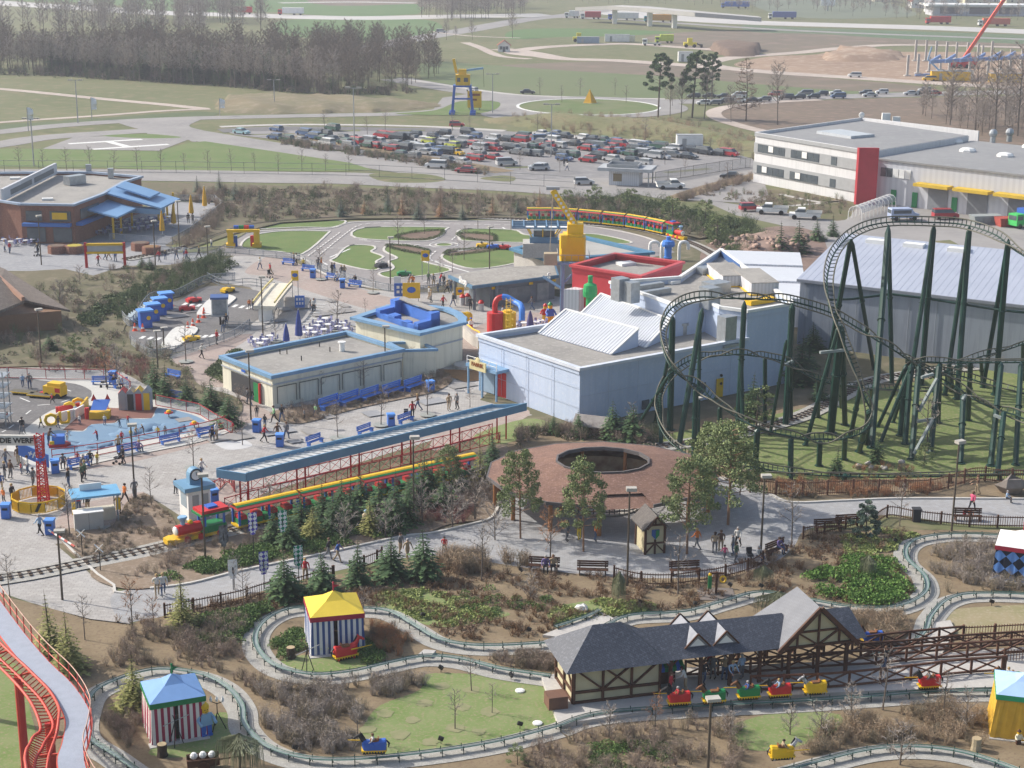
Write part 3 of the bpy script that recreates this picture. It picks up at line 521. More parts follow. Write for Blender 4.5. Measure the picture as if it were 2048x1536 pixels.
q=E9.lerp(B,.03);q2=E9.lerp(B,.32);nn=V_((-(B-E9).y,(B-E9).x,0)).normalized()*-.2
mb=MB();mb.wall(E9+nn,q2+nn,zt-1.6,zt-.1,.1);sg=part(plant,'sign_band',mb,mat('deep_blue',(.05,.12,.30)),world=True,label='blue sign band with yellow letters');
rp=[(1282,551),(1364,523),(1231,506),(1145,529)]
redb,RP=rim_building('red_building','red walled block with a sunken flat roof behind the green pipe','building',rp,8.0,REDW,ROOFG,mat('red_cap',(.52,.07,.08),rough=.5),par=.8,rimw=.6)
mb=hbox(1252,530,7.2,2,1.4,.35,.5);part(redb,'roof_light',mb,WHITE,world=True)
for i,(u0,v0,u1,v1,zz) in enumerate((((1222,562,1240,612,7.2)),((1128,565,1158,590,6.2)))):
 a=G(u0,v0,zz);b=G(u1,v1,zz-1.4);mb=MB();d=V_((b.x-a.x,b.y-a.y,0));mb.prism([(a.x,a.y),(b.x,b.y),(b.x+1.2,b.y+1.6),(a.x+1.4,a.y+1.4)],0,zz-.8);solo('wing_wall',mb,CLAD,('white angular wing wall standing before the red facade','white angular wing wall left of the green pipe')[i],'wall',(a.x,a.y,0),world=True)
ch=3.4
low,LP=rim_building('cream_pavilion','long cream building with blue roof edge behind the row of blue benches','building',[(544,750),(804,697),(693,662),(444,711)],ch,CREAMW,ROOFG,STRIM,par=.55,rimw=.5,rimh=.35)
a,b=LP[0],LP[1];b=G(880,700,ch)
ext,XP=rim_building('cream_annex','low cream walled yard joining the long building to the cream cube','building',[(806,699),(872,697),(838,682),(778,684)],ch-.25,CREAMW,ROOFG,STRIM,par=.9,rimw=.35,rimh=.25)
fr=mat('panel_frame',(.12,.12,.10));band=mat('grey_band',(.40,.43,.48))
nP=6
for i in range(nP):
 f0=.03+i*.163;f1=f0+.14;d=(LP[1]-LP[0]).normalized();n=V_((d.y,-d.x,0))*.13
 p=LP[0].lerp(LP[1],f0)+n;q=LP[0].lerp(LP[1],f1)+n;mb=MB()
 mb.beam((p.x,p.y,.4),(p.x,p.y,2.1),.07);mb.beam((q.x,q.y,.4),(q.x,q.y,2.1),.07);mb.beam((p.x,p.y,2.1),(q.x,q.y,2.1),.07);part(low,'panel_frame',mb,fr,world=True)
wall_box(low,'band',LP[0],LP[1],0,1,2.35,2.5,band,out=.13,th=.05);wall_box(low,'band',LP[3],LP[0],0,1,2.35,2.5,band,out=.13,th=.05)
wall_box(low,'entrance',LP[3],LP[0],.2,.78,.05,2.2,mat('recess_shade',(.05,.05,.055)),out=.125,th=.04);wall_box(low,'door',LP[3],LP[0],.66,.76,.05,2.0,GRN,out=.17,th=.06,label='green door beside a red jamb');wall_box(low,'jamb',LP[3],LP[0],.77,.79,.05,2.1,RED,out=.2,th=.2);wall_box(low,'sign',LP[3],LP[0],.42,.5,2.6,2.85,BLUE,out=.16,th=.05)  # flat entrance panel, its near-black colour standing in for shade inside the opening
for (u,v,r_,h) in ((684,702,.28,.9),): p=G(u,v,ch-.5);mb=MB();mb.cyl((p.x,p.y,ch-.5),r_,h,12);mb.cyl((p.x,p.y,ch-.5+h),r_*1.5,.12,12);part(low,'vent',mb,WHITE,world=True)
for u,v in ((560,708),(574,708),(603,721),(639,693),(660,703)): p=G(u,v,ch-.5);mb=MB();mb.cyl((p.x,p.y,ch-.5),.06,.5,6);part(low,'pipe_stub',mb,BLK,world=True)
cz=4.6
cube,QP=rim_building('cream_cube','cream cube with blue rim and a bright blue battlement on its roof','building',[(840,664),(924,643),(925,634),(915,625),(893,616),(865,612),(780,611),(711,634)],cz,CREAMW,ROOFG,STRIM,par=.5,rimw=.9,rimh=.3)
wall_box(cube,'band',QP[0],QP[1],0,1,2.6,2.75,band,out=.13,th=.05)
BB=mat('bright_blue',(.07,.19,.58),(.055,.15,.48),rough=.5,sc=.8);mb=MB();zr=cz-.45
def q(u,v): p=G(u,v,zr);return (p.x,p.y)
k0,k1,k2,k3=[V_((*q(*x),0)) for x in ((836,664),(880,652),(800,622),(752,634))]
def pt(s,t_): p=k3.lerp(k0,s).lerp(k2.lerp(k1,s),t_);return p
for (s0,s1,t0,t1,h) in ((0,1,0,.12,.55),(0,.1,0,1,.9),(.9,1,0,1,.9),(0,1,.88,1,1.25),(.3,.45,0,.3,.8),(.62,.75,0,.25,.6),(0,.12,.6,1,1.6),(.88,1,.6,1,1.6)):
 c4=[pt(s0,t0),pt(s1,t0),pt(s1,t1),pt(s0,t1)];mb.prism([(p.x,p.y) for p in c4],zr,zr+h+R.random()*.01)
part(cube,'battlement',mb,BB,world=True);mb=MB();c4=[pt(.1,.8),pt(.9,.8),pt(.95,1.08),pt(.05,1.08)];mb.prism([(p.x,p.y) for p in c4],zr+1.63,zr+1.73);part(cube,'battlement_roof',mb,ROOFG,world=True)
GLW=mat('shop_front',(.10,.12,.14),(.16,.18,.2),rough=.2,sc=.7,spec=.6);DKW=mat('slate_wall',(.16,.18,.21),(.13,.15,.17),sc=1)
shp=[G(u,v,3.2) for u,v in ((944,571),(1118,549),(1112,529),(1000,533),(896,549))]
ctr=sum(shp,V_())/5
shop=thing('shop_building','grey flat-roofed shop with white 3D lettering and dark glass front','building',(ctr.x,ctr.y,0))
mb=MB();mb.prism([(p.x,p.y) for p in shp],2.75,3.12);part(shop,'roof_edge',mb,mat('shop_edge',(.10,.20,.30),(.08,.16,.25),rough=.5),world=True)
mb=MB();mb.prism([(p.x+(ctr.x-p.x)*.04,p.y+(ctr.y-p.y)*.04) for p in shp],3.122,3.15);part(shop,'roof',mb,mat('shop_roof',(.33,.31,.28),(.24,.225,.205),sc=.3,c3=(.38,.36,.33)),world=True)
ins=[shp[0].lerp(shp[1],.18).lerp(ctr,.1),shp[1].lerp(ctr,.08),shp[2].lerp(ctr,.05),shp[3].lerp(ctr,.05),shp[4].lerp(ctr,.35)]
mb=MB();mb.prism([(p.x,p.y) for p in ins],0,2.748);part(shop,'wall',mb,DKW,world=True)
for f0,f1 in ((.05,.2),(.27,.62)): wall_box(shop,'window',ins[0],ins[1],f0,f1,.3,2.2,GLW,out=.05,th=.08)
wall_box(shop,'door',ins[0],ins[1],.72,.9,.05,2.3,mat('glass_door',(.3,.32,.33),(.2,.22,.23),rough=.25,sc=1),out=.06,th=.08)
for p in (shp[0].lerp(ctr,.06),shp[4].lerp(ctr,.12),shp[0].lerp(shp[1],.27).lerp(ctr,.05)):
 mb=MB();mb.cyl((p.x,p.y,0),.22,2.75,10);c_=part(shop,'column',mb,DKW,world=True)
for f_ in (0.05,0.62,.98):
 wall_box(shop,'sign',ins[0],ins[1],f_-.03,f_+.03,2.3,2.6,YEL,out=.1,th=.06)
p=shp[4].lerp(shp[0],.6);d=shp[0]-shp[4];text_mesh('Shop',1.15,WHITE,'lettering',shop,(p.x-ctr.x+.1,p.y-ctr.y-.25,3.25),(pi_/2,0,math.atan2(d.y,d.x)),.05,.03)
p=shp[0].lerp(shp[1],.88);d=shp[1]-shp[0];text_mesh('S',1.15,WHITE,'lettering',shop,(p.x-ctr.x,p.y-ctr.y-.3,3.2),(pi_/2,0,math.atan2(d.y,d.x)),.05,.03)
pvz=3.6
pv,PP=rim_building('circuit_pavilion','wide flat pavilion with blue roof edge beside the traffic circuit','building',[(1098,518),(1300,503),(1170,473),(1115,478),(1028,496)],pvz,CONC,mat('pale_roof',(.40,.39,.365),(.35,.34,.32),sc=.3),mat('pavilion_edge',(.08,.21,.34),rough=.5),par=.4,rimw=1.0,rimh=.35)
t=thing('control_cabin','control cabin on grey block with yellow struts and blue lattice canopy','cabin',G(1085,515,pvz));t.location.z=0;l=t.location
mb=MB();mb.box(-2.6,2.2,-.5,3,pvz+.02,pvz+1.9);part(t,'block',mb,CONC)
mb=MB();mb.box(-1.7,2.0,0,2.6,pvz+1.92,pvz+2.7);part(t,'rail',mb,STEEL)
mb=MB();mb.box(-1.2,1.6,.4,2.3,pvz+2.72,pvz+3.5);part(t,'window',mb,GLASS)
for x,y in ((-1.7,.1),(2,.1),(-1.7,2.5),(2,2.5),(0,.1)):
 mb=MB();mb.beam((x*.6,y*.8+.2,pvz+1.9),(x*1.3,y*1.1,pvz+4.1),.14);part(t,'strut',mb,YEL)
mb=MB()
for x in [-4,-2.5,-1,.5,2,3.5]: mb.beam((x,-1.2,pvz+4.3),(x,3.6,pvz+4.3),.16,.18)
for y in [-1.2,0,1.2,2.4,3.6]: mb.beam((-4.1,y,pvz+4.15),(3.6,y,pvz+4.15),.16,.18)
part(t,'lattice_canopy',mb,STEEL);mb=MB()
for x,y in ((-2.5,-1.2),(-1,-1.2),(.5,-1.2),(2,-1.2)): mb.box(x+.2,x+1.3,y+.1,y+1.1,pvz+4.2,pvz+4.24)
part(t,'canopy_pane',mb,WHITE)
p=G(1140,635);t=thing('toy_crane','big yellow crane cabin with raised boom on blue steel legs','crane',(p.x,p.y,0));zc=7.2
for x,y in ((-1.0,-1.2),(1.2,-1.2),(-1.0,1.4),(1.2,1.4)): mb=MB();mb.beam((x,y,0),(x,y,zc-.3),.42);part(t,'leg',mb,STRIM)
mb=MB();mb.beam((-1,-1.2,2),(-1,1.4,4.5),.2);mb.beam((-1,-1.2,4.5),(1.2,-1.2,6.6),.25);mb.beam((1.2,-1.2,1.5),(-1,-1.2,3.9),.25);mb.beam((-1,-1.2,3),(-1,1.4,3),.2);mb.beam((-3.4,-.6,5.2),(-1,-1.2,3.8),.9,.1);part(t,'bracing',mb,STRIM)
mb=MB();mb.box(-1.7,2.2,-2,2.2,zc-.28,zc);part(t,'platform',mb,STRIM)
mb=MB()
for x in (-1.6,-.8,0,.8,1.5,2.1): mb.beam((x,-1.95,zc),(x,-1.95,zc+.9),.05)
mb.beam((-1.65,-1.95,zc+.9),(2.15,-1.95,zc+.9),.06);mb.beam((2.15,-1.95,zc+.9),(2.15,2.1,zc+.9),.06);mb.beam((-1.65,-1.95,zc+.9),(-1.65,2.1,zc+.9),.06);part(t,'railing',mb,GREY)
YB=mat('crane_yellow',(.80,.50,.01),(.72,.44,.01),rough=.4,sc=.6)
mb=MB();mb.prism([(-1.2,-1.3),(1.5,-1.3),(1.7,-.9),(1.7,1.3),(-1.4,1.3),(-1.4,-.9)],zc+.02,zc+2.9);mb.prism([(-1.0,-1.1),(1.3,-1.1),(1.3,1.1),(-1.0,1.1)],zc+2.92,zc+3.2);mb.prism([(-.5,-.8),(1.4,-.8),(1.4,1),(-.5,1)],zc+3.2,zc+4.4);mb.prism([(-1.3,-1.55),(-.5,-1.55),(-.5,-1.2),(-1.3,-1.2)],zc+1.6,zc+3.2);part(t,'cab',mb,YB)
mb=MB();bp=V_((.5,.2,zc+4.1));tip=V_((-2.3,.3,zc+8.3));mb.beam(bp,tip,.95,.7);
bm_=part(t,'boom',mb,YB);mb=MB();dd=(tip-bp)
for i in range(8): c=bp+dd*(.1+.11*i);m2=MB();m2.obox((c.x,c.y-.5,c.z),(.3,.04,.3));part(bm_,'boom_plate',m2,WHITE)
mb=MB();mb.obox(tip+V_((0,0,.25)),(1.6,.7,.35));part(t,'pulley_head',mb,GREY)
mb=MB();mb.tube([tip,tip+V_((-.3,-2,-7))],.03,4);mb.box(tip.x-1,tip.x+.6,tip.y-2.6,tip.y-1.4,tip.z-8.6,tip.z-7.2);part(t,'hanging_crate',mb,mat('crate_tan',(.4,.34,.24)))
a=G(1447,500,4);b=G(1600,505,4);c=G(1618,590,4);d=G(1566,588,4)
t=thing('low_shed','low white ribbed roofs stepping down between the hall and the long grey shed','building',(b.x,b.y,0))
for i in range(3):
 f0=i/3;f1=(i+1)/3;p0=a.lerp(d,f0);p1=b.lerp(c,f0);p2=b.lerp(c,f1);p3=a.lerp(d,f1)
 mb=MB();mb.prism([(p.x,p.y) for p in (p0,p1,p2,p3)],0,3.9-.25*i);part(t,'wall',mb,CLAD,world=True)
 mb=MB();mb.prism([(p.x,p.y) for p in (p0,p1,p2,p3)],3.902-.25*i,4.0-.25*i);part(t,'roof',mb,mat('white_ribs',(.66,.68,.72),(.6,.62,.66),rough=.4,pat=('y',(.5,.52,.56)),ps=1.3),world=True)
e0=G(1601,558,7.6);e1=G(2048,610,7.6);dx=(e1-e0);e1=e0+dx*1.5;b0=G(1637,462,10.4);nrm=V_((-dx.y,dx.x,0)).normalized();
wd=(b0-e0).dot(nrm);sh=(b0-e0).dot(dx.normalized())
r0=e0+nrm*wd+V_((0,0,2.8));r1_=e1+nrm*wd+V_((0,0,2.8))
t=thing('long_shed','long grey metal shed with pale sloping roof behind the coaster','building',(e0.x,e0.y,0))
g0_=V_((e0.x,e0.y,0));g1_=V_((e1.x,e1.y,0));h0=V_((r0.x,r0.y,0));h1=V_((r1_.x,r1_.y,0))
SHW=mat('shed_wall',(.30,.33,.385),(.27,.30,.35),rough=.6,sc=.2,wx=.25)
mb=MB();mb.add([g0_,g1_,h1,h0,e0,e1,r1_,r0],[(0,1,5,4),(1,2,6,5),(2,3,7,6),(3,0,4,7),(4,5,6,7)]);part(t,'wall',mb,SHW,world=True)
mb=MB();up_=V_((0,0,.05));du=dx.normalized();mb.quad(e0-nrm*.3+up_-du*.3,e1-nrm*.3+up_,r1_+up_,r0+up_-du*.3)
nr=int((e1-e0).length/.75)
for i in range(nr+1): q_=e0+(e1-e0)*(i/nr)-nrm*.3;mb.beam(q_+up_,q_+(r0-e0)+nrm*.3+up_,.03,.035)
part(t,'roof',mb,mat('shed_roof',(.44,.47,.55),(.39,.42,.50),rough=.4,sc=.25,metal=.15),world=True)
mb=MB();mb.beam(e0-nrm*.35-du*.3+V_((0,0,-.12)),e1-nrm*.35+V_((0,0,-.12)),.14,.3);part(t,'gutter',mb,mat('gutter_grey',(.25,.27,.31)),world=True)
for f in (.12,.24,.38): 
 q_=r0.lerp(r1_,f)-nrm*wd*.12-V_((0,0,.2));mb=MB();mb.obox(q_,(2.4,1.3,.5),math.atan2(du.y,du.x));part(t,'skylight',mb,WHITE,world=True)
for f in (.02,.1,.18,.26,.34,.42): q_=g0_.lerp(g1_,f)-nrm*.1;mb=MB();mb.beam(q_,q_+V_((0,0,7.4)),.07);part(t,'downpipe',mb,SHW,world=True)
ow=9.3;oL,oN,oB,oR=G(1511,264,ow),G(1728,299,ow),G(1723,235,ow),G(1958,262,ow)
t=thing('works_office','white and grey two-storey works office with red fin wall','building',(oL.x,oL.y,0));OFF=t
oc=oN+(oB-oL)
mb=MB();mb.prism([(p.x,p.y) for p in (oL,oN,oc,oB)],0,ow-.6);
mb.wall(oL,oN,ow-.598,ow,.3);mb.wall(oL,oB,ow-.598,ow,.3);mb.wall(oB,oR,ow-4,ow+.01,.3);part(t,'wall',mb,mat('office_white',(.66,.66,.67),(.62,.62,.63),sc=.3,wx=.18),world=True)
mb=MB();mb.prism([(p.x,p.y) for p in (oL.lerp(oc,.004),oN.lerp(oB,.004),oc.lerp(oL,.004),oB.lerp(oN,.004))],ow-.598,ow-.55);part(t,'roof',mb,mat('works_roof',(.27,.27,.27),(.24,.24,.245),sc=.08,c3=(.29,.29,.29)),world=True)
GB=mat('grey_band_metal',(.36,.37,.38),(.32,.33,.34),rough=.5)
for z0,z1 in ((8.6,9.25),(5.6,7.4),(1.8,3.9)): wall_box(t,'cladding_band',oL,oN,.0,.95,z0,z1,GB,out=.17,th=.06)
for zb in (5.9,2.0):
 for f0,n_ in ((.04,5),(.36,5),(.73,1)):
  for i in range(n_):
   f=f0+i*.053;o_=wall_box(t,'window',oL,oN,f,f+.05,zb-.1,zb+1.35,GLASS,out=.22,th=.08)
   if (i+int(zb))%4==3: mb=MB();pA=oL.lerp(oN,f);pB=oL.lerp(oN,f+.046);d=(oN-oL).normalized();nq=V_((d.y,-d.x,0))*.3;mb.wall(pA+nq,pB+nq,zb+.2,zb+1.3,.04);part(o_,'blind',mb,WHITE).data.transform(Matrix.Translation(-V_(t.location)))
d=(oN-oL).normalized();nq=V_((d.y,-d.x,0));mb=MB();a=oN+nq*1.6;b=oN-nq*1.2+d*.2
mb.prism([(p.x,p.y) for p in (a,a+d*.5,b+d*2.2,b+d*1.6)],0,ow+.45);part(t,'fin_wall',mb,REDW,world=True,label='red fin wall rising above the corner')
mb=MB();ce=oL.lerp(oc,.42);mb.obox((ce.x,ce.y,ow-.3),(9,6,.5),math.atan2(d.y,d.x));part(t,'skylight',mb,mat('roof_glass',(.5,.53,.56),(.44,.47,.5),rough=.3),world=True)
p=oB+V_((3.5,-3,0));mb=MB();mb.box(p.x,p.x+1.6,p.y,p.y+.8,ow-.5,ow+1.2);mb.box(p.x+2.2,p.x+3.6,p.y,p.y+.8,ow-.5,ow+.5);part(t,'air_conditioner',mb,WHITE,world=True)
mb=MB();q_=oB;mb.ball((q_.x,q_.y,ow+.5),.6,10,(1,.4,1));part(t,'dish_aerial',mb,WHITE,world=True)
wz=7.7;w0=G(1757,316,wz);w1=G(2048,349,wz);w1=w0+(w1-w0)*1.7;dd=(w1-w0).normalized();wn=V_((-dd.y,dd.x,0));dep=34
t=thing('warehouse','pale grey warehouse wing with yellow door canopies right of the red fin','building',(w0.x,w0.y,0))
mb=MB();mb.prism([(p.x,p.y) for p in (w0,w1,w1+wn*dep,w0+wn*dep)],0,wz-.3);part(t,'wall',mb,mat('warehouse_wall',(.55,.56,.60),(.51,.52,.56),sc=.15,pat=('x',(.48,.49,.53)),ps=.4),world=True)
mb=MB();mb.prism([(p.x,p.y) for p in (w0-wn*.3,w1-wn*.3,w1+wn*dep,w0+wn*dep)],wz-.298,wz);part(t,'roof',mb,D.materials['works_roof'],world=True)
for f,w_ in ((.07,.09),): 
 for i in range(5): wall_box(t,'window',w0,w1,.015+i*.026,.038+i*.026,4.7,6.2,GLASS if i<2 else WHITE,out=.1,th=.12)
for f in (.2,.36,.52): 
 p=w0.lerp(w1,f-.02);q_=w0.lerp(w1,f+.12);mb=MB();mb.prism([(x.x,x.y) for x in (p-wn*.1,q_-wn*.1,q_-wn*2.2,p-wn*2.2)],4.0,4.5);part(t,'door_canopy',mb,mat('canopy_yellow',(.62,.42,.04)),world=True)
 wall_box(t,'loading_door',w0,w1,f+.02,f+.10,.05,3.9,mat('door_grey',(.22,.23,.25)),out=.1,th=.1)
for f,m_ in ((.065,GRN),(.155,GRN),(.318,GRN)): wall_box(t,'door',w0,w1,f,f+.022,.05,2.6,m_,out=.12,th=.1)
for (u,v,n_) in ((1935,318,1),(2010,328,1),(2060,310,0),(1910,300,1)): 
 p=G(u,v-15,wz);mb=MB();mb.lathe((p.x,p.y,wz),[(1.5,0),(1.5,.3),(1.1,.6),(0.2,.75)],8);part(t,'roof_light',mb,WHITE,world=True)
for (u,v) in ((1985,285),(2018,283)):
 p=G(u,v,wz);mb=MB();mb.cyl((p.x,p.y,wz),.5,1.3,10);mb.ball((p.x,p.y,wz+1.7),.8,10);part(t,'roof_fan',mb,GALV,world=True)
t=thing('bike_shelter','tunnel shaped clear bicycle shelter in front of the works building','shelter',G(1710,440));l=t.location;q_=G(1778,415)-G(1710,440)
n=9
for i in range(n+1):
 c=q_*(i/n);mb=MB();pr=V_((-q_.y,q_.x,0)).normalized();mb.tube([c+pr*(-1.2+0*k_)+V_((0,0,0)) if k_==0 else c+pr*(-1.2*cos_(k_*pi_/6))+V_((0,0,1.2+1.1*sin_(k_*pi_/6))) for k_ in range(0,7)]+[c+pr*1.2],.06,4);part(t,'hoop',mb,WHITE)
mb=MB();
for k_ in range(6):
 a0,a1=k_*pi_/6,(k_+1)*pi_/6;pr=V_((-q_.y,q_.x,0)).normalized()
 f=lambda a_,b_: b_+pr*(-1.15*cos_(a_))+V_((0,0,1.2+1.05*sin_(a_)))
 mb.quad(f(a0,V_()),f(a0,q_),f(a1,q_),f(a1,V_()))
part(t,'canopy',mb,mat('clear_sheet',(.6,.62,.66),rough=.3,alpha=.45))
BRK=mat('brick_red',(.24,.115,.08),(.19,.09,.065),rough=.9,sc=.6,c3=(.28,.15,.11))
rz0=6.0
rest,RR=rim_building('brick_restaurant','red brick restaurant with flat roof and blue awning','building',[(-60,398),(0,400),(40,406),(146,408),(206,386),(246,363),(282,352),(180,343),(110,343),(-60,345)],rz0,BRK,ROOFG,mat('grey_blue_cap',(.33,.40,.50)),par=.6,rimw=.6,rimh=.3)
for f0,f1,seg,m_,z0,z1 in ((.1,.4,2,GLASS,3.4,4.9),(.55,.95,2,GLASS,3.4,4.9),(.05,.95,2,mat('blue_awning',(.06,.16,.45)),2.7,3.15),(.05,.9,3,mat('blue_awning',(0,0,0)),2.7,3.15),(.1,.45,2,GLASS,.3,2.4),(.6,.95,2,GLASS,.3,2.4),(.2,.8,3,GLASS,3.4,4.9)): wall_box(rest,'awning' if z0==2.7 else 'window',RR[seg],RR[seg+1],f0,f1,z0,z1,m_,out=.5 if z0==2.7 else .13,th=1.0 if z0==2.7 else .1)
wall_box(rest,'sign',RR[2],RR[3],.6,.88,3.7,4.7,YEL,out=.25,th=.1,label='yellow and red sign over the entrance')
a=G(5,398,rz0);b=G(112,344,rz0);mb=MB();mb.wall(a,b,rz0-.3,rz0+1.5,.4);wp=part(rest,'upper_wall',mb,CLAD,world=True);
for f in (.12,.55): wall_box(rest,'louvre',a,b,f,f+.38,rz0+.1,rz0+.9,mat('louvre_grey',(.2,.21,.22)),out=.22,th=.06)
mb=hbox(150,368,rz0-.5,3.2,1.6,1.4,.9);part(rest,'air_handler',mb,GALV,world=True);mb=hbox(95,400,rz0-.55,1.6,.9,.3,.2);part(rest,'roof_light',mb,WHITE,world=True);mb=hbox(30,358,rz0-.55,1.6,.9,.3,.2);part(rest,'roof_light',mb,WHITE,world=True)
for u,v in ((178,345),(222,353)): mb=hbox(u,v+3,rz0-.5,.9,.9,1.6,.2);part(rest,'chimney',mb,GALV,world=True)
BRF=mat('terrace_roof_blue',(.20,.36,.58),(.17,.32,.53),rough=.5,sc=.3)
t=thing('terrace_canopy','sloping blue metal canopies on yellow posts over the restaurant terrace','canopy',G(300,470));lt=t.location
def slab(pts,th=.25):
 mb=MB();P=[V_(p) for p in pts];Q=[p-V_((0,0,th)) for p in P];n=len(P);mb.add(P+Q,[tuple(range(n)),tuple(range(n,2*n))[::-1]]+[(i,i+n,(i+1)%n+n,(i+1)%n) for i in range(n)]);return mb
R1=[(G(169,417,4.6)),(G(234,434,3.8)),(G(272,416,3.8)),(G(207,396,4.8))];R2=[G(207,384,6.0),G(322,416,4.0),G(360,397,4.0),G(248,364,6.2)];R3=[G(232,372,6.6),G(300,394,5.2),G(320,384,5.2),G(250,362,6.7)]
for r_ in (R1,R2,R3): part(t,'roof',slab(r_),BRF,world=True)
mb=MB();mb.prism([(p.x,p.y) for p in (R2[0],R2[1],R2[1].lerp(R2[2],.2),R2[0].lerp(R2[3],.2))],3.0,3.75);part(t,'fascia',mb,STRIM,world=True)
for u,v,h in ((228,478,3.5),(243,467,3.5),(265,457,3.6),(328,440,3.7),(348,430,3.7),(318,450,3.7),(335,436,3.7),(196,460,4),(175,472,4)): 
 q_=G(u,v);mb=MB();mb.beam((q_.x,q_.y,0),(q_.x,q_.y,h),.28);part(t,'post',mb,YEL,world=True)
SHG=mat('old_shingle',(.21,.175,.15),(.17,.14,.12),rough=.9,sc=.6,c3=(.25,.21,.18),pat=('brick',None),ps=1.5,pm=.4)
t=thing('shingle_hall','low barn with weathered brown shingle roof at the left edge','building',G(20,650));
r=[G(-80,530,5.8),G(48,602,4.0),G(-80,655,3.2)];mb=slab([G(-120,490,6.5),G(0,553,5.6),G(48,602,3.6),G(-120,668,2.6)],.3);part(t,'roof',mb,SHG,world=True)
mb=slab([G(-120,480,4.6),G(10,538,4.2),G(140,620,2.4),G(48,600,3.2),G(0,560,4.1),G(-120,500,4.4)],.25);part(t,'roof',mb,SHG,world=True)
mb=MB();mb.beam(G(-10,548,5.6),G(46,598,4.0),.35,.5);part(t,'ridge_board',mb,mat('pinkish_board',(.42,.25,.18)),world=True)
mb=MB();mb.prism([tuple(G(u,v)[:2]) for u,v in ((-120,690),(30,668),(125,660),(110,640),(-120,600))],0,2.3);part(t,'wall',mb,mat('barn_wall',(.28,.17,.10),(.22,.13,.08),sc=1,pat=('x',(.18,.1,.06)),ps=3),world=True)
cq=G(1205,945,2.6);cx,cy=cq.x,cq.y;NS=14
RS=mat('red_shingle',(.25,.145,.105),(.19,.11,.085),rough=.9,sc=.6,c3=(.32,.20,.165),pat=('brick',None),ps=1.8,pm=.4)
t=thing('ring_pavilion','ring shaped pavilion with red-brown shingle roof open in the middle','pavilion',(cx,cy,0));RING=t
def rg(r_,z,k_,el=1.0): a_=2*pi_*(k_+.35)/NS;return V_((r_*1.0*cos_(a_),r_*sin_(a_)*.86*el,z))
ro,ri=9.6,3.85
mb=MB()
for k_ in range(NS):
 if k_ in (10,): # notch over the kiosk
  mb.quad(rg(ro*.78,2.95,k_),rg(ro*.78,2.95,k_+1),rg(ri,3.65,k_+1),rg(ri,3.65,k_))
 else: mb.quad(rg(ro,2.6,k_),rg(ro,2.6,k_+1),rg(ri,3.65,k_+1),rg(ri,3.65,k_))
 mb.quad(rg(ri,3.45,k_),rg(ri,3.45,k_+1),rg(ro,2.35,k_+1),rg(ro,2.35,k_));mb.quad(rg(ro,2.6,k_),rg(ro,2.35,k_),rg(ro,2.35,k_+1),rg(ro,2.6,k_+1)) if k_!=10 else None
part(t,'roof',mb,RS)
mb=MB()
for k_ in range(NS): mb.beam(rg(ri,3.62,k_),rg(ri,3.62,k_+1),.16,.3)
for k_ in range(NS):
 if k_!=10: mb.beam(rg(ro,2.5,k_),rg(ro,2.5,k_+1),.12,.26)
part(t,'roof_edge',mb,mat('edge_grey',(.13,.12,.12)))
OW=mat('orange_timber',(.33,.15,.055),(.26,.11,.04),rough=.6,sc=1.5)
for k_ in range(NS):
 mb=MB();p_=rg(ro*.93,0,k_);mb.cyl((p_.x,p_.y,0),.17,2.45,8);part(t,'post',mb,OW)
 if k_%2==0: mb=MB();p_=rg(ri*1.08,0,k_);mb.cyl((p_.x,p_.y,0),.15,3.4,8);part(t,'post',mb,OW)
mb=MB()
for k_ in range(56):
 a_=2*pi_*k_/56;x_,y_=ri*1.0*cos_(a_),ri*.86*sin_(a_);mb.beam((x_,y_,.1),(x_,y_,1.15),.07)
for z_ in (.35,1.05): mb.tube([(ri*cos_(2*pi_*k_/28),ri*.86*sin_(2*pi_*k_/28),z_) for k_ in range(28)],.05,4,closed=True)
part(t,'railing',mb,BLK)
mb=MB();mb.prism([(ri*2.05*cos_(a_*.3+.8),ri*1.75*sin_(a_*.3+.8)) for a_ in range(6)]+[(ri*1.5*cos_(a_*.3+.8),ri*1.28*sin_(a_*.3+.8)) for a_ in range(5,-1,-1)],0,2.4);part(t,'back_wall',mb,mat('inner_wall',(.42,.34,.22),(.22,.14,.09),sc=.8),)
mb=MB();mb.cyl((0,0,0.05),3.5,.1,24);part(t,'ride_floor',mb,mat('ride_floor',(.42,.39,.35)))
for k_ in range(5): a_=k_*1.256;mb=MB();mb.ball((2.2*cos_(a_),2.2*sin_(a_),.9),.35,8,(1.5,.6,.8));mb.cyl((2.2*cos_(a_),2.2*sin_(a_),.15),.05,.6,6);part(t,'ride_seat',mb,RED)
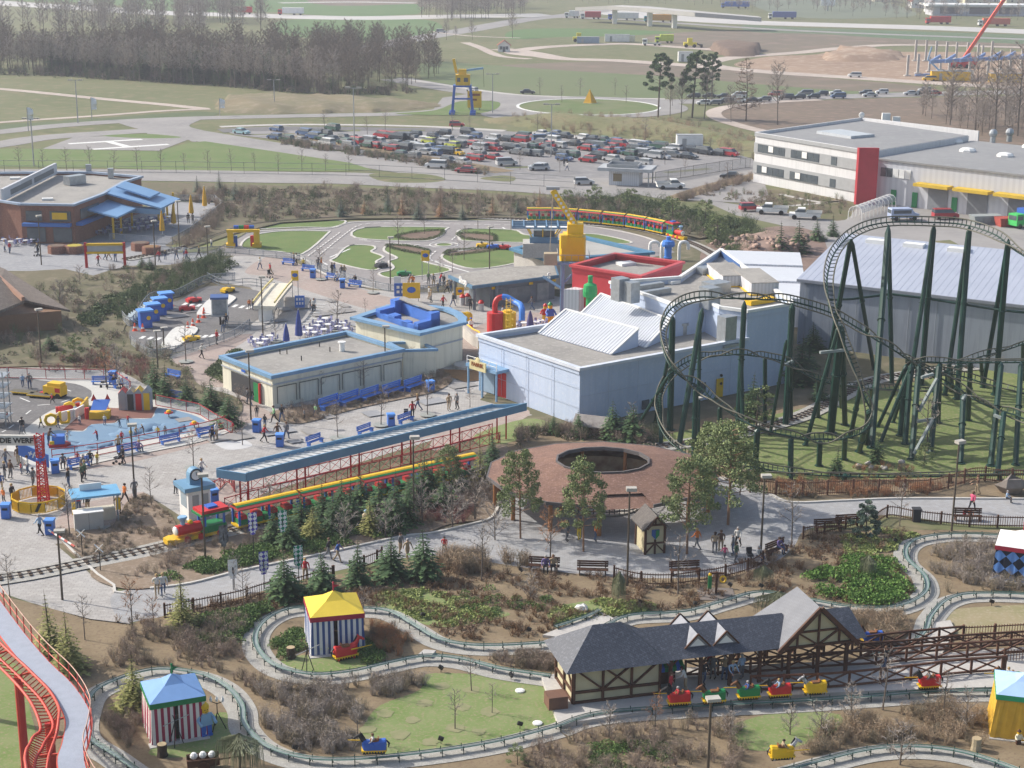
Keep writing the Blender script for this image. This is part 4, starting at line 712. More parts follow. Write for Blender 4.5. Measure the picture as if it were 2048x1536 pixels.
def gabled(t,w_,d_,h,rise,wm,rm,tm,ov=.35,frame=True):
 mb=MB();mb.add([(-w_/2,-d_/2,0),(w_/2,-d_/2,0),(w_/2,d_/2,0),(-w_/2,d_/2,0),(-w_/2,-d_/2,h),(w_/2,-d_/2,h),(w_/2,d_/2,h),(-w_/2,d_/2,h),(0,-d_/2,h+rise),(0,d_/2,h+rise)],[(0,1,5,4),(1,2,6,5),(2,3,7,6),(3,0,4,7),(4,5,8),(6,7,9)]);part(t,'wall',mb,wm)
 for s_ in (-1,1):
  ex=s_*(w_/2+ov);ez=h-ov*rise/(w_/2);mb=MB();P=[(0,-d_/2-ov,h+rise+.1),(ex,-d_/2-ov,ez+.1),(ex,d_/2+ov,ez+.1),(0,d_/2+ov,h+rise+.1)];part(t,'roof',slab(P if s_<0 else P[::-1],.1),rm)
 if frame:
  mb=MB();y=-d_/2-.03
  for x in (-w_/2,0,w_/2): mb.beam((x,y,0),(x,y,h if x else h*.5),.14)
  mb.beam((-w_/2,y,.9),(w_/2,y,.9),.12);mb.beam((-w_/2,y,h),(w_/2,y,h),.14);mb.beam((0,y,h),(0,y,h+rise),.12);mb.beam((-w_/2,y-.33,h-.2),(0,y-.33,h+rise),.14);mb.beam((w_/2,y-.33,h-.2),(0,y-.33,h+rise),.14);mb.beam((-w_/2,y,.1),(0,y,.9),.1);mb.beam((w_/2,y,.1),(0,y,.9),.1)
  for yy in (-d_/2,d_/2): mb.beam((-w_/2-.03,yy,0),(-w_/2-.03,yy,h),.14);mb.beam((w_/2+.03,yy,0),(w_/2+.03,yy,h),.14)
  part(t,'timber_frame',mb,tm)
DSH=mat('dark_shingle',(.15,.135,.125),(.11,.10,.095),rough=.9,sc=1,c3=(.2,.18,.165),pat=('brick',None),ps=2.5,pm=.4)
STUC=mat('stucco_cream',(.55,.49,.32),(.5,.44,.28),rough=.9,sc=1)
q_=G(1302,1108);t=thing('timber_kiosk','small half-timbered kiosk with heraldic shield at the ring pavilion entrance','kiosk',(q_.x,q_.y+1.1,0),rad(14));gabled(t,1.5,2.2,2.35,.75,STUC,DSH,WOOD)
mb=MB();mb.prism([(-.3,0),(.3,0),(.3,-.45),(0,-.8),(-.3,-.45)],0,.06);mb.v=[(x,-1.18-z,y+2.0) for x,y,z in mb.v];part(t,'shield',mb,mat('shield_blue',(.05,.12,.35)),label='blue shield with green half')
mb=MB();mb.prism([(-.0,-.04),(.26,-.04),(.26,-.43),(0,-.74)],0,.05);mb.v=[(x,-1.25-z,y+2.0) for x,y,z in mb.v];part(t,'shield_half',mb,GRN)
q_=G(1317,1104);t=thing('height_board','yellow and blue height measuring board beside the timber kiosk','sign',q_,rad(14));mb=MB();mb.box(-.22,.22,-.06,.06,.1,1.7);part(t,'board',mb,YEL);mb=MB();mb.box(-.22,.22,-.08,.08,1.701,2.1);part(t,'cap',mb,LBL);mb=MB();mb.box(-.26,.26,-.09,.09,0,.099);part(t,'foot',mb,GRN);mb=MB();mb.box(-.2,.2,-.075,-.062,.95,1.05);part(t,'mark',mb,RED)
q_=G(1184,868);t=thing('shingle_hut','small dark shingle hut behind the ring pavilion','hut',(q_.x,q_.y,0),rad(70));gabled(t,1.5,2.6,1.2,.55,WOOD,mat('hut_shingle',(.30,.28,.26),(.22,.2,.19),sc=2),WOOD)
SLATE=mat('slate',(.07,.078,.10),(.055,.062,.08),rough=.45,sc=.6,c3=(.12,.13,.16),pat=('tile',None,(0,0,.6)),ps=2.0,pm=.45,spec=.5)
p0=G(1147,1408,.3);p1=G(1318,1388,.3);d=(p1-p0);ax=math.atan2(d.y,d.x);Wd=d.length
t=thing('timber_station','half-timbered ride station with dark slate roofs and a big gable','station',(p0.x,p0.y,.32),ax);HTS=t
h=2.4;dp=3.6
PL=mat('plaster_panel',(.50,.46,.31),(.45,.41,.27),rough=.9,sc=1.2)
mb=MB();mb.box(0,Wd,0,dp,0,h);part(t,'wall',mb,PL)
mb=MB()
for x in (0,Wd/3,2*Wd/3,Wd): mb.beam((x,-.04,0),(x,-.04,h),.2,.14)
for z_ in (.08,.75,h-.08): mb.beam((0,-.05,z_),(Wd,-.05,z_),.14,.16)
mb.beam((.1,-.06,h-.15),(Wd/3,-.06,.8),.16,.1);mb.beam((Wd/3,-.06,h-.15),(2*Wd/3,-.06,.8),.16,.1);mb.beam((Wd/3,-.07,.8),(2*Wd/3,-.07,h-.15),.16,.1);mb.beam((2*Wd/3,-.06,.8),(Wd-.1,-.06,h-.15),.16,.1)
for y in (0,dp/2,dp): mb.beam((-.04,y,0),(-.04,y,h),.14,.2)
for z_ in (.08,.75,h-.08): mb.beam((-.05,0,z_),(-.05,dp,z_),.14,.14)
mb.beam((-.06,0,.8),(-.06,dp/2,h),.1);part(t,'timber_frame',mb,WOOD)
ov=.7;rh=1.9;xl=-ov;xr=Wd+ov*.6;y0=-ov;y1=dp+ov;ze=h-.05
hips=[(xl,y0,ze),(xr,y0,ze),(xr,y1,ze),(xl,y1,ze),(1.7,dp/2,ze+rh),(3.5,dp/2,ze+rh)]
mb=MB();mb.add(hips,[(0,1,5,4),(2,3,4,5),(3,0,4),(1,2,5)]);part(t,'roof',mb,SLATE,label='hipped slate roof over the end room')
LN=1.0
def lx(u,v,z): 
 q=G(u,v,z)-V_((p0.x,p0.y,0));return q.x*cos_(-ax)-q.y*sin_(-ax)
xe=lx(1560,1305,2.6);xg0=lx(1570,1308,2.6);xg1=lx(1722,1300,2.6);xend=xg1+.6
yr=dp/2;mb=MB();zr=ze+1.35;mb.add([(Wd-.3,y0+.2,ze+.05),(xg0+1,y0+.2,ze+.05),(xg0+1,yr,zr),(Wd-1.3,yr,zr),(Wd-.3,y1-.2,ze+.05),(xg0+1,y1-.2,ze+.05)],[(0,1,2,3),(4,3,2,5)]);part(t,'roof',mb,SLATE,label='long slate roof over the platform')
for fx in (.32,.56):
 for sy in (0,1):
  x=Wd+(xg0-Wd)*fx;y=y0+.9;yb=yr-.15;z0_=ze+.05+(y-y0)*(zr-ze)/(yr-y0)*.95
  if sy: y=y1-.9;yb=yr+.15
  mb=MB();mb.add([(x-.75,y,z0_-.05),(x+.75,y,z0_-.05),(x,y,z0_+.75),(x,yb,z0_+.75)],[(0,3,2),(1,2,3),(0,1,2)] );q2=part(t,'dormer',mb,mat('slate_light',(.25,.26,.29),(.2,.21,.24),rough=.5,sc=2))
  mb=MB();
  for s_ in (-1,1): mb.beam((x+s_*.85,y-.06,z0_-.1),(x,y-.06,z0_+.8),.09,.1)
  part(q2,'edge',mb,WOOD)
  if not sy: mb=MB();mb.add([(x-.5,y-.02,z0_),(x+.5,y-.02,z0_),(x,y-.02,z0_+.5)],[(0,1,2)]);part(q2,'louvre',mb,WHITE)
gx=(xg0+xg1)/2;gw=(xg1-xg0)/2+.3;gz=ze+2.6;yf=y0-.1
mb=MB();mb.add([(gx-gw,yf,ze-.1),(gx,yf,gz),(gx,yr+1.0,gz),(gx-gw,y1,ze-.1),(gx+gw,yf,ze-.1),(gx+gw,y1,ze-.1)],[(0,1,2,3),(4,5,2,1),(3,2,5)]);part(t,'roof',mb,mat('slate_silver',(.13,.14,.165),(.10,.11,.135),rough=.4,sc=.8,pat=('tile',None,(0,0,.6)),ps=2,pm=.35,spec=.6),label='steep gable roof, silvery slate')
mb=MB();mb.add([(gx-gw+.45,yf+.25,ze+.1),(gx+gw-.45,yf+.25,ze+.1),(gx,yf+.25,gz-.25)],[(0,1,2)]);gb=part(t,'gable',mb,PL)
mb=MB();mb.beam((gx-gw,yf,ze-.1),(gx,yf,gz+.02),.16,.28);mb.beam((gx+gw,yf,ze-.1),(gx,yf,gz+.02),.16,.28);yy=yf+.18
mb.beam((gx,yy,ze),(gx,yy,gz-.2),.18,.1);mb.beam((gx-gw*.55,yy,ze+1.05),(gx+gw*.55,yy,ze+1.05),.16,.1);mb.beam((gx-gw+.2,yy,ze+.08),(gx+gw-.2,yy,ze+.08),.2,.14)
for s_ in (-1,1): mb.beam((gx+s_*gw*.52,yy,ze+.1),(gx+s_*gw*.52,yy,ze+1.0),.16,.1);mb.beam((gx+s_*gw*.5,yy-.01,ze+1.0),(gx+s_*.1,yy-.01,ze+.15),.13,.1)
part(gb,'timber_frame',mb,WOOD)
mb=MB();mb.add([(xg1-1.5,y0+.3,ze),(xg1+1.2,y0+.5,ze),(xg1+1.4,y1-.2,ze),(xg1-1.5,yr,ze+1.3),(xg1+.8,yr,ze+1.3)],[(0,1,4,3),(1,2,4)]);part(t,'roof',mb,SLATE,label='small slate roof right of the gable')
for i in range(7):
 x=Wd+.7+(xg1-Wd-.8)*i/6
 for y in (0,dp-.2): mb=MB();mb.beam((x,y,0),(x,y,h),.2);mb.beam((x,y,h-.7),(x+.6,y,h-.02),.1);mb.beam((x,y,h-.7),(x-.6,y,h-.02),.1);part(t,'post',mb,WOOD)
mb=MB();mb.beam((Wd,0,h-.05),(xg1,0,h-.05),.2);mb.beam((Wd,dp-.2,h-.05),(xg1,dp-.2,h-.05),.2);part(t,'eaves_beam',mb,WOOD)
mb=MB();mb.box(Wd+.25,Wd+1.5,1.2,2.4,0,1.0);ct=part(t,'counter',mb,WOOD);mb=MB()
for i in range(6):
 m=MB();x=Wd+.15+i*.26;m.add([(x,.2,1.55),(x+.26,.2,1.55),(x+.26,1.3,2.1),(x,1.3,2.1),(x,.2,1.3),(x+.26,.2,1.3)],[(0,1,2,3),(4,5,1,0)]);part(ct,'awning_stripe',m,BLUE if i%2==0 else GRN)
mb=MB();mb.box(-1.5,-.3,-.9,.2,0,.8);solo('storage_bin',mb,mat('bin_brown',(.17,.09,.06),(.13,.07,.05),sc=1),'brown wooden storage chest on the platform by the timber station','chest',(p0.x-.3,p0.y+.3,.32),ax)
SB=mat('canopy_steel_blue',(.155,.30,.44),(.13,.26,.39),rough=.5,sc=.6)
cz=3.3;f0=G(433,937,cz);f1=G(985,808,cz);n0=G(492,946,cz);n1=G(1053,806,cz)
t=thing('platform_canopy','long steel-blue trough canopy over the toy train platform','canopy',((n0.x+n1.x)/2,(n0.y+n1.y)/2,0));CAN=t
u=(n1-n0);ax2=math.atan2(u.y,u.x);
mb=MB();V3=V_((0,0,1));mid0=(f0+n0)/2;mid1=(f1+n1)/2
mb.add([f0,n0,n1,f1,f0+V3*-.4,n0+V3*-.4,n1+V3*-.4,f1+V3*-.4],[]);mb.v=[];mb.f=[];mb.mi=[]
for a_,b_ in ((f0,f1),(n0,n1)): mb.beam(a_-V3*.35,b_-V3*.35,.12,.75)
mb.beam(f0-V3*.4,n0-V3*.4,.13,.7);mb.beam(f1-V3*.4,n1-V3*.4,.12,.7);part(t,'fascia',mb,SB,world=True)
mb=MB();uu=u.normalized();wv=(n0-f0);N_=int(u.length/.8)
mb.add([f0-V3*.3,n0-V3*.5,n1-V3*.5,f1-V3*.3],[(0,1,2,3)])
for i in range(1,N_): a_=f0.lerp(f1,i/N_)-V3*.28;b_=n0.lerp(n1,i/N_)-V3*.48;mb.beam(a_,b_,.08,.1)
part(t,'roof_sheet',mb,mat('pale_sheet',(.60,.60,.58),(.5,.5,.48),rough=.5,sc=.8),world=True)
for i in range(6):
 f_=.04+i*.186
 for g_ in (.35,.62):
  p_=f0.lerp(f1,f_).lerp(n0.lerp(n1,f_),g_);mb=MB();mb.beam((p_.x,p_.y,0),(p_.x,p_.y,2.9),.14);part(t,'column',mb,RED,world=True)
q_=G(386,1042);t=thing('clock_kiosk','white kiosk with steel-blue roof and round clock','kiosk',(q_.x,q_.y+1.2,0),rad(33))
mb=MB();mb.box(-.95,.95,-.95,.95,0,2.5);part(t,'wall',mb,WHITE)
mb=MB();mb.box(-1.3,1.3,-1.25,1.25,2.5,2.85);part(t,'roof',mb,SB)
mb=MB();mb.prism([(-.55*cos_(a_*pi_/8),.55*sin_(a_*pi_/8)+.75) for a_ in range(9)]+[(.55,0),(-.55,0)],-.45,.25);mb.v=[(x,z,y+2.85) for x,y,z in mb.v];ck=part(t,'clock_housing',mb,SB)
mb=MB();mb.tube([(0,-.46,3.6),(0,-.5,3.6)],.4,20);cf=part(t,'clock_face',mb,WHITE);mb=MB();mb.beam((0,-.53,3.6),(0,-.53,3.85),.05,.03);mb.beam((0,-.53,3.6),(.2,-.53,3.55),.05,.03);part(cf,'hand',mb,BLK);mb=MB();mb.tube([(.44*cos_(a_*pi_/10),-.5,3.6+.44*sin_(a_*pi_/10)) for a_ in range(20)],.045,5,closed=True);part(cf,'rim',mb,BLK)
mb=MB();mb.box(.2,.75,-.97,-.955,.05,2.1);mb.box(-.6,-.05,-.97,-.955,.8,2.1);part(t,'door',mb,GREY);mb=MB();mb.box(-.97,-.955,-.6,.6,1.0,2.2);part(t,'window',mb,mat('pale_glass',(.35,.42,.47),rough=.2))
q_=G(185,1050);t=thing('snack_stand','open snack stand with flat blue roof beside the yellow ring fence','stand',(q_.x,q_.y+1.2,0),rad(22))
mb=MB();mb.box(-1.9,1.9,-1.2,1.2,2.25,2.42);part(t,'roof',mb,mat('stand_blue',(.16,.38,.58),(.13,.33,.52),sc=1,rough=.5))
for x,y in ((-1.6,-1),(1.6,-1),(-1.6,1),(1.6,1)): mb=MB();mb.beam((x,y,0),(x,y,2.25),.1);part(t,'post',mb,GREY)
mb=MB();mb.box(-1.4,1.5,-.4,.5,0,.95);part(t,'counter',mb,mat('counter_cream',(.6,.55,.45)));mb=MB();mb.box(-1.1,.6,.4,.5,2.42,2.95);part(t,'sign_panel',mb,WHITE)
for x in (-1.75,1.65): mb=MB();mb.obox((x,-1.0,1.5),(.35,.1,1.0));part(t,'banner',mb,YEL)
q_=G(175,1062);t=thing('service_box','grey metal equipment box in front of the snack stand','cabinet',(q_.x,q_.y+.5,0),rad(20));mb=MB();mb.box(-1.1,1.1,-.45,.45,.05,1.45);part(t,'body',mb,mat('box_grey',(.42,.42,.40),(.38,.38,.36)));mb=MB();mb.box(-1.15,1.15,-.5,.5,1.452,1.52);part(t,'lid',mb,WHITE);mb=MB();mb.box(-.01,.01,-.46,-.452,.1,1.4);part(t,'seam',mb,BLK)
q_=G(1255,372);t=thing('ticket_building','small grey ticket building with overhanging flat roof at the car park exit','building',(q_.x,q_.y+2,0),rad(-14))
mb=MB();mb.box(-3,2.6,-2,2,0,2.7);part(t,'wall',mb,CLAD);mb=MB();mb.box(-5,5,-3,3,2.7,3.3);part(t,'roof',mb,mat('cap_grey',(.42,.44,.46)));mb=MB();
for x0,x1,y0_,y1_ in ((-3.4,2.4,-2.2,-2),(-3.4,2.4,2,2.2),(-3.4,-3.2,-2,2),(2.2,2.4,-2,2)): mb.box(x0,x1,y0_,y1_,3.3,3.9)
part(t,'roof_curb',mb,GREY);mb=MB();mb.box(-2.2,-.6,-2.06,-2.01,.8,2.2);part(t,'window',mb,mat('warm_glass',(.25,.2,.12),rough=.2));mb=MB();mb.beam((4.4,-2.4,0),(4.4,-2.4,2.7),.2);mb.beam((4.4,2.4,0),(4.4,2.4,2.7),.2);part(t,'post',mb,GREY)
def house(u,v,w_,d_,h,rise,wm,rm,label,rz=0,name='house'):
 q=G(u,v);t=thing(name,label,'house',(q.x,q.y+d_/2,0),rz);gabled(t,w_,d_,h,rise,wm,rm,WOOD,ov=.5,frame=False)
 for x in (-w_/4,w_/4): mb=MB();mb.box(x-.5,x+.5,-d_/2-.05,-d_/2-.01,h*.35,h*.35+1.2);part(t,'window',mb,GLASS)
 mb=MB();mb.box(-.5,.5,-d_/2-.05,-d_/2-.01,0,2);part(t,'door',mb,GLASS);return t
RT=mat('red_tile',(.35,.10,.06),(.28,.08,.05),rough=.8,sc=.5)
house(1008,104,4.4,4,2.6,1.6,WHITE,RT,'tiny white hut with red roof alone on the meadow')
house(1888,26,15,16,6,8,WHITE,mat('grey_tile',(.3,.28,.28)),'white gabled farmhouse at the village edge behind the motorway')
house(1950,14,12,14,5,6,CREAM,RT,'cream village house with red roof behind the long hall');house(1990,4,12,12,5,6,WHITE,RT,'white village house with red roof at the upper right');house(2035,10,14,14,5,6,CREAM,RT,'cream village house with red roof in the upper right corner');house(1765,4,10,10,5,5,CREAM,RT,'low village house with red roof beside the white billboard');house(1840,16,10,10,4,4,WHITE,RT,'small white village house left of the gabled farmhouse')
q_=G(1975,32);t=thing('village_hall','long low white hall with flat roof and dark windows near the village','building',(q_.x,q_.y+8,0));mb=MB();mb.box(-30,24,-8,8,0,5);part(t,'wall',mb,mat('hall_pale',(.55,.55,.6)));mb=MB();mb.box(-33,27,-10,10,5,6);part(t,'roof',mb,WHITE)
for x in (-20,-4,12): mb=MB();mb.box(x-6,x+5,-8.1,-8.01,1,4.4);part(t,'window',mb,mat('brown_window',(.18,.15,.16)))
q_=G(1655,22);t=thing('billboard','white billboard on a post beyond the motorway','billboard',q_);mb=MB();mb.box(-4,4,-.2,.2,3,14);part(t,'panel',mb,WHITE);mb=MB();mb.box(-.4,.4,-.3,.3,0,3);part(t,'post',mb,GREY)
t=thing('motorway_bridge','concrete road bridge on pillars crossing the motorway','bridge',G(1260,20));mb=MB();P=[G(1165,14,7),G(1230,11,8.5),G(1300,15,8.5),G(1400,24,8),G(1520,34,6)]
L_,R_=ribbon(P,11)
for i in range(len(P)-1): mb.add([(L_[i].x,L_[i].y,P[i].z),(R_[i].x,R_[i].y,P[i].z),(R_[i+1].x,R_[i+1].y,P[i+1].z),(L_[i+1].x,L_[i+1].y,P[i+1].z)]+[(L_[i].x,L_[i].y,P[i].z-1.8),(R_[i].x,R_[i].y,P[i].z-1.8),(R_[i+1].x,R_[i+1].y,P[i+1].z-1.8),(L_[i+1].x,L_[i+1].y,P[i+1].z-1.8)],[(0,1,2,3),(4,7,6,5),(1,5,6,2),(0,3,7,4)])
part(t,'deck',mb,MWAY,world=True)
for p_ in (P[1],P[2],P[2].lerp(P[3],.5)): mb=MB();mb.box(p_.x-1,p_.x+1,p_.y-4,p_.y+4,0,p_.z-1.85);part(t,'pillar',mb,WHITE,world=True)
q_=G(1900,150);
def col_(u,v,vt): 
 b=G(u,v);h=HT(u,v,vt);mb=MB();mb.box(-.35,.35,-.35,.35,0,h);mb.box(-1,1,-1,1,0,.3);return b,h,mb
cols=[(1814,152,110),(1835,147,108),(1858,143,113),(1830,122,80),(1851,122,80),(1871,120,82),(1892,122,83),(1912,118,84),(1934,120,85),(1964,118,90),(1982,82+42,82),(1880,140,112),(1898,142,112),(1938,152,112),(1955,120,88),(2000,140,100),(2020,138,98),(2042,136,97),(1975,150,112)]
for i,c_ in enumerate(cols):
 b,h,mb=col_(*c_);solo('concrete_column',mb,CONC,'bare concrete column, %s of those on the hall building site'%NUM[i],'column',b,0,'columns of the hall under construction')
t=thing('steel_frame','blue steel roof trusses lying across the new hall frame','steelwork',G(1960,140));mb=MB()
for i in range(7):
 a_=G(1860+i*30,124-i*1.5,6);b_=G(1880+i*30,112-i*1.5,6.5);mb.beam(a_,b_,.5,.9);mb.beam(a_,G(1895+i*30,121-i*1.5,5.5),.5,1.1)
part(t,'truss',mb,mat('site_blue',(.22,.32,.55)),world=True);mb=MB()
for i in range(5): mb.beam(G(1830+i*18,150-i,0.5),G(1850+i*18,150-i,.5),.8,.6)
part(t,'stacked_beam',mb,mat('site_blue',(.22,.32,.55)),world=True)
q_=G(1925,136);t=thing('mobile_crane','red mobile crane with long raised boom at the hall building site','crane',q_);mb=MB();mb.obox((0,0,1.4),(9,3,2));mb.obox((2.5,0,3),(3,2.6,1.6));part(t,'body',mb,RED)
for x in (-3.4,-1.2,1.2,3.4): mb=MB();mb.tube([(x,-1.6,.7),(x,1.6,.7)],.7,10);part(t,'wheel',mb,TYRE)
tp=G(1992,40,26)-q_;tp=V_((14,0,26));mb=MB();mb.beam((0,0,3),tp,1.0,1.0);part(t,'boom',mb,mat('crane_red',(.7,.12,.08)))
q_=G(1580,88);t=thing('cherry_picker','small blue access lift at the building site','lift',G(1878,150));mb=MB();mb.obox((0,0,.8),(4,2,1.2));part(t,'body',mb,LBL);mb=MB();mb.beam((0,0,1.4),(-4,0,5),.5);mb.beam((-4,0,5),(-3,0,9),.4);part(t,'arm',mb,LBL)
CG=mat('coaster_green',(.014,.052,.038),(.011,.04,.03),rough=.4,sc=1);RAILB=mat('coaster_rail',(.15,.14,.105),(.10,.10,.075),rough=.5,sc=1.5)
def railtrack(t,pts,gauge,rr,mr,mt,tie=.9,bank=14,spine=True,k=7,tier=.05,nm=''):
 P=cr([G(*p) for p in pts],False,k);n=len(P);lat=[]
 for i in range(n):
  a=P[max(0,i-2)];b=P[i];c=P[min(n-1,i+2)];d=(c-a);h=V_((-d.y,d.x,0)).normalized()
  d1=(b-a);d2=(c-b);cv=0
  if d1.length>.01 and d2.length>.01: cv=(d1.x*d2.y-d1.y*d2.x)/(d1.length*d2.length)/max(.5,(d1.length+d2.length)/2)
  lat.append((h,max(-1.0,min(1.0,cv*bank))))
 for _ in range(6): lat=[(lat[i][0],(lat[max(0,i-1)][1]+lat[i][1]*2+lat[min(n-1,i+1)][1])/4) for i in range(n)]
 L_=[];R_=[];S_=[]
 for p,(h,b) in zip(P,lat): 
  v=(h*cos_(b)-V_((0,0,1))*sin_(b));u=V_((0,0,cos_(b)))+h*sin_(b);L_.append(p+v*gauge/2);R_.append(p-v*gauge/2);S_.append(p-u*.28)
 mb=MB();mb.tube(L_,rr,5);part(t,'rail',mb,mr,world=True,smooth=True);mb=MB();mb.tube(R_,rr,5);part(t,'rail',mb,mr,world=True,smooth=True)
 mb=MB();acc=0;last=-9
 for i in range(1,n):
  seg=(P[i]-P[i-1]).length;m=int(seg/tie)+1
  for j in range(m):
   f=j/m;l=L_[i-1].lerp(L_[i],f);r=R_[i-1].lerp(R_[i],f);s_=S_[i-1].lerp(S_[i],f);mb.tube([l,s_,r],tier,3,cap=False)
 part(t,'crossties',mb,mt,world=True)
 if spine: mb=MB();mb.tube(S_,rr*1.1,5);part(t,'spine',mb,mt,world=True,smooth=True)
 return P
t=thing('roller_coaster','tall dark green roller coaster looping over the lawn beside the blue hall','coaster',G(1640,940));RC=t
TA=[(2150,560,15.5),(2048,505,16.5),(1990,468,17.2),(1930,448,17.5),(1870,443,17.5),(1775,443,17.5),(1715,460,17),(1675,495,16.3),(1658,545,15),(1662,600,13.4),(1680,650,11.8),(1700,705,9.8),(1722,765,7.5),(1738,820,5.2),(1728,855,3.8),(1695,870,3.2),(1640,876,2.9),(1580,868,3.5),(1510,848,4.3),(1440,805,5.5),(1395,770,6.6),(1350,735,8),(1330,690,9.5),(1328,650,10.7),(1350,612,11.9),(1400,592,12.5),(1490,592,12.6),(1560,596,12.2),(1610,607,11.6),(1665,625,10.8),(1720,655,9.6),(1780,690,8.3),(1830,722,6.9),(1900,765,5.1),(1970,803,4.1),(2048,835,3.4),(2150,880,3)]
TC=[(1870,778,2.6),(1800,776,3),(1740,772,3.6),(1680,765,4.5),(1635,755,5.4),(1580,725,6.7),(1530,710,7.4),(1480,704,7.7),(1430,707,7.4),(1385,718,6.8),(1345,745,6),(1322,780,5),(1318,815,4.2),(1325,850,3.4),(1350,885,2.6),(1395,912,2),(1450,922,1.6),(1510,932,1.1),(1580,940,.85),(1700,947,.8),(1860,947,.8),(2200,940,.8)]
TD=[(2200,716,7),(2048,719,7),(1940,720,7),(1870,720,7),(1830,718,6.9),(1815,722,6.6),(1835,732,6.2),(1900,745,5.6),(1980,765,5),(2160,810,4)]
TE=[(1860,752,4),(1900,736,4),(1960,712,4.5),(2048,682,5.5),(2160,640,6.5)]
PA=railtrack(t,TA,1.0,.075,RAILB,CG,tie=.95);PC=railtrack(t,TC,.9,.065,RAILB,CG,tie=1.0);railtrack(t,TD,.9,.065,RAILB,CG);railtrack(t,TE,.9,.06,RAILB,CG)
SUP=[(1510,938,1515,858,4.1,.27),(1581,950,1582,876,3.2,.25),(1638,932,1640,882,2.6,.25),(1688,919,1690,876,2.8,.24),(1475,862,1489,602,12.3,.26),(1571,850,1585,606,11.9,.3),(1540,870,1573,680,10,.16),(1358,891,1405,616,12,.26),(1396,880,1400,625,11.5,.18),(1340,860,1345,630,11,.3),(1272,857,1336,753,7.4,.16),(1310,845,1340,700,9,.18),(1611,890,1678,650,11.4,.2),(1661,866,1683,650,11.4,.4),(1690,850,1684,660,11,.26),(1650,762,1702,478,16.8,.26),(1748,740,1703,478,16.8,.22),(1743,896,1777,450,17.2,.3),(1784,768,1777,450,17.2,.24),(1815,800,1868,448,17.2,.24),(1842,770,1868,448,17.2,.3),(1890,790,1939,450,17.2,.24),(1914,798,1939,450,17.2,.3),(1966,775,2017,478,16.8,.24),(1990,790,2017,478,16.8,.3),(1718,904,1728,862,3.5,.26),(1731,888,1738,822,5,.26),(1700,875,1722,770,7,.22),(1800,871,1812,728,6.7,.26),(1810,888,1822,728,6.8,.26),(1823,919,1838,728,6.7,.27),(1861,906,1878,728,6.8,.27),(1876,846,1880,724,6.8,.25),(1921,927,1927,788,4.7,.27),(1936,841,1941,724,6.8,.25),(1981,932,2003,724,6.8,.27),(1995,948,2008,822,3.7,.25),(2031,930,2042,724,6.8,.25),(1755,854,1812,732,6.6,.18),(1762,883,1822,732,6.6,.18),(1786,845,1822,740,6.4,.17),(1633,1,1,1,1,1),(1440,918,1440,812,5.2,.22),(1388,912,1392,776,6.2,.26),(1322,890,1322,785,4.6,.2),(1486,870,1482,708,7.3,.2),(1530,850,1530,714,7.1,.2),(1582,840,1582,728,6.4,.2),(1636,835,1637,758,5.1,.2),(1682,815,1682,768,4.3,.2),(1742,812,1742,776,3.4,.2),(1905,775,1902,738,3.8,.2),(1965,770,1962,716,4.2,.2),(2045,760,2046,686,5.2,.2),(1512,950,1512,934,1,.2),(1582,962,1582,942,.8,.2),(1690,962,1690,949,.7,.2),(1797,965,1797,950,.7,.2),(1900,965,1900,950,.7,.2),(2000,960,2000,947,.7,.2),(1835,755,1835,728,5.9,.2),(1900,780,1898,750,5.3,.2)]
for s_ in SUP:
 if s_[0]==1633: continue
 b=G(s_[0],s_[1]);tp_=G(s_[2],s_[3],s_[4]);d=tp_-b;mb=MB();r_=s_[5]*1.0;mb.tube([b,b+d*.96,tp_],[r_,r_,.06],8);mb.cyl((b.x,b.y,0),r_*1.6,.08,8)
 if d.length>5: m_=b+d*.55;mb.tube([m_,m_+d.normalized()*.1],r_*1.35,8)
 part(t,'support',mb,CG,world=True,smooth=False)
mb=MB();tie=[G(1655,600,9.4),G(1703,598,9.2),G(1780,588,9.6),G(1848,596,9.4),G(1930,609,9.2),G(2000,620,9.2),G(2080,628,9.2)];mb.tube(tie,.13,6);part(t,'tie_beam',mb,CG,world=True)
for a_,b_ in (((1837,823,3.2),(1874,757,6)),((1828,908,.5),(1865,840,3.2)),((1835,843,2.9),(1866,838,3)),((1843,755,6),(1866,748,6.2)),((1570,730,6.5),(1585,722,6.6)),((1640,705,9),(1690,700,9)),((1925,800,4.4),(1932,790,4.8)),((1988,830,3.4),(2003,836,3.3))):
 mb=MB();mb.beam(G(*a_),G(*b_),.24);part(t,'strut',mb,mat('coaster_strut',(.30,.33,.33),(.2,.24,.23)),world=True)
RDC=mat('coaster_red',(.62,.09,.06),(.5,.07,.05),rough=.4,sc=1)
t=thing('red_coaster','bright red coaster track curving along a grey catwalk at the lower left','coaster',G(60,1500));z=6
RT_=[(-70,1240,z),(-10,1300,z),(42,1350,z),(82,1395,z),(100,1440,z),(86,1480,z-.1),(74,1512,z-.2),(76,1550,z-.4),(110,1610,z-.8)]
railtrack(t,RT_,1.15,.085,RDC,RDC,tie=.7,bank=3,spine=True,tier=.045)
WP=cr([G(*p) for p in [(-60,1150,z),(20,1262,z),(72,1325,z),(125,1378,z),(156,1432,z),(152,1480,z-.1),(142,1520,z-.2),(158,1570,z-.4),(200,1630,z-.6)]],False,6);L_,R_=ribbon(WP,1.3);mb=MB();n=len(WP)
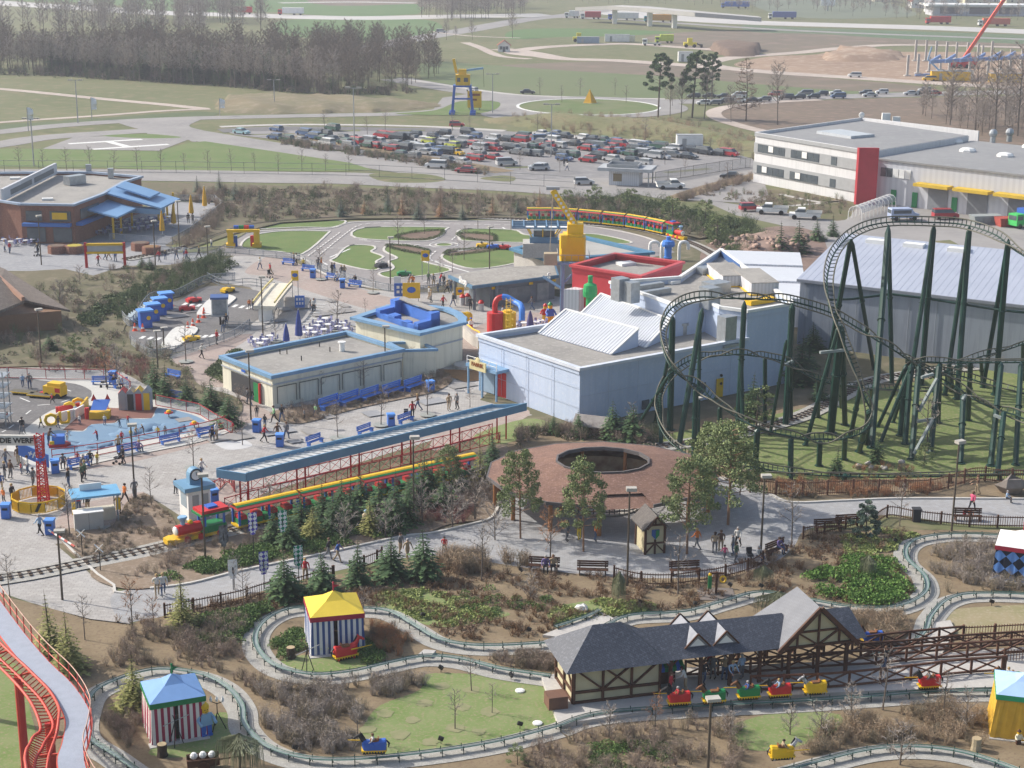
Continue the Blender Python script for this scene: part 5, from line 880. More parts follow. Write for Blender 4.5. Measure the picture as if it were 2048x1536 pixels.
for i in range(n-1): mb.add([(L_[i].x,L_[i].y,WP[i].z),(R_[i].x,R_[i].y,WP[i].z),(R_[i+1].x,R_[i+1].y,WP[i+1].z),(L_[i+1].x,L_[i+1].y,WP[i+1].z)]+[(q.x,q.y,w_.z-.08) for q,w_ in ((L_[i],WP[i]),(R_[i],WP[i]),(R_[i+1],WP[i+1]),(L_[i+1],WP[i+1]))],[(0,3,2,1),(4,5,6,7)] )
part(t,'catwalk',mb,mat('catwalk_grating',(.33,.36,.43),(.29,.32,.38),rough=.6,sc=2,c3=(.37,.40,.46)),world=True)
for S_,nm in ((L_,0),(R_,1)):
 mb=MB();mb.tube([(S_[i].x,S_[i].y,WP[i].z-.05) for i in range(n)],.06,5);part(t,'edge_tube',mb,RDC,world=True)
hr=[V_((L_[i].x,L_[i].y,WP[i].z)) for i in range(n)]
if (hr[5]-WP[5]).x<0: hr=[V_((R_[i].x,R_[i].y,WP[i].z)) for i in range(n)]
for zz in (.55,1.1): mb=MB();mb.tube([p+V_((0,0,zz)) for p in hr],.03,4);part(t,'handrail',mb,RDC if zz<1 else mat('handrail_pale',(.55,.35,.28)),world=True)
for q,a in along(hr,1.5): mb=MB();mb.beam(q,q+V_((0,0,1.1)),.06);part(t,'rail_post',mb,RDC,world=True)
for (u,v,ut,vt) in ((56,1530,36,1350),(110,1545,98,1445),(-60,1400,-50,1260)):
 a_=G(ut,vt,z-.3);mb=MB();mb.tube([(a_.x,a_.y,0),(a_.x,a_.y,z-.35)],.24,10);part(t,'support',mb,mat('support_red',(.50,.05,.045),(.42,.04,.04),rough=.45,sc=.5),world=True)
for i in range(3,n-2,5):
 p=WP[i];c=G(82,1440,z-.3);j=min(range(len(PA)),key=lambda k_:0);mb=MB();q=min(cr([G(*x) for x in RT_],False,6),key=lambda r:(r-p).length);mb.beam((p.x,p.y,p.z-.15),(q.x,q.y,q.z-.3),.1);part(t,'bracket',mb,RDC,world=True)
JG=mat('joust_rail_green',(.06,.15,.12),(.05,.12,.10),rough=.5,sc=2);JP=mat('joust_post',(.02,.05,.04));JW=mat('joust_beam_pale',(.27,.32,.31),(.2,.26,.25),rough=.5,sc=2)
def joust(p,label,closed=False):
 P=gp(p,0,closed,True,6);t=thing('joust_rail',label,'ride track',P[0]);L_,R_=ribbon(P,.3)
 mb=MB();
 for S_ in (L_,R_): mb.tube([(q.x,q.y,.42) for q in S_],.032,4)
 part(t,'side_tube',mb,JG,world=True);mb=MB()
 for i in range(len(P)-1): mb.quad((L_[i].x,L_[i].y,.36),(R_[i].x,R_[i].y,.36),(R_[i+1].x,R_[i+1].y,.36),(L_[i+1].x,L_[i+1].y,.36))
 part(t,'running_beam',mb,JW,world=True);mb=MB()
 for q,a in along(P,1.25):
  x=cos_(a+pi_/2)*.24;y=sin_(a+pi_/2)*.24
  mb.beam((q.x+x,q.y+y,0),(q.x+x,q.y+y,.52),.045);mb.beam((q.x-x,q.y-y,0),(q.x-x,q.y-y,.52),.045);mb.beam((q.x-x,q.y-y,.3),(q.x+x,q.y+y,.3),.06)
 part(t,'rail_stands',mb,JP,world=True);return P
J1=joust(TR1,'green joust ride rail looping round the yellow-roofed tent');J2=joust(TR2,'green joust ride rail looping round the blue-roofed tent');J2b=joust(TR2b,'green joust ride rail running in front of the station platform');J3=joust(TR3,'green joust ride rail bending past the dry grass behind the station');J4=joust(TR4,'green joust ride rail arching along the bottom edge right of centre')
joust([(1112,1262),(1170,1243),(1200,1228)],'short green rail siding on the white concrete slab')
def fence(label,pts,h=1.0,style='picket',pm_=None,rm=None,step=2.2,smooth=True,name='fence',base=0.0,closed=False,wpts=None):
 P=wpts if wpts else gp(pts,0,closed,smooth,5)
 if closed: P=P+[P[0]]
 pm_=pm_ or WOOD;rm=rm or pm_;m=P[len(P)//2];t=thing(name,label,'fence',(m.x,m.y,base))
 A_=along(P,step)+[(P[-1],0)]
 V=lambda q,z: V_((q.x,q.y,z+base))
 pw=.14 if style in('picket','cross') else .06
 for q,a in A_[:90]: mb=MB();mb.beam(V(q,0),V(q,h+.08),pw);part(t,'post',mb,pm_,world=True)
 mb=MB();zs={'picket':(.2,h-.12),'rail':(.15,h*.55,h),'mesh':(.1,h),'cross':(.15,h),'lattice':(.1,h)}[style]
 for z in zs:
  for a_,b_ in zip(P,P[1:]): 
   if (b_-a_).length>.01: mb.beam(V(a_,z),V(b_,z),.05 if style!='cross' else .11,.07 if style!='cross' else .12)
 part(t,'rails',mb,rm,world=True)
 if style=='picket':
  mb=MB()
  for q,a in along(P,.19): mb.beam(V(q,.06),V(q,h),.055,.03)
  part(t,'pickets',mb,rm,world=True)
 if style in('mesh',):
  mb=MB()
  for a_,b_ in zip(P,P[1:]): mb.quad(V(a_,.1),V(b_,.1),V(b_,h),V(a_,h))
  part(t,'mesh_panel',mb,mat('mesh_panel',(.36,.38,.40),(.32,.34,.36),rough=.6,alpha=.42),world=True)
 if style in('cross','lattice'):
  mb=MB();wq=.09 if style=='cross' else .035
  for (q,a),(r,b) in zip(A_,A_[1:]): mb.beam(V(q,.15),V(r,h),wq);mb.beam(V(q,h),V(r,.15),wq)
  part(t,'braces',mb,rm,world=True)
 return t
BRN=mat('picket_brown',(.11,.05,.028),(.08,.038,.022),rough=.8,sc=3);BRN2=mat('picket_redbrown',(.17,.08,.05),(.13,.06,.04),rough=.8,sc=3)
fence('dark brown picket fence curving in front of the ring pavilion',[(1228,1158),(1280,1170),(1340,1172),(1395,1165),(1440,1158),(1500,1142),(1525,1128)])
fence('short dark picket fence return by the stroller and benches',[(1525,1128),(1490,1143)],1.0) if 0 else None
fence('dark brown picket fence beside the lower left path, left of the firs',[(330,1235),(400,1222),(480,1205),(545,1185)],step=2.0)
fence('dark picket fence between the second and third fir by the path',[(590,1180),(625,1170),(668,1158)],step=1.6);fence('dark picket fence between the third and fourth fir by the path',[(700,1148),(752,1128),(764,1120)],step=1.4)
fence('brown picket fence with benches right of the big path bend',[(1606,1078),(1660,1065),(1714,1052)],pm_=BRN);fence('brown picket fence running right from the round bush',[(1750,1050),(1778,1034),(1826,1042),(1880,1048),(1950,1054),(2048,1056),(2200,1060)],pm_=BRN)
fence('reddish picket fence along the coaster lawn and castle path',[(1500,985),(1560,992),(1615,992),(1660,990),(1720,988),(1800,988),(1860,986),(1905,975),(1950,962),(2000,966),(2048,968),(2200,972)],1.3,pm_=BRN2)
fence('brown picket fence behind the dry grass at right',[(1925,1282),(1980,1280),(2048,1276),(2200,1270)],1.1,pm_=BRN2);fence('dark picket fence by the small blue sign at the right edge',[(2008,1330),(2060,1330),(2200,1330)],1.1)
TB=mat('trestle_brown',(.13,.06,.035),(.09,.04,.025),rough=.7,sc=3)
fence('front X-braced timber rail along the station platform edge',[(1500,1392),(1660,1386),(1800,1372),(1860,1365),(1920,1358),(2008,1352)],1.05,'cross',TB,base=.3,step=2.1)
fence('second X-braced timber rail of the station queue',[(1370,1362),(1500,1356),(1640,1345),(1760,1338),(1840,1330),(1960,1322),(2200,1305)],1.05,'cross',TB,base=.3,step=2.1)
fence('third X-braced timber rail of the station queue',[(1720,1325),(1820,1318),(1900,1310),(2000,1303),(2200,1292)],1.05,'cross',WOOD,base=.3,step=2.1)
fence('rear X-braced timber rail of the station queue',[(1400,1345),(1560,1335),(1720,1312),(1800,1302),(1925,1290)],1.05,'cross',WOOD,base=.3,step=2.1)
GM=mat('galv_rail',(.28,.30,.32),(.24,.26,.28),rough=.5,metal=.3)
fence('grey railing curving between the benches and the traffic circuit',[(600,522),(625,535),(680,556),(740,575),(800,586),(860,585),(900,575)],1.0,'mesh',GM,step=2.4)
fence('grey mesh railing along the back of the small driving school',[(245,640),(265,652),(300,604),(355,595),(412,567),(470,562)],1.1,'mesh',GM,step=2.4)
fence('grey railing along the lower right side of the small driving school',[(262,690),(300,715),(340,712),(400,698),(460,680),(500,655)],1.0,'mesh',GM,step=2.4)
fence('grey railing round the queue beside the driving school bridge',[(455,660),(540,658),(546,625),(560,600)],1.0,'rail',GM,step=1.4);fence('grey railing before the small driving school entrance',[(415,560),(450,575),(500,572),(550,580)],1.0,'rail',GM,step=2)
fence('long grey mesh fence around the restaurant terrace',[(220,482),(300,488),(345,490),(380,470),(445,418),(430,404),(360,404)],1.2,'mesh',GM,step=2.6,smooth=False)
fence('grey railing between plaza and lawn left of the toy arch',[(315,505),(380,510),(440,506),(500,510),(560,518),(600,520)],1.0,'mesh',GM,step=2.4)
RRL=mat('rail_red',(.40,.05,.05),rough=.5)
def redrail(label,pts,panel=True,h=1.15): return fence(label,pts,h,'mesh' if panel else 'rail',RRL,RRL,step=2.0,smooth=False)
redrail('red railing with grey panels behind the playground benches',[(-60,758),(20,757),(100,760),(225,760),(262,785)]);redrail('red railing with grey panels right of the coloured play huts',[(312,812),(398,830),(430,850),(465,868)])
redrail('thin red rail along the promenade side of the playground',[(105,925),(200,912),(320,888),(400,872),(445,860),(462,850)],False,1.2)
fence('red diamond lattice fence along the train platform, rear run',[(480,985),(560,968),(680,940),(800,912),(900,890),(985,868)],1.0,'lattice',RRL,RRL,step=1.1);fence('red diamond lattice fence along the train platform, front run',[(450,1020),(560,990),(680,962),(800,934),(900,910),(1000,886)],1.0,'lattice',RRL,RRL,step=1.1);fence('short red lattice fence at the clock kiosk end of the platform',[(392,978),(430,985),(455,965),(470,985)],1.0,'lattice',RRL,RRL,step=1.0)
fence('long wire fence between the car park and the perimeter road',[(-60,344),(200,345),(400,347),(700,352),(900,362),(1060,372),(1150,378)],2.2,'rail',mat('wire_post',(.12,.12,.12)),mat('wire',(.3,.31,.3)),step=6.5)
fence('wire fence along the works road right of the ticket building',[(1310,366),(1400,350),(1500,335)],2.0,'mesh',mat('wire_post',(0,0,0)),step=4)
q=G(78,1012);ring_=[V_((q.x+2.15*cos_(a_*pi_/12),q.y+2.15*sin_(a_*pi_/12),0)) for a_ in range(24)]
t=thing('ring_fence','ring of yellow crowd barriers with black warning stripes round the red mast','fence',(q.x,q.y,0))
for i in range(12):
 a_=ring_[2*i]-V_((q.x,q.y,0));b_=ring_[(2*i+2)%24]-V_((q.x,q.y,0));mb=MB();z=V_((0,0,1))
 mb.beam(a_+z*.15,b_+z*.15,.05);mb.beam(a_+z*1.0,b_+z*1.0,.06,.12)
 for j in range(10): p=a_.lerp(b_,j/9);mb.beam(p+z*.1,p+z*1.0,.045)
 if i%3!=1: mb.quad(a_+z*.2,b_+z*.2,b_+z*.9,a_+z*.9)
 pp=part(t,'barrier',mb,YEL)
 if i%3==0:
  mb=MB();n_=(a_+b_).normalized()*.06;c=a_.lerp(b_,.5)+n_;d=(b_-a_).normalized();mb.quad(c-d*.3+z*.25,c-d*.05+z*.25,c+d*.3+z*.95,c+d*.05+z*.95);part(pp,'stripe',mb,BLK)
def lattice(mb,c,w0,w1,z0,z1,n,r=.045):
 c=V_(c);cor=[(-1,-1),(1,-1),(1,1),(-1,1)]
 P=lambda k,f: c+V_((cor[k%4][0]*(w0+(w1-w0)*f)/2,cor[k%4][1]*(w0+(w1-w0)*f)/2,z0+(z1-z0)*f))
 for k in range(4): mb.beam(P(k,0),P(k,1),r*2)
 for i in range(n):
  for k in range(4): mb.beam(P(k,i/n),P(k+1,(i+1)/n),r*1.4);mb.beam(P(k,i/n),P(k+1,i/n),r*1.2)
q=G(88,1005);t=thing('lattice_mast','red lattice crane mast standing in the yellow ring fence','mast',q);hh=HT(88,1005,868);mb=MB();lattice(mb,(0,0,0),.75,.55,0,hh*.62,8);part(t,'mast_lower',mb,RED);mb=MB();lattice(mb,(0,0,0),.5,.6,hh*.62+.3,hh,6);part(t,'mast_upper',mb,RED)
mb=MB();mb.ball((0,0,hh*.62+.12),.4,8,(1,1,.5));part(t,'winch',mb,BLUE)
mb=MB();w_=G(88,872,hh).x-G(-40,905,hh).x;mb.obox((-w_/2-.2,0.05,hh-.55),(w_,.25,.85));sb=part(t,'sign_beam',mb,mat('sign_white',(.62,.6,.55),(.56,.54,.5)))
text_mesh('DIE WERFT',.62,BLK,'lettering',sb,(-w_/2+.25,-.11,hh-.56),(pi_/2,0,0),.02,.015)
q=G(75,945);t=thing('blue_ride_sign','tilted blue sign board with white symbols under the red mast','sign',(q.x-.2,q.y,0));mb=MB();mb.prism([(-1.3,0),(1.25,-1.15),(1.25,.0),(-1.3,1.15)],-.06,.06);mb.v=[(x,z,y+1.6) for x,y,z in mb.v];sb=part(t,'board',mb,BB);mb=MB();mb.beam((-1.1,0.1,0),(-1.1,0.1,1.6),.08);mb.beam((1.1,.1,0),(1.1,.1,.8),.08);part(t,'leg',mb,GREY)
text_mesh('+I+',.75,WHITE,'symbols',sb,(0,-.09,1.6),(pi_/2,rad(24),0),.02,.02)
q=G(5,850);t=thing('scaffold_tower','grey scaffold tower with platforms at the left edge','scaffold',q)
for x in (-1.3,.6):
 for y in (-.8,.8): mb=MB();mb.beam((x,y,0),(x,y,5.4),.09);part(t,'upright',mb,GALV)
for z in (.9,1.9,2.9,3.9,4.9): mb=MB();mb.box(-1.5,.8,-1,1,z,z+.07);mb.beam((-1.4,-.9,z+.5),(.7,-.9,z+.5),.05);part(t,'platform',mb,GALV)
def wagon(label):
 t=thing('train_wagon',label,'train wagon',(0,0,0),0,'wagons of the toy trains');L=3.9
 mb=MB();mb.box(-L/2,L/2,-.62,.62,.25,.42);part(t,'chassis',mb,YEL)
 mb=MB();
 for i in range(5): x=-L/2+.1+i*.76;mb.box(x,x+.6,-.6,.6,.422,.85)
 part(t,'side_panel',mb,GRN)
 for i in range(4): mb=MB();x=-L/2+.45+i*.95;mb.box(x,x+.4,-.5,.5,.86,1.2);part(t,'seat',mb,RED)
 for x in (-L/2+.12,0,L/2-.12):
  for y in (-.55,.55): mb=MB();mb.beam((x,y,.42),(x,y,1.75),.12);part(t,'post',mb,BLUE)
 mb=MB();mb.prism([(-.74,0),(.74,0),(.74,.08),(.16,.38),(-.16,.38),(-.74,.08)],-L/2,L/2);mb.v=[(z,x,y+1.76) for x,y,z in mb.v];rf=part(t,'roof',mb,mat('wagon_red',(.52,.07,.06),(.44,.05,.05),rough=.5))
 mb=MB();mb.prism([(-.3,.34),(-.16,.42),(.16,.42),(.3,.34),(.3,.3),(-.3,.3)],-L/2,L/2);mb.v=[(z,x,y+1.76) for x,y,z in mb.v];part(rf,'roof_strip',mb,YEL);mb=MB()
 for i in range(9): mb.box(-L/2+.2+i*.42,-L/2+.4+i*.42,-.5,-.452,1.95,2.02)
 part(rf,'roof_studs',mb,GRN)
 mb=MB();mb.prism([(-.48,.24),(-.31,.325),(.31,.325),(.48,.24),(.48,.2),(-.48,.2)],-L/2,L/2);mb.v=[(z,x,y+1.765) for x,y,z in mb.v];part(rf,'roof_band',mb,GRN);mb=MB()
 for x in (-1.2,1.2):
  for y in (-.45,.45): mb.tube([(x,y-.05,.2),(x,y+.05,.2)],.2,8)
 part(t,'wheels',mb,BLK);return t
def loco(label,q,rz,s=1.0):
 t=thing('toy_locomotive',label,'locomotive',q,rz)
 mb=MB();mb.box(-1.6,2.2,-.6,.6,.2,.45);part(t,'chassis',mb,YEL);mb=MB();mb.prism([(2.2,-.6),(2.75,-.35),(2.75,.35),(2.2,.6)],.08,.5);part(t,'bumper',mb,YEL)
 mb=MB();mb.box(-1.5,.2,-.58,.58,.452,1.0);part(t,'cab_base',mb,GRN);mb=MB();mb.tube([(.2,0,.95),(1.9,0,.95)],.42,12);bo=part(t,'boiler',mb,RED);mb=MB();mb.lathe((1.45,0,1.3),[(.14,0),(.16,.3),(.34,.62),(.3,.72)],10);part(bo,'chimney',mb,LBL);mb=MB();mb.ball((.9,0,1.42),.2,8);part(bo,'dome',mb,YEL);mb=MB();mb.ball((2.0,0,.95),.36,10,(.4,1,1));part(bo,'front_plate',mb,WHITE)
 for x in (-1.35,.05):
  for y in (-.5,.5): mb=MB();mb.beam((x,y,1.0),(x,y,1.9),.13);part(t,'post',mb,BLUE)
 mb=MB();mb.box(-1.75,.45,-.75,.75,1.9,2.05);rf=part(t,'roof',mb,GRN);mb=MB();mb.box(-1.65,.35,-.7,.7,2.052,2.3);part(rf,'roof_top',mb,RED);mb=MB();mb.box(-1.0,-.3,-.35,.35,2.302,2.45);part(rf,'hatch',mb,BLUE)
 for x in (-1,.4,1.4):
  mb=MB();mb.tube([(x,-.62,.3),(x,-.5,.3)],.26,10);mb.tube([(x,.5,.3),(x,.62,.3)],.26,10);part(t,'wheel',mb,RED)
 return t
wg=wagon('red, yellow and green open train wagon')
UP=gp([(1052,444),(1105,444),(1160,447),(1213,452),(1262,458),(1305,466),(1347,476),(1400,492)],0,False,True,6)
A6=along(UP,4.25,2.1)[:6]
for i,(q,a) in enumerate(A6): dup(wg,(q.x,q.y,.15),a,'open toy train wagon, %s from the left in the train behind the crane cabin'%NUM[i],'wagons of the toy trains')
q,a=along(UP,1,2.1+4.25*6+.2)[0];loco('colourful toy locomotive pulling six wagons past the rubble heap',(q.x,q.y,.15),a)
DP=gp([(345,1091),(490,1057),(700,1009),(880,969),(1030,936),(1110,918)],0,False,True,6)
for i,(q,a) in enumerate(along(DP,5.75,8.1)[:4]): dup(wg,(q.x,q.y,.15),a+pi_,'open toy train wagon, %s from the clock kiosk in the train under the long canopy'%NUM[i],'wagons of the toy trains',sc=(1.42,1.0,.95))
q,a=along(DP,1,2.6)[0];loco('toy locomotive with red roof and yellow bumper below the clock kiosk',(q.x,q.y,.15),a+pi_).scale=(1.15,1.1,1.0)
def pos(*a): return G(*a)
def near(u,v): return G(u,v)
def lamp(h,w=.09,label='',dbl=False):
 t=thing('street_lamp',label,'lamp',(0,0,0),0,'park lamps');mb=MB();mb.tube([(0,0,0),(0,0,h)],[w,w*.75],6);part(t,'pole',mb,mat('lamp_pole',(.10,.08,.06)) if not dbl else GREY)
 mb=MB();
 if dbl: mb.obox((0,0,h),(2.6,.12,.12));part(t,'arm',mb,GREY);
 for x in ((-1.2,1.2) if dbl else (0.12,)):
  mb=MB();mb.obox((x,0,h+.1),(.75,.5,.22) if not dbl else (1,.5,.3),0,0);part(t,'lamp_head',mb,mat('lamp_head',(.42,.40,.36)))
 return t
LPS=[(270,998,850,'beside the playground rail'),(411,1125,950,'standing in front of the clock kiosk'),(828,1048,875,'rising from the red twig bushes'),(1254,1172,978,'in front of the timber kiosk'),(1521,1115,952,'at the path bend by seated visitors'),(1903,1062,884,'by the fence on the right path'),(1414,1580,1398,'cut by the bottom edge below the knights'),(1390,898,797,'inside the coaster loop beside the ring roof'),(125,1200,1062,'on the pale paving above the red coaster'),(526,671,554,'by the driving school bridge'),(502,840,702,'at the cream pavilion entrance'),(771,766,653,'before the long cream wall'),(781,582,475,'at the edge of the traffic circuit'),(979,538,454,'behind the shop roof'),(311,533,442,'left of the terrace fence gap'),(359,495,403,'at the terrace corner'),(416,518,453,'on the lawn bank by the rails'),(83,530,432,'on the brick plaza'),(83,728,619,'in the scrub left of the driving school'),(316,738,662,'behind the dense firs'),(328,694,655,'on the white traffic island')]
lp=None
for i,(u,v,vt,lb) in enumerate(LPS):
 h=HT(u,v,vt);
 if lp is None: lp=lamp(6.5)
 dup(lp,G(u,v),ru_(-.3,.3)+.3,'brown park lamp post with flat grey head '+lb,'park lamps',sc=(1,1,h/6.6))
lp=lamp(12,.14,'',True);lp['group']='floodlight masts';
for (u,v,vt,lb) in ((709,308,174,'in the hedge left of the car park'),(985,226,147,'beside the roundabout'),(1102,314,207,'in the middle of the car park'),(156,246,159,'by the white banner on the left road'),(549,212,159,'before the bare wood'),(68,333,236,'at the left end of the lawn by the helipad')): dup(lp,G(u,v),ru_(-.2,.2),'tall grey twin-head floodlight mast '+lb,'floodlight masts',sc=(1,1,HT(u,v,vt)/12.2))
def bench(m,name,label,L=2.3):
 t=thing(name,label,'bench',(0,0,0),0,name+'es');mb=MB()
 for y in (-.22,-.05,.12): mb.box(-L/2,L/2,y,y+.13,.42,.47)
 part(t,'seat',mb,m);mb=MB()
 for z in (.55,.72,.89): mb.box(-L/2,L/2,.3,.34,z,z+.13)
 part(t,'backrest',mb,m)
 for x in (-L/2+.2,L/2-.2): mb=MB();mb.box(x-.04,x+.04,-.2,.3,0,.42);mb.box(x-.04,x+.04,.26,.3,.42,1.0);part(t,'leg',mb,m)
 return t
b0=bench(BB,'blue_bench','')
def ang(p,q): a=G(*p);b=G(*q);return math.atan2(b.y-a.y,b.x-a.x)
wa=ang((545,818),(860,716))
for i,(u,v) in enumerate(((663,818),(704,809),(745,800),(789,790),(832,780))): dup(b0,G(u,v),wa,'blue bench, %s from the left in the row before the cream wall'%NUM[i],'blue benches',sc=1.25)
pa=ang((105,925),(462,850))
for (u,v,a,lb) in ((342,888,pa,'outside the playground rail, backing the blue surface'),(415,873,pa,'at the right corner of the playground'),(258,908,pa,'behind the lamp beside the playground rail'),(160,936,pa,'with a crowd of visitors left of the stroller'),(203,770,.05,'against the rear playground fence'),(244,775,.9,'beside the blue bin at the rear playground fence'),(345,757,-.6,'on the rose paving behind the firs'),(352,800,-.5,'half hidden behind the firs'),(576,530,-.45,'first along the circuit railing'),(615,543,-.45,'second along the circuit railing'),(664,560,-.45,'third along the circuit railing'),(709,574,-.45,'fourth along the circuit railing'),(631,889,wa,'behind the left half of the long canopy'),(732,868,wa,'behind the middle of the long canopy'),(813,845,wa,'behind the right half of the long canopy')): dup(b0,G(u,v),a,'blue slatted bench '+lb,'blue benches',sc=.88)
b1=bench(WOOD,'brown_bench','')
for (u,v,a,lb) in ((1088,1142,-.1,'under the russet tree by the path edge'),(1185,1150,-.05,'beside the left end of the curved picket fence'),(1370,1150,.15,'at the curved picket fence below the lamp'),(1657,1064,.15,'left one along the fence by the path bend'),(1700,1055,.15,'right one along the fence by the path bend'),(1935,1042,-.05,'with two children at the right fence'),(1555,1108,.75,'under the seated couple by the lamp')): dup(b1,G(u,v),a,'dark brown wooden bench '+lb,'brown benches')
t=thing('litter_bin','','bin',(0,0,0),0,'blue bins');mb=MB();mb.box(-.33,.33,-.33,.33,.05,1.1);part(t,'body',mb,BB);mb=MB();mb.box(-.38,.38,-.38,.38,1.1,1.25);part(t,'lid',mb,mat('bin_lid',(.10,.28,.7)));mb=MB();mb.box(-.22,.22,-.345,-.33,.75,.95);part(t,'opening',mb,BLK);bin0=t
for (u,v,lb) in ((514,864,'by the cream pavilion corner'),(861,784,'at the right end of the bench row'),(626,556,'between the first circuit benches'),(685,576,'between the last circuit benches'),(13,1036,'at the left edge below the ring fence'),(101,1068,'beside the white striped barrier'),(111,946,'right of the red lattice mast'),(428,1006,'behind the toy locomotive'),(226,765,'at the rear playground bench'),(782,852,'behind the long canopy'),(560,893,'behind the left end of the canopy')): dup(bin0,G(u,v),ru_(-.2,.5),'square blue litter bin '+lb,'blue bins')
t=thing('litter_bin','','bin',(0,0,0),0,'round grey bins');mb=MB();mb.cyl((0,0,0),.35,1.0,12);part(t,'body',mb,mat('bin_grey',(.45,.45,.46)));mb=MB();mb.lathe((0,0,1.0),[(.38,0),(.38,.1),(.2,.35),(.05,.4)],12);part(t,'lid',mb,RED)
for (u,v,lb) in ((962,622,'under the shop corner'),(925,610,'left of the shop column'),(935,608,'beside the yellow topped one by the column')): dup(t,G(u,v),0,'round grey bin with domed lid '+lb,'round grey bins')
q=G(1832,1042);solo('litter_bin',(lambda m:(m.box(-.3,.3,-.3,.3,0,1.0),m.box(-.35,.35,-.35,.35,1.0,1.1),m)[-1])(MB()),mat('bin_black',(.04,.04,.045)),'black litter bin behind the right picket fence','bin',q)
def stripe_mat(n,a,b,ax,ps=.85): return mat(n,a,tuple(x*.92 for x in a),rough=.8,sc=1,pat=(ax,b),ps=ps)
def tent(name,label,q,rz,w,he,hr,wall_a,wall_b,top,trim,mode='stripe',flare=.15):
 t=thing(name,label,'tent',q,rz)
 for s_,(ax) in enumerate('xyxy'):
  c=[(-1,-1),(1,-1),(1,1),(-1,1)];a=c[s_];b=c[(s_+1)%4];n=14;mb=MB();R.seed(s_+3)
  for j in range(n+1):
   f=j/n;x=(a[0]+(b[0]-a[0])*f)*w/2;y=(a[1]+(b[1]-a[1])*f)*w/2;k=1+flare/ (w/2)*1;wv=.05*sin_(j*2.2)
   nx,ny=(0,a[1]) if ax=='x' else (b[0],0)
   mb.v+= [(x*k+nx*wv,y*k+ny*wv,0.02),(x*1.02,y*1.02,he)]
  for j in range(n):
   if s_==0 and mode=='stripe' and j==6: continue
   mb.f.append((2*j,2*j+2,2*j+3,2*j+1));mb.mi.append(0)
  m={'stripe':lambda:stripe_mat('stripes_%d_'%(wall_b[0]*100)+ax,wall_a,wall_b,ax),'plain':lambda:mat(name,wall_a,wall_b,rough=.8,sc=1.5),'check':lambda:mat(name+ax,wall_a,wall_a,sc=1,pat=('check',wall_b,(0,.785,0) if ax=='x' else (.785,0,0)),ps=1.5)}[mode]()
  part(t,'wall',mb,m)
 e=w/2+.12;cs=[(-e,-e),(e,-e),(e,e),(-e,e)]
 mb=MB();
 for i in range(4): a=cs[i];b=cs[(i+1)%4];mb.add([(a[0],a[1],he+.05),(b[0],b[1],he+.05),(b[0]*.35,b[1]*.35,he+(hr-he)*.55),(a[0]*.35,a[1]*.35,he+(hr-he)*.55),(0,0,hr)],[(0,1,2,3),(3,2,4)])
 part(t,'roof',mb,top);mb=MB()
 for i in range(4):
  a=cs[i];b=cs[(i+1)%4];mb.quad((a[0]*1.01,a[1]*1.01,he-.28),(b[0]*1.01,b[1]*1.01,he-.28),(b[0]*1.01,b[1]*1.01,he+.06),(a[0]*1.01,a[1]*1.01,he+.06))
 part(t,'valance',mb,trim);mb=MB();mb.tube([(0,0,hr-.1),(0,0,hr+.5)],.05,5);mb.ball((0,0,hr+.55),.08,6);mb.quad((0,0,hr+.15),(.4,.05,hr+.3),(0,0,hr+.45));part(t,'finial',mb,trim)
 mb=MB();mb.box(-w/2-.3,w/2+.2,-w/2-.5,-w/2+.1,.0,.06);part(t,'doorstep',mb,CONC)
TR_=lambda c,n: mat(n,c,tuple(x*.9 for x in c),rough=.75,sc=1)
qv=lambda u,v,d=0: G(u,v)+V_((0,d,0))
tent('striped_tent','blue and white striped knight tent with yellow roof inside the track loop',qv(665,1302,1.3),rad(14),3.3,2.65,3.75,(.66,.66,.66),(.05,.09,.24),TR_((.75,.55,.06),'tent_yellow'),TR_((.35,.03,.06),'tent_maroon'))
tent('striped_tent','maroon and white striped knight tent with blue roof and green valance',qv(340,1480,1.4),rad(22),3.0,2.55,3.6,(.68,.66,.63),(.30,.03,.07),TR_((.20,.36,.66),'tent_blue'),TR_((.02,.2,.07),'tent_green'))
tent('checked_tent','blue and black diamond checked tent with white roof at the right edge',qv(2052,1165,1.6),rad(-22),3.3,2.6,3.5,(.12,.27,.62),(.01,.015,.03),TR_((.75,.75,.74),'tent_white'),TR_((.45,.03,.06),'tent_red'),'check')
tent('yellow_tent','ochre yellow tent with pale blue roof at the lower right edge',qv(2058,1478,1.5),rad(-14),3.2,2.7,3.6,(.60,.36,.04),(.52,.30,.03),TR_((.36,.52,.80),'tent_paleblue'),TR_((.03,.35,.15),'tent_green2'),'plain',.3)
def banner(u,v,vt,m,label,mode):
 t=thing('knight_banner',label,'banner',G(u,v),rad(25));h=HT(u,v,vt);mb=MB();mb.tube([(0,0,0),(0,0,h-.05)],.035,5);part(t,'pole',mb,BLK)
 mb=MB();n=9;H=min(1.75,h*.6)
 for i in range(n+1):
  z=h-.1-i*H/n;w_=.34 if i<n-1 else .2;wv=.05*sin_(i*.9)
  mb.v+=[(-w_,wv-.03,z),(0,-wv-.03,z),(w_,wv-.03,z)]
 for i in range(n):
  for j in (0,1): mb.f.append((i*3+j,i*3+3+j,i*3+4+j,i*3+1+j));mb.mi.append(0)
 part(t,'cloth',mb,m)
ck=lambda n,c: mat(n,(.7,.7,.7),(.66,.66,.66),pat=('check',c,(0,.785,0)),ps=4.2,rough=.8)
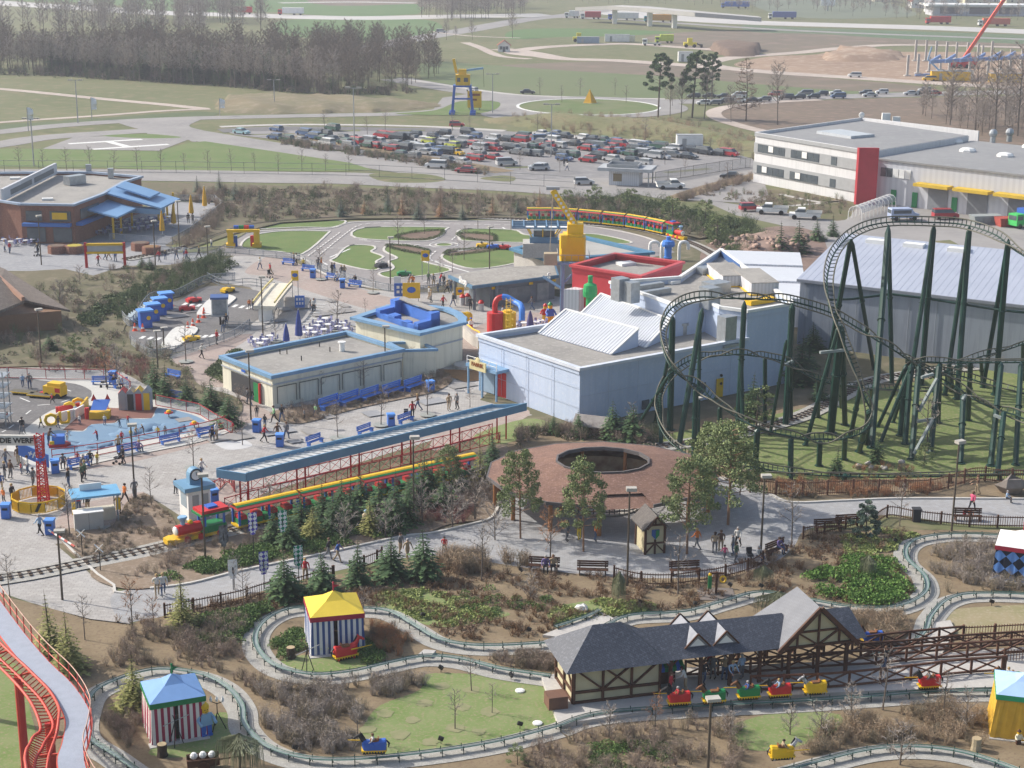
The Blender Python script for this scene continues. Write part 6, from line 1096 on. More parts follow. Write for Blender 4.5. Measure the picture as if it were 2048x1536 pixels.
for a in ((508,1122,1022,ck('chk_purple',(.10,.08,.4)),'violet and white checked banner left of the green pair, nearest the train'),(567,1102,1018,ck('chk_green',(.01,.22,.12)),'green and white checked banner among the trees by the train'),(598,1168,1088,ck('chk_green',(0,0,0)),'green and white checked banner beside the visitor in red'),(529,1178,1100,ck('chk_purple',(0,0,0)),'violet and white checked banner standing on the path fence'),(449,1118,1048,mat('banner_black',(.03,.03,.035),(.25,.25,.27),sc=2.5),'black banner with a pale crest below the lamp by the kiosk'),(467,1180,1116,WHITE,'narrow white banner seen edge-on by the castle path')): banner(a[0],a[1],a[2],a[3],a[4],0)
for (u,v,vt,lb) in ((184,239,195,'beside the road above the helipad'),(440,232,197,'at the junction right of the helipad'),(57,262,215,'at the far left of the road')): 
 t=thing('white_flag','tall white wind flag '+lb,'flag',G(u,v),.4);h=HT(u,v,vt);mb=MB();mb.tube([(0,0,0),(0,0,h)],.09,4);part(t,'pole',mb,GREY);mb=MB();n=6
 for i in range(n+1): mb.v+=[(.05,0,h*(.45+.55*i/n)),(1.3 if i<n else .4,.35*sin_(i*1.4),h*(.45+.55*i/n))]
 for i in range(n): mb.f.append((2*i,2*i+1,2*i+3,2*i+2));mb.mi.append(0)
 part(t,'cloth',mb,WHITE)
def slotify(o,mats):
 for i,m in enumerate(mats): o.material_slots[i].link='OBJECT';o.material_slots[i].material=m
H0=thing('joust_horse','','ride horse',(0,0,0),0,'joust ride horses')
mb=MB();secs=[(-1.05,.18,.75,1.15),(-.95,.34,.35,1.3),(-.5,.38,.3,1.25),(0,.34,.3,1.12),(.45,.37,.32,1.2),(.8,.33,.4,1.32),(.95,.2,.7,1.2)]
for x,w_,z0,z1 in secs: mb.v+=[(x,-w_,z0),(x,-w_*.9,z1-.15),(x,-w_*.45,z1),(x,w_*.45,z1),(x,w_*.9,z1-.15),(x,w_,z0)]
for i in range(len(secs)-1):
 for j in range(5): mb.f.append((i*6+j,(i+1)*6+j,(i+1)*6+j+1,i*6+j+1));mb.mi.append(0)
mb.f+=[(0,1,2,3,4,5),tuple(36+j for j in (5,4,3,2,1,0))];mb.mi+=[0,0];o=part(H0,'caparison',mb,[RED]);
mb=MB()
for i in range(9):
 x=-.95+i*.23
 for y in (-.39,.39): mb.add([(x-.1,y,.42),(x+.1,y,.42),(x,y*1.02,.2)],[(0,1,2)])
 mb.box(x-.115,x+.115,-.395,.395,.36,.44)
part(H0,'fringe',mb,YEL)
mb=MB();mb.tube([(.75,0,1.1),(1.0,0,1.45),(1.15,0,1.72)],[.24,.18,.15],8);mb.tube([(1.08,0,1.72),(1.35,0,1.6),(1.6,0,1.42)],[.16,.13,.09],8);mb.beam((1.05,.07,1.8),(1.07,.07,1.95),.05);mb.beam((1.05,-.07,1.8),(1.07,-.07,1.95),.05);hd=part(H0,'head',mb,[WHITE]);mb=MB();mb.beam((.72,0,1.35),(1.02,0,1.86),.06,.16);mb.tube([(-1.05,0,1.15),(-1.25,0,.9),(-1.2,0,.5)],[.06,.09,.03],5);part(H0,'mane_and_tail',mb,BLK)
for x in (-.7,.65):
 for y in (-.2,.2): mb=MB();mb.tube([(x,y,.45),(x+.03,y,.25),(x,y,.05)],[.1,.07,.09],6);part(H0,'leg',mb,[WHITE])
mb=MB();mb.tube([(.3,-.42,.95),(2.1,-.5,1.02)],[.06,.03],5);part(H0,'lance',mb,YEL);mb=MB();mb.box(-.9,.9,-.16,.16,0,.16);part(H0,'bogie',mb,BLK)
mb=MB();mb.obox((-.05,0,1.2),(.7,.42,.14));mb.obox((-.38,0,1.32),(.1,.4,.25));part(H0,'saddle',mb,mat('saddle_brown',(.2,.09,.04)))
HW=mat('horse_white',(.6,.6,.62),(.1,.1,.1),sc=3);HB=mat('horse_brown',(.16,.07,.03));HK=mat('horse_black',(.03,.03,.03))
HRS=[(1356,1424,'red',RED,HK,1,'first knight horse in red at the platform, lance forward'),(1426,1420,'green',GRN,HB,1,'green draped horse behind the lamp at the platform'),(1495,1412,'green',GRN,HB,1,'green draped horse in the middle of the platform queue'),(1557,1408,'red',RED,HK,1,'red draped black horse before the yellow one'),(1628,1402,'yellow',YEL,HW,1,'yellow draped white horse last at the platform'),(1856,1391,'red',RED,HK,1,'red draped horse alone below the trestle rails'),(748,1521,'blue',BLUE,HK,1,'blue draped horse with red hem at the bottom left of centre'),(1563,1533,'yellow',YEL,HW,-1,'yellow draped white horse facing right at the bottom edge'),(2015,1384,'green',GRN,HB,1,'green draped horse behind the yellow tent roof'),(1742,1300,'blue',BLUE,HB,1,'blue draped brown horse behind the big gable')]
RIDERS=[]
for i,(u,v,_,cm,hm,sg,lb) in enumerate(HRS):
 a=ang((u-30,v+ (2 if v>1390 and u>1300 else 1)),(u+30,v-(2 if v>1390 and u>1300 else 1))) + (pi_ if sg>0 else 0)
 q=G(u,v);q.z=.45;r=dup(H0,q,a,lb,'joust ride horses',sc=.7)
 for c in [x for x in D.objects if x.parent==r]:
  n=c.name.split('.')[0]
  if n=='caparison': slotify(c,[cm])
  if n in('head','leg'): slotify(c,[hm])
 RIDERS.append((q,a,i))
q=G(692,1318);r=dup(H0,q,.5,'red brick-built horse with spotted wheels and knight beside the yellow-roofed tent','joust ride horses',sc=.8)
for c in [x for x in D.objects if x.parent==r]:
 if c.name.split('.')[0] in('caparison','head','leg'): slotify(c,[RED])
def toyman(q,rz,cols,label,s=1.0,name='brick_figure'):
 t=thing(name,label,'figure',q,rz);tor,leg,hat=cols
 for x in (-.13,.13): mb=MB();mb.box(x-.11,x+.11,-.12,.12,0,.5);mb.box(x-.11,x+.11,-.2,.12,0,.1);part(t,'leg',mb,leg)
 mb=MB();mb.prism([(-.3,.5),(.3,.5),(.2,1.05),(-.2,1.05)],-.13,.13);mb.v=[(x,z,y) for x,y,z in mb.v];part(t,'torso',mb,tor)
 for s_ in (-1,1): mb=MB();mb.tube([(s_*.24,0,1.0),(s_*.36,-.05,.8),(s_*.34,-.28,.68)],.07,6);mb.ball((s_*.34,-.34,.68),.08,6);part(t,'arm',mb,tor)
 mb=MB();mb.lathe((0,0,1.07),[(.1,0),(.17,.05),(.17,.3),(.1,.34)],10);h=part(t,'head',mb,YEL);mb=MB();mb.ball((-.06,-.16,1.27),.025,5);mb.ball((.06,-.16,1.27),.025,5);mb.box(-.06,.06,-.178,-.165,1.16,1.18);part(h,'face',mb,BLK);mb=MB();mb.lathe((0,0,1.33),[(.2,0),(.19,.1),(.06,.25)],10);part(t,'hat',mb,hat);t.scale=(s,s,s);return t
toyman(G(412,1470),.6,(LBL,BLUE,YEL),'brick knight with blue shield and sword beside the maroon striped tent',1.35)
toyman(G(648,1308),.3,(CREAM,WOOD,YEL),'small tan brick figure at the entrance of the yellow-roofed tent',.7)
toyman(G(2036,1488),.2,(CREAM,WOOD,WOOD),'tan brick creature by the opening of the ochre tent',.6)
toyman(G(1100,645),.4,(BLUE,YEL,GRN),'tall colourful stilt-like brick clown right of the dark parasol',1.6);toyman(G(1090,640),-.2,(RED,YEL,RED),'second brick clown in red behind the stilt-like one',1.3)
toyman(G(942,655),.2,(WHITE,RED,BLUE),'brick figure in red and white standing on the curved garden wall',.8)
t=thing('stump_sculpture','brick-built animal perched on a mossy stump among the firs','sculpture',G(735,1065));mb=MB();mb.lathe((0,0,0),[(.45,0),(.35,.5),(.38,1.1)],9);part(t,'stump',mb,mat('moss_bark',(.13,.13,.06),(.10,.08,.05),sc=4));mb=MB();mb.ball((0,0,1.4),.32,8,(1.3,.8,1));mb.ball((.35,-.1,1.6),.2,8);mb.beam((-.3,0,1.3),(-.45,0,.9),.1);part(t,'animal',mb,mat('pale_tan',(.6,.55,.4),(.3,.2,.1),sc=6));mb=MB();mb.ball((-.1,0,1.78),.16,8);part(t,'cap',mb,LBL)
t=thing('candle_stand','wrought iron torch stand with white flames beside the maroon tent','torch stand',G(436,1458));mb=MB()
for k_ in range(3): a_=k_*2.09;mb.tube([(.5*cos_(a_),.5*sin_(a_),0),(0,0,1.1),(0,0,1.7)],.03,4)
mb.tube([(-.35,0,1.8),(0,0,1.65),(.35,0,1.8)],.03,4);part(t,'stand',mb,BLK)
for x in (-.35,0,.35): mb=MB();mb.lathe((x,0,1.8),[(.07,0),(.09,.15),(.02,.35)],6);part(t,'flame_shape',mb,WHITE)
for (u,v,lb) in ((615,1345,'crossed lance rack before the yellow-roofed tent'),(352,1490,'thin pole stand before the maroon striped tent')):
 t=thing('lance_rack',lb,'rack',G(u,v));mb=MB();mb.tube([(-.4,.2,0),(.1,0,1.9)],.03,4);mb.tube([(.4,.2,0),(-.1,0,1.9)],.03,4);mb.tube([(0,-.4,0),(0,0,1.6)],.03,4);part(t,'legs',mb,BLK);mb=MB();mb.tube([(-.7,0,1.2),(.8,.1,1.9)],.025,4);part(t,'lance',mb,GREY)
for i,(u,v,lb) in enumerate(((582,1316,'dark tree stump left of the yellow-roofed tent'),(325,1512,'dark tree stump below the maroon striped tent'),(1952,1500,'pale cut log standing before the ochre tent'))): 
 t=thing('tree_stump',lb,'stump',G(u,v));mb=MB();mb.lathe((0,0,0),[(.34,0),(.28,.3),(.29,.75)],10);part(t,'bark',mb,mat('bark_dark',(.06,.04,.03),(.04,.03,.02),sc=6) if i<2 else mat('bark_pale',(.36,.30,.2)));mb=MB();mb.cyl((0,0,.752),.27,.02,12);part(t,'cut_face',mb,mat('cut_wood',(.42,.33,.2)))
q=G(407,1538);t=thing('supply_cart','small dark wooden cart loaded with white sacks at the bottom edge','cart',q,.25);mb=MB();mb.box(-.9,.9,-.4,.4,.35,.5);mb.wall((-.9,-.4),(.9,-.4),.5,.8,.06);mb.wall((-.9,.4),(.9,.4),.5,.8,.06);part(t,'bed',mb,WOOD)
for x in (-.5,0,.5): mb=MB();mb.ball((x,ru_(-.1,.1),.85),.22,8);part(t,'sack',mb,WHITE)
for y in (-.48,.48): mb=MB();mb.tube([(0,y,.35),(0,y*1.1,.35)],.35,12);part(t,'wheel',mb,WOOD)
mb=MB();mb.beam((.9,0,.5),(2.0,0,.55),.07);part(t,'shaft',mb,WOOD)
t=thing('target_post','dark post with yellow ring target and brick soldier on a flat slab','target',G(1432,1188));mb=MB();mb.beam((0,0,0),(0,0,1.7),.16);mb.beam((-.5,0,1.6),(.5,0,1.6),.12);part(t,'post',mb,WOOD);mb=MB();mb.tube([(.45+.2*cos_(k_),-.05,1.15+.24*sin_(k_)) for k_ in [j*.628 for j in range(10)]],.07,5,closed=True);part(t,'ring',mb,YEL);mb=MB();mb.box(-.6,-.35,-.1,.1,.4,1.4);part(t,'soldier',mb,GRN);mb=MB();mb.ball((-.47,0,1.5),.14,8);part(t,'soldier_head',mb,YEL);mb=MB();mb.box(-1.3,1.3,-1.2,1,.0,.06);part(t,'slab',mb,mat('slab_dark',(.2,.17,.15)))
t=thing('ground_spotlight','','spotlight',(0,0,0),0,'ground spotlights');mb=MB();mb.tube([(0,0,0),(0,0,.35)],.03,4);part(t,'stem',mb,BLK);mb=MB();mb.obox((0,0,.45),(.4,.18,.28),0,.4);mb.obox((0,.12,.45),(.2,.14,.15));part(t,'lamp_box',mb,BLK)
for i,(u,v,lb) in enumerate(((882,1345,'left one at the top of the joust lawn'),(1022,1360,'right one at the top of the joust lawn'),(1040,1458,'at the lower right of the joust lawn'),(882,1488,'near the bottom track bend of the joust lawn'),(590,1505,'in the brown scrub by the lower track'),(1058,1268,'on the bare bed right of the pale shrubs'),(846,1238,'on the bright ground cover strip'),(1460,1178,'right of the ring target slab'),(1390,1215,'below the ring target slab'),(1280,1212,'near the white stone by the weeping tree'),(1522,1180,'under the weeping larch by the picket corner'),(1983,1212,'on the gravel by the dry grass'),(1790,1088,'at the bright cover left of the checked tent'),(1042,1148,'in the twiggy bed by the seated pair'))): dup(t,G(u,v),ru_(-1,1),'small black ground spotlight '+lb,'ground spotlights',sc=.8)
for i,(u,v,lb) in enumerate(((1040,1383,'upper'),(1075,1448,'lower'))): q=G(u,v);mb=MB();mb.lathe((0,0,0),[(.3,0),(.3,.1),(.18,.14)],12);solo('white_drain_cover',mb,WHITE,'round white cover in the joust lawn, %s one'%lb,'cover',q)
pq=lambda u,v: G(u,v)
t=thing('play_huts','row of four toy beach huts with red, yellow and grey gables','play house',pq(238,822),rad(2));
for i,(dm,rm,h) in enumerate(((GREY,RED,1.75),(mat('door_black',(.05,.05,.05)),GREY,1.8),(RED,YEL,1.85),(YEL,GREY,1.9))):
 x=i*.78;mb=MB();mb.add([(x,0,0),(x+.78,0,0),(x+.78,1.1,0),(x,1.1,0),(x,0,h),(x+.78,0,h),(x+.78,1.1,h),(x,1.1,h),(x+.39,0,h+.42),(x+.39,1.1,h+.42)],[(0,1,5,4),(1,2,6,5),(2,3,7,6),(3,0,4,7),(4,5,8),(6,7,9)]);w_=part(t,'hut_wall',mb,mat('hut_grey',(.38,.39,.41)))
 mb=MB();mb.box(x+.1,x+.68,-.05,0,0,h-.1);part(t,'door',mb,dm)
 mb=MB();mb.add([(x-.04,-.06,h-.02),(x+.39,-.06,h+.46),(x+.39,1.14,h+.46),(x-.04,1.14,h-.02),(x+.82,-.06,h-.02),(x+.82,1.14,h-.02)],[(0,3,2,1),(1,2,5,4)]);part(t,'hut_roof',mb,rm)
def letter(u,v,ch,m,label,s=1.3,rz=.3): 
 t=thing('play_letter',label,'play letter',pq(u,v),rz);text_mesh(ch,s*1.3,m,'letter',t,(0,0,s*.42),(pi_/2,0,0),.14,.05)
letter(103,852,'O',YEL,'yellow letter O arch at the front of the play tunnel');letter(130,848,'U',YEL,'yellow U shaped play block beside the letter O');letter(140,828,'O',YEL,'yellow ring behind the red play walls');letter(157,820,'O',YEL,'yellow ring nearest the yellow play wall');letter(120,830,'n',RED,'red arch among the white play walls');
t=thing('play_walls','low white, red and yellow play walls behind the letters','play wall',pq(140,838));
for a_,b_,m in (((112,846),(150,836),WHITE),((118,832),(160,824),RED),((150,838),(168,828),WHITE),((163,828),(176,812),YEL)): p=G(*a_)-t.location;q=G(*b_)-t.location;mb=MB();mb.wall(p,q,0,.95,.18);part(t,'panel',mb,m)
t=thing('play_boat','yellow and blue play boat with red pennants','play boat',pq(201,836),rad(5));mb=MB();mb.box(-.95,.95,-.7,.5,0,.75);part(t,'hull',mb,YEL);mb=MB();mb.add([(-.8,-.7,1.0),(.7,-.7,1.0),(1,.4,1.75),(-.6,.4,1.75)],[(0,1,2,3)]);part(t,'deck_roof',mb,BB);
for x in (-.6,.7): mb=MB();mb.tube([(x,.45,.7),(x,.45,2.1)],.04,5);mb.add([(x-.3,.45,1.6),(x+.3,.45,1.6),(x,.45,2.3)],[(0,1,2)]);part(t,'pennant',mb,RED)
mb=MB();mb.cyl((-1.15,-.5,0),.22,1.2,8);part(t,'red_mast',mb,RED)
t=thing('play_truck','yellow toy dumper truck on the dark play road','play truck',pq(112,795),rad(-20));mb=MB();mb.box(-1.1,1.0,-.55,.55,.35,1.25);mb.box(-.6,.9,-.5,.5,1.25,1.6);part(t,'body',mb,YEL)
for x in (-.7,.6): mb=MB();mb.tube([(x,-.6,.3),(x,.6,.3)],.3,10);part(t,'wheel',mb,BLK)
mb=MB();mb.box(.3,.9,-.56,-.551,.7,1.15);part(t,'window',mb,RED);mb=MB();mb.box(-1.8,-1.1,-.4,.4,.3,.42);part(t,'hitch',mb,RED)
for i,(u,v,lb) in enumerate(((48,790,'left'),(82,796,'right'))): t=thing('play_trailer','flat dark play trailer with yellow edge, %s one behind the toy dumper'%lb,'trailer',pq(u,v),rad(-14));mb=MB();mb.box(-1.3,1.3,-.5,.5,.3,.42);part(t,'bed',mb,mat('trailer_dark',(.12,.11,.08)));mb=MB();mb.box(-1.3,1.3,-.53,-.5,.3,.42);part(t,'edge',mb,YEL);mb=MB();mb.tube([(-.8,-.5,.2),(-.8,.5,.2)],.2,8);mb.tube([(.8,-.5,.2),(.8,.5,.2)],.2,8);part(t,'wheels',mb,BLK)
t=thing('play_cabin','blue and red play ship cabin at the left of the blue surface','play cabin',pq(117,893),.2);mb=MB();mb.box(-.5,.6,-.5,.4,.2,1.1);part(t,'cabin',mb,BB);mb=MB();mb.prism([(-.8,-.6),(.7,-.6),(1.1,0),(.7,.5),(-.8,.5)],0,.35);part(t,'hull',mb,RED);mb=MB();mb.box(-.7,-.3,-.62,-.5,.4,.7);part(t,'trim',mb,YEL)
for u,v,lb in ((338,836,'upper'),(389,858,'lower')): t=thing('play_flower','red and yellow spring toy, %s one on the blue surface'%lb,'spring toy',pq(u,v));mb=MB();mb.tube([(0,0,0),(0,0,.45)],.05,6);part(t,'spring',mb,BLK);mb=MB();mb.lathe((0,0,.45),[(.1,0),(.45,.06),(.4,.14)],10);part(t,'disc',mb,RED);mb=MB();mb.lathe((0,0,.6),[(.25,0),(.22,.16),(.1,.22)],10);part(t,'cap',mb,YEL)
mb=None
for i,pp in enumerate(([(210,872),(250,858),(300,846),(330,852),(290,868),(240,880)],[(300,862),(340,850),(375,856),(350,868)],[(150,892),(200,884),(230,890),(190,900)])): hill('play_mound',pp,.35,mat('mound_blue',(.155,.25,.36),(.14,.23,.34),rough=.8,sc=.6),10)
bo=thing('blue_booth','','booth',(0,0,0),0,'blue booths');mb=MB();mb.box(-.75,.75,-.6,.6,0,2.2);part(bo,'wall',mb,BLUE);mb=MB();mb.box(-.95,.95,-.85,.8,2.2,2.4);part(bo,'roof',mb,mat('booth_roof',(.12,.32,.75)));mb=MB();mb.tube([(.3,-.62,1.35),(.3,-.66,1.35)],.28,10);part(bo,'emblem',mb,YEL);mb=MB();mb.box(-.4,.4,-.62,-.6,.3,.9);part(bo,'panel',mb,BB)
for i,(u,v) in enumerate(((291,655),(306,642),(320,630),(333,619))): dup(bo,G(u,v),.5,'blue booth with yellow round emblem, %s in the row from the left'%NUM[i],'blue booths',sc=.92)
bk=thing('stacked_karts','covered row of pale stacked chairs behind the blue booths','chair rows',G(300,628));mb=MB()
for i in range(14): f=i/13;p=G(262,648).lerp(G(322,610),f)-bk.location;mb.obox((p.x,p.y,.5),(.9,1.6,.12),.6,.5);mb.obox((p.x,p.y+.3,.8),(.1,1.5,.6),.6)
part(bk,'seats',mb,mat('pale_blue_seat',(.42,.50,.56)))
t=thing('control_kiosk','glazed grey control kiosk on a post with blue roof rim','kiosk',G(441,650),.15);mb=MB();mb.tube([(0,0,0),(0,0,1.2)],.12,8);part(t,'post',mb,BLK);mb=MB();mb.box(-1,1,-.9,.9,1.2,1.4);part(t,'base',mb,GREY);mb=MB();mb.box(-.85,.85,-.75,.75,1.402,3.3);part(t,'window',mb,mat('kiosk_glass',(.14,.17,.2),(.3,.33,.36),rough=.15,sc=1));mb=MB();mb.box(-1.05,1.05,-1,1,3.302,3.55);part(t,'roof',mb,mat('kiosk_rim',(.06,.12,.3)))
for x in (-.9,.9):
 for y in (-.8,.8): mb=MB();mb.beam((x,y,1.4),(x,y,3.3),.1);part(t,'frame_post',mb,WHITE)
t=thing('school_bridge','cream toy bridge ramp with yellow handrails beside the driving school','bridge',G(535,600));P=[G(*p) for p in ((528,612,2.0),(540,596,2.2),(553,580,2.2),(566,566,1.7))];L_,R_=ribbon(P,2.6);mb=MB()
for i in range(3): mb.add([(L_[i].x,L_[i].y,P[i].z),(R_[i].x,R_[i].y,P[i].z),(R_[i+1].x,R_[i+1].y,P[i+1].z),(L_[i+1].x,L_[i+1].y,P[i+1].z),(L_[i].x,L_[i].y,P[i].z-.4),(R_[i].x,R_[i].y,P[i].z-.4),(R_[i+1].x,R_[i+1].y,P[i+1].z-.4),(L_[i+1].x,L_[i+1].y,P[i+1].z-.4)],[(0,1,2,3),(4,7,6,5),(1,5,6,2),(0,3,7,4),(0,4,5,1)])
part(t,'deck',mb,mat('bridge_cream',(.66,.62,.52)),world=True)
for S_ in (L_,R_): mb=MB();mb.tube([(q.x,q.y,p.z+.5) for q,p in zip(S_,P)],.13,6);part(t,'handrail',mb,mat('rail_yellow',(.70,.58,.25)),world=True)
for p in (P[0].lerp(P[1],.2),P[2]): mb=MB();mb.box(p.x-.8,p.x+.8,p.y-.2,p.y+.2,0,p.z-.42);part(t,'pier',mb,WHITE,world=True)
co=thing('traffic_cone','','cone',(0,0,0),0,'traffic cones');mb=MB();mb.cyl((0,0,0),.3,.05,8);mb.lathe((0,0,.05),[(.2,0),(.13,.35),(.05,.75)],8);part(co,'body',mb,mat('cone_red',(.75,.12,.06)));mb=MB();mb.lathe((0,0,.3),[(.155,0),(.12,.15)],8);part(co,'band',mb,WHITE)
for i,(u,v) in enumerate(((376,659),(386,653),(397,645),(407,636),(408,630),(343,612),(286,663),(270,662))): dup(co,G(u,v),0,('red and white traffic cone, %s in the line beside the white island'%NUM[i]) if i<5 else ('red and white traffic cone %s'%('by the red sign right of the booths','just left of the first blue booth','at the left bend of the driving school')[i-5]),'traffic cones',sc=1.2)
tc=thing('toy_car','','toy car',(0,0,0),0,'children\'s driving school cars');mb=MB();mb.prism([(-.85,-.42),(.7,-.42),(.9,-.2),(.9,.2),(.7,.42),(-.85,.42)],.15,.5);mb.prism([(-.6,-.36),(.1,-.36),(.1,.36),(-.6,.36)],.5,.62);part(tc,'body',mb,[RED]);mb=MB();mb.obox((.2,0,.68),(.06,.6,.28),0,.3);part(tc,'windscreen',mb,GLASS)
for x in (-.55,.55):
 for y in (-.42,.42): mb=MB();mb.tube([(x,y-.06,.18),(x,y+.06,.18)],.18,8);part(tc,'wheel',mb,TYRE)
TOY=[(388,605,.6,RED,'red toy car with a yellow-clad child before the zebra crossing'),(374,622,.3,RED,'low red toy car on the small driving school road'),(456,585,.9,YEL,'yellow toy car behind the control kiosk'),(383,683,.5,YEL,'yellow toy car below the lower white island'),(1008,499,2.9,RED,'red toy car on the traffic circuit behind the lamp'),(987,498,2.9,BLUE,'blue toy car between two others on the traffic circuit'),(966,495,2.9,YEL,'yellow toy car leading on the traffic circuit'),(763,535,.8,mat('kart_dark',(.06,.06,.07)),'dark toy car in the winding lane of the circuit'),(808,552,.2,GRN,'green toy car near the circuit lawn edge')]
TOYP=[]
for u,v,a,m,lb in TOY:
 r=dup(tc,G(u,v),a,lb,"children's driving school cars",sc=1.1);TOYP.append((G(u,v),a))
 for c in [x for x in D.objects if x.parent==r and x.name.startswith('body')]: slotify(c,[m])
t=thing('red_yellow_gate','tall gateway with red posts and yellow-edged grey panel','gateway',G(212,535),.1);h=3.1
for x in (-2.6,2.6): mb=MB();mb.beam((x,0,0),(x,0,h+.4),.35);part(t,'post',mb,RED)
for z in (h,h-1.15): mb=MB();mb.box(-2.5,2.5,-.2,.2,z,z+.3);part(t,'beam',mb,YEL)
mb=MB();mb.box(-2.4,2.4,-.06,.06,h-.83,h-.02);part(t,'panel',mb,mat('panel_silver',(.45,.46,.48)))
t=thing('toy_block_arch','chunky yellow arch of giant toy blocks over the rails','arch',G(488,494),.1)
for x in (-1.9,1.9): mb=MB();mb.box(x-.4,x+.4,-.7,.7,0,2.3);mb.box(x-.65,x+.65,-.8,.8,0,.6);part(t,'pillar',mb,YEL)
mb=MB();mb.box(-2.4,2.4,-.75,-.2,2.302,2.7);part(t,'lintel',mb,YEL);
for i,m in enumerate((BLUE,GRN,RED,BLUE)): mb=MB();mb.tube([(-1.4+i*.75,.3,2.9),(-.7+i*.75,.3,2.9)],.3,10);part(t,'block',mb,m)
for x,m in ((-1.2,BLUE),(1.2,RED)): mb=MB();mb.box(x-.25,x+.25,.2,.7,0,1.6);part(t,'inner_block',mb,m)
t=thing('giant_pipes','red tank with elbow pipe joined to a long bent blue pipe','pipe sculpture',G(990,668));
mb=MB();mb.cyl((0,0,0),.95,2.6,16);part(t,'red_tank',mb,RED);mb=MB();mb.cyl((1.5,.6,0),.95,2.5,16);mb.cyl((1.5,.6,2.5),.5,.25,12);part(t,'yellow_tank',mb,YEL);mb=MB();mb.tube(cr([(0,0,2.6),(0,0,3.6),(.3,.1,4.2),(.9,.2,4.4)],False,4),.33,10);part(t,'red_elbow',mb,RED)
e_=G(1038,668,5.3)-G(990,668);mb=MB();mb.tube(cr([(.8,.2,4.4),(1.5,.1,4.3),(2.3,-.3,3.9),(2.9,-1.2,3.8),(3.1,-2.0,3.4),(3.1,-2.4,2.2)],False,5),.36,10);part(t,'blue_pipe',mb,mat('pipe_blue',(.06,.22,.66),rough=.4))
def chimney(u,v,vt,m,label,r=.55):
 h=HT(u,v,vt);t=thing('pipe_chimney',label,'chimney',G(u,v));mb=MB();mb.lathe((0,0,0),[(r,0),(r,h*.36),(r*1.2,h*.37),(r*1.2,h*.4),(r,h*.41),(r,h*.7)],14);part(t,'shaft',mb,m);mb=MB();mb.lathe((0,0,h*.7),[(r,0),(r*1.75,.05),(r*1.85,h*.08),(r*1.6,h*.17),(r*.6,h*.2),(r*.6,h*.28),(r*.7,h*.29),(r*.5,h*.3)],14);part(t,'cap',mb,m)
chimney(1178,692,551,mat('pipe_green',(.03,.33,.10),rough=.4),'fat green pipe chimney before the red wall',.45);chimney(1335,540,473,mat('pipe_blue',(0,0,0)),'fat blue pipe chimney behind the red building',.5)
for u,v,vt,lb in ((1300,505,484,'low white pipe hook left of the blue chimney'),(1323,520,483,'white pipe loop beside the blue chimney'),(1358,520,484,'thin white pipe bent beside the blue chimney')):
 t=thing('white_pipe',lb,'pipe',G(u,v));h=HT(u,v,vt);mb=MB();mb.tube(cr([(0,0,0),(0,0,h*.8),(.4,0,h),(1.1,0,h*.95),(1.3,0,h*.6)],False,3),.24,8);part(t,'pipe',mb,WHITE)
pl0=thing('brick_planter','','planter',(0,0,0),0,'brick planters');mb=MB();mb.prism([(1.35*cos_(k_*pi_/4+.39),1.35*sin_(k_*pi_/4+.39)) for k_ in range(8)],0,1.1);part(pl0,'wall',mb,BRK);mb=MB();mb.prism([(1.1*cos_(k_*pi_/4+.39),1.1*sin_(k_*pi_/4+.39)) for k_ in range(8)],1.102,1.15);part(pl0,'soil',mb,[SOIL]);
for u,v,lb,m in ((115,506,'first from the left before the brick restaurant',SOIL),(150,506,'planted with yellow flowers before the entrance',mat('yellow_flowers',(.6,.4,.05),(.2,.25,.05),sc=8)),(281,500,'left one below the terrace',SOIL),(303,508,'right one below the terrace',mat('orange_leaves',(0,0,0)))): r=dup(pl0,G(u,v),0,'octagonal brick planter '+lb,'brick planters');slotify([c for c in D.objects if c.parent==r and c.name.startswith('soil')][0],[m])
def parasol(u,v,vt,m,label,name='closed_parasol',r=.42):
 h=HT(u,v,vt);t=thing(name,label,'parasol',G(u,v));mb=MB();mb.tube([(0,0,0),(0,0,h)],.05,6);part(t,'pole',mb,WHITE);mb=MB();mb.lathe((0,0,h*.16),[(r*.4,0),(r,.1),(r*.85,h*.3),(r*.5,h*.6),(.06,h*.82)],9);part(t,'cover',mb,m);mb=MB();mb.cyl((0,0,0),.4,.12,8);part(t,'foot',mb,CONC)
PY=mat('parasol_yellow',(.72,.40,.03),(.62,.33,.02),rough=.7,sc=3);PB=mat('parasol_blue',(.03,.06,.27),(.025,.045,.2),rough=.7,sc=3)
for u,v,vt,lb in ((325,470,420,'nearest the terrace corner post'),(348,455,407,'between the terrace canopy and the lamp'),(383,434,388,'second from the right on the terrace'),(410,420,371,'rightmost on the terrace')): parasol(u,v,vt,PY,'closed yellow parasol '+lb)
parasol(573,690,646,PB,'closed dark blue parasol, left one behind the cream pavilion',r=.4);parasol(598,682,618,PB,'tall closed dark blue parasol, right one behind the cream pavilion',r=.45);parasol(1060,660,620,mat('parasol_violet',(.09,.08,.22)),'closed violet parasol behind the pale blue hall corner',r=.45)
tb=thing('terrace_table','','table',(0,0,0),0,'terrace tables');mb=MB();mb.cyl((0,0,.7),.42,.04,10);part(tb,'top',mb,WHITE);mb=MB();mb.tube([(0,0,0),(0,0,.7)],.04,5);part(tb,'leg',mb,GREY)
for k_ in range(4):
 a_=k_*1.571+.4;c,s_=cos_(a_)*.75,sin_(a_)*.75;mb=MB();mb.obox((c,s_,.42),(.4,.4,.05),a_);mb.obox((c*1.25,s_*1.25,.65),(.05,.4,.45),a_);mb.beam((c,s_,0),(c,s_,.42),.05);part(tb,'chair',mb,[mat('chair_bluewhite',(.45,.46,.55),(.08,.08,.3),sc=9,rough=.5)])
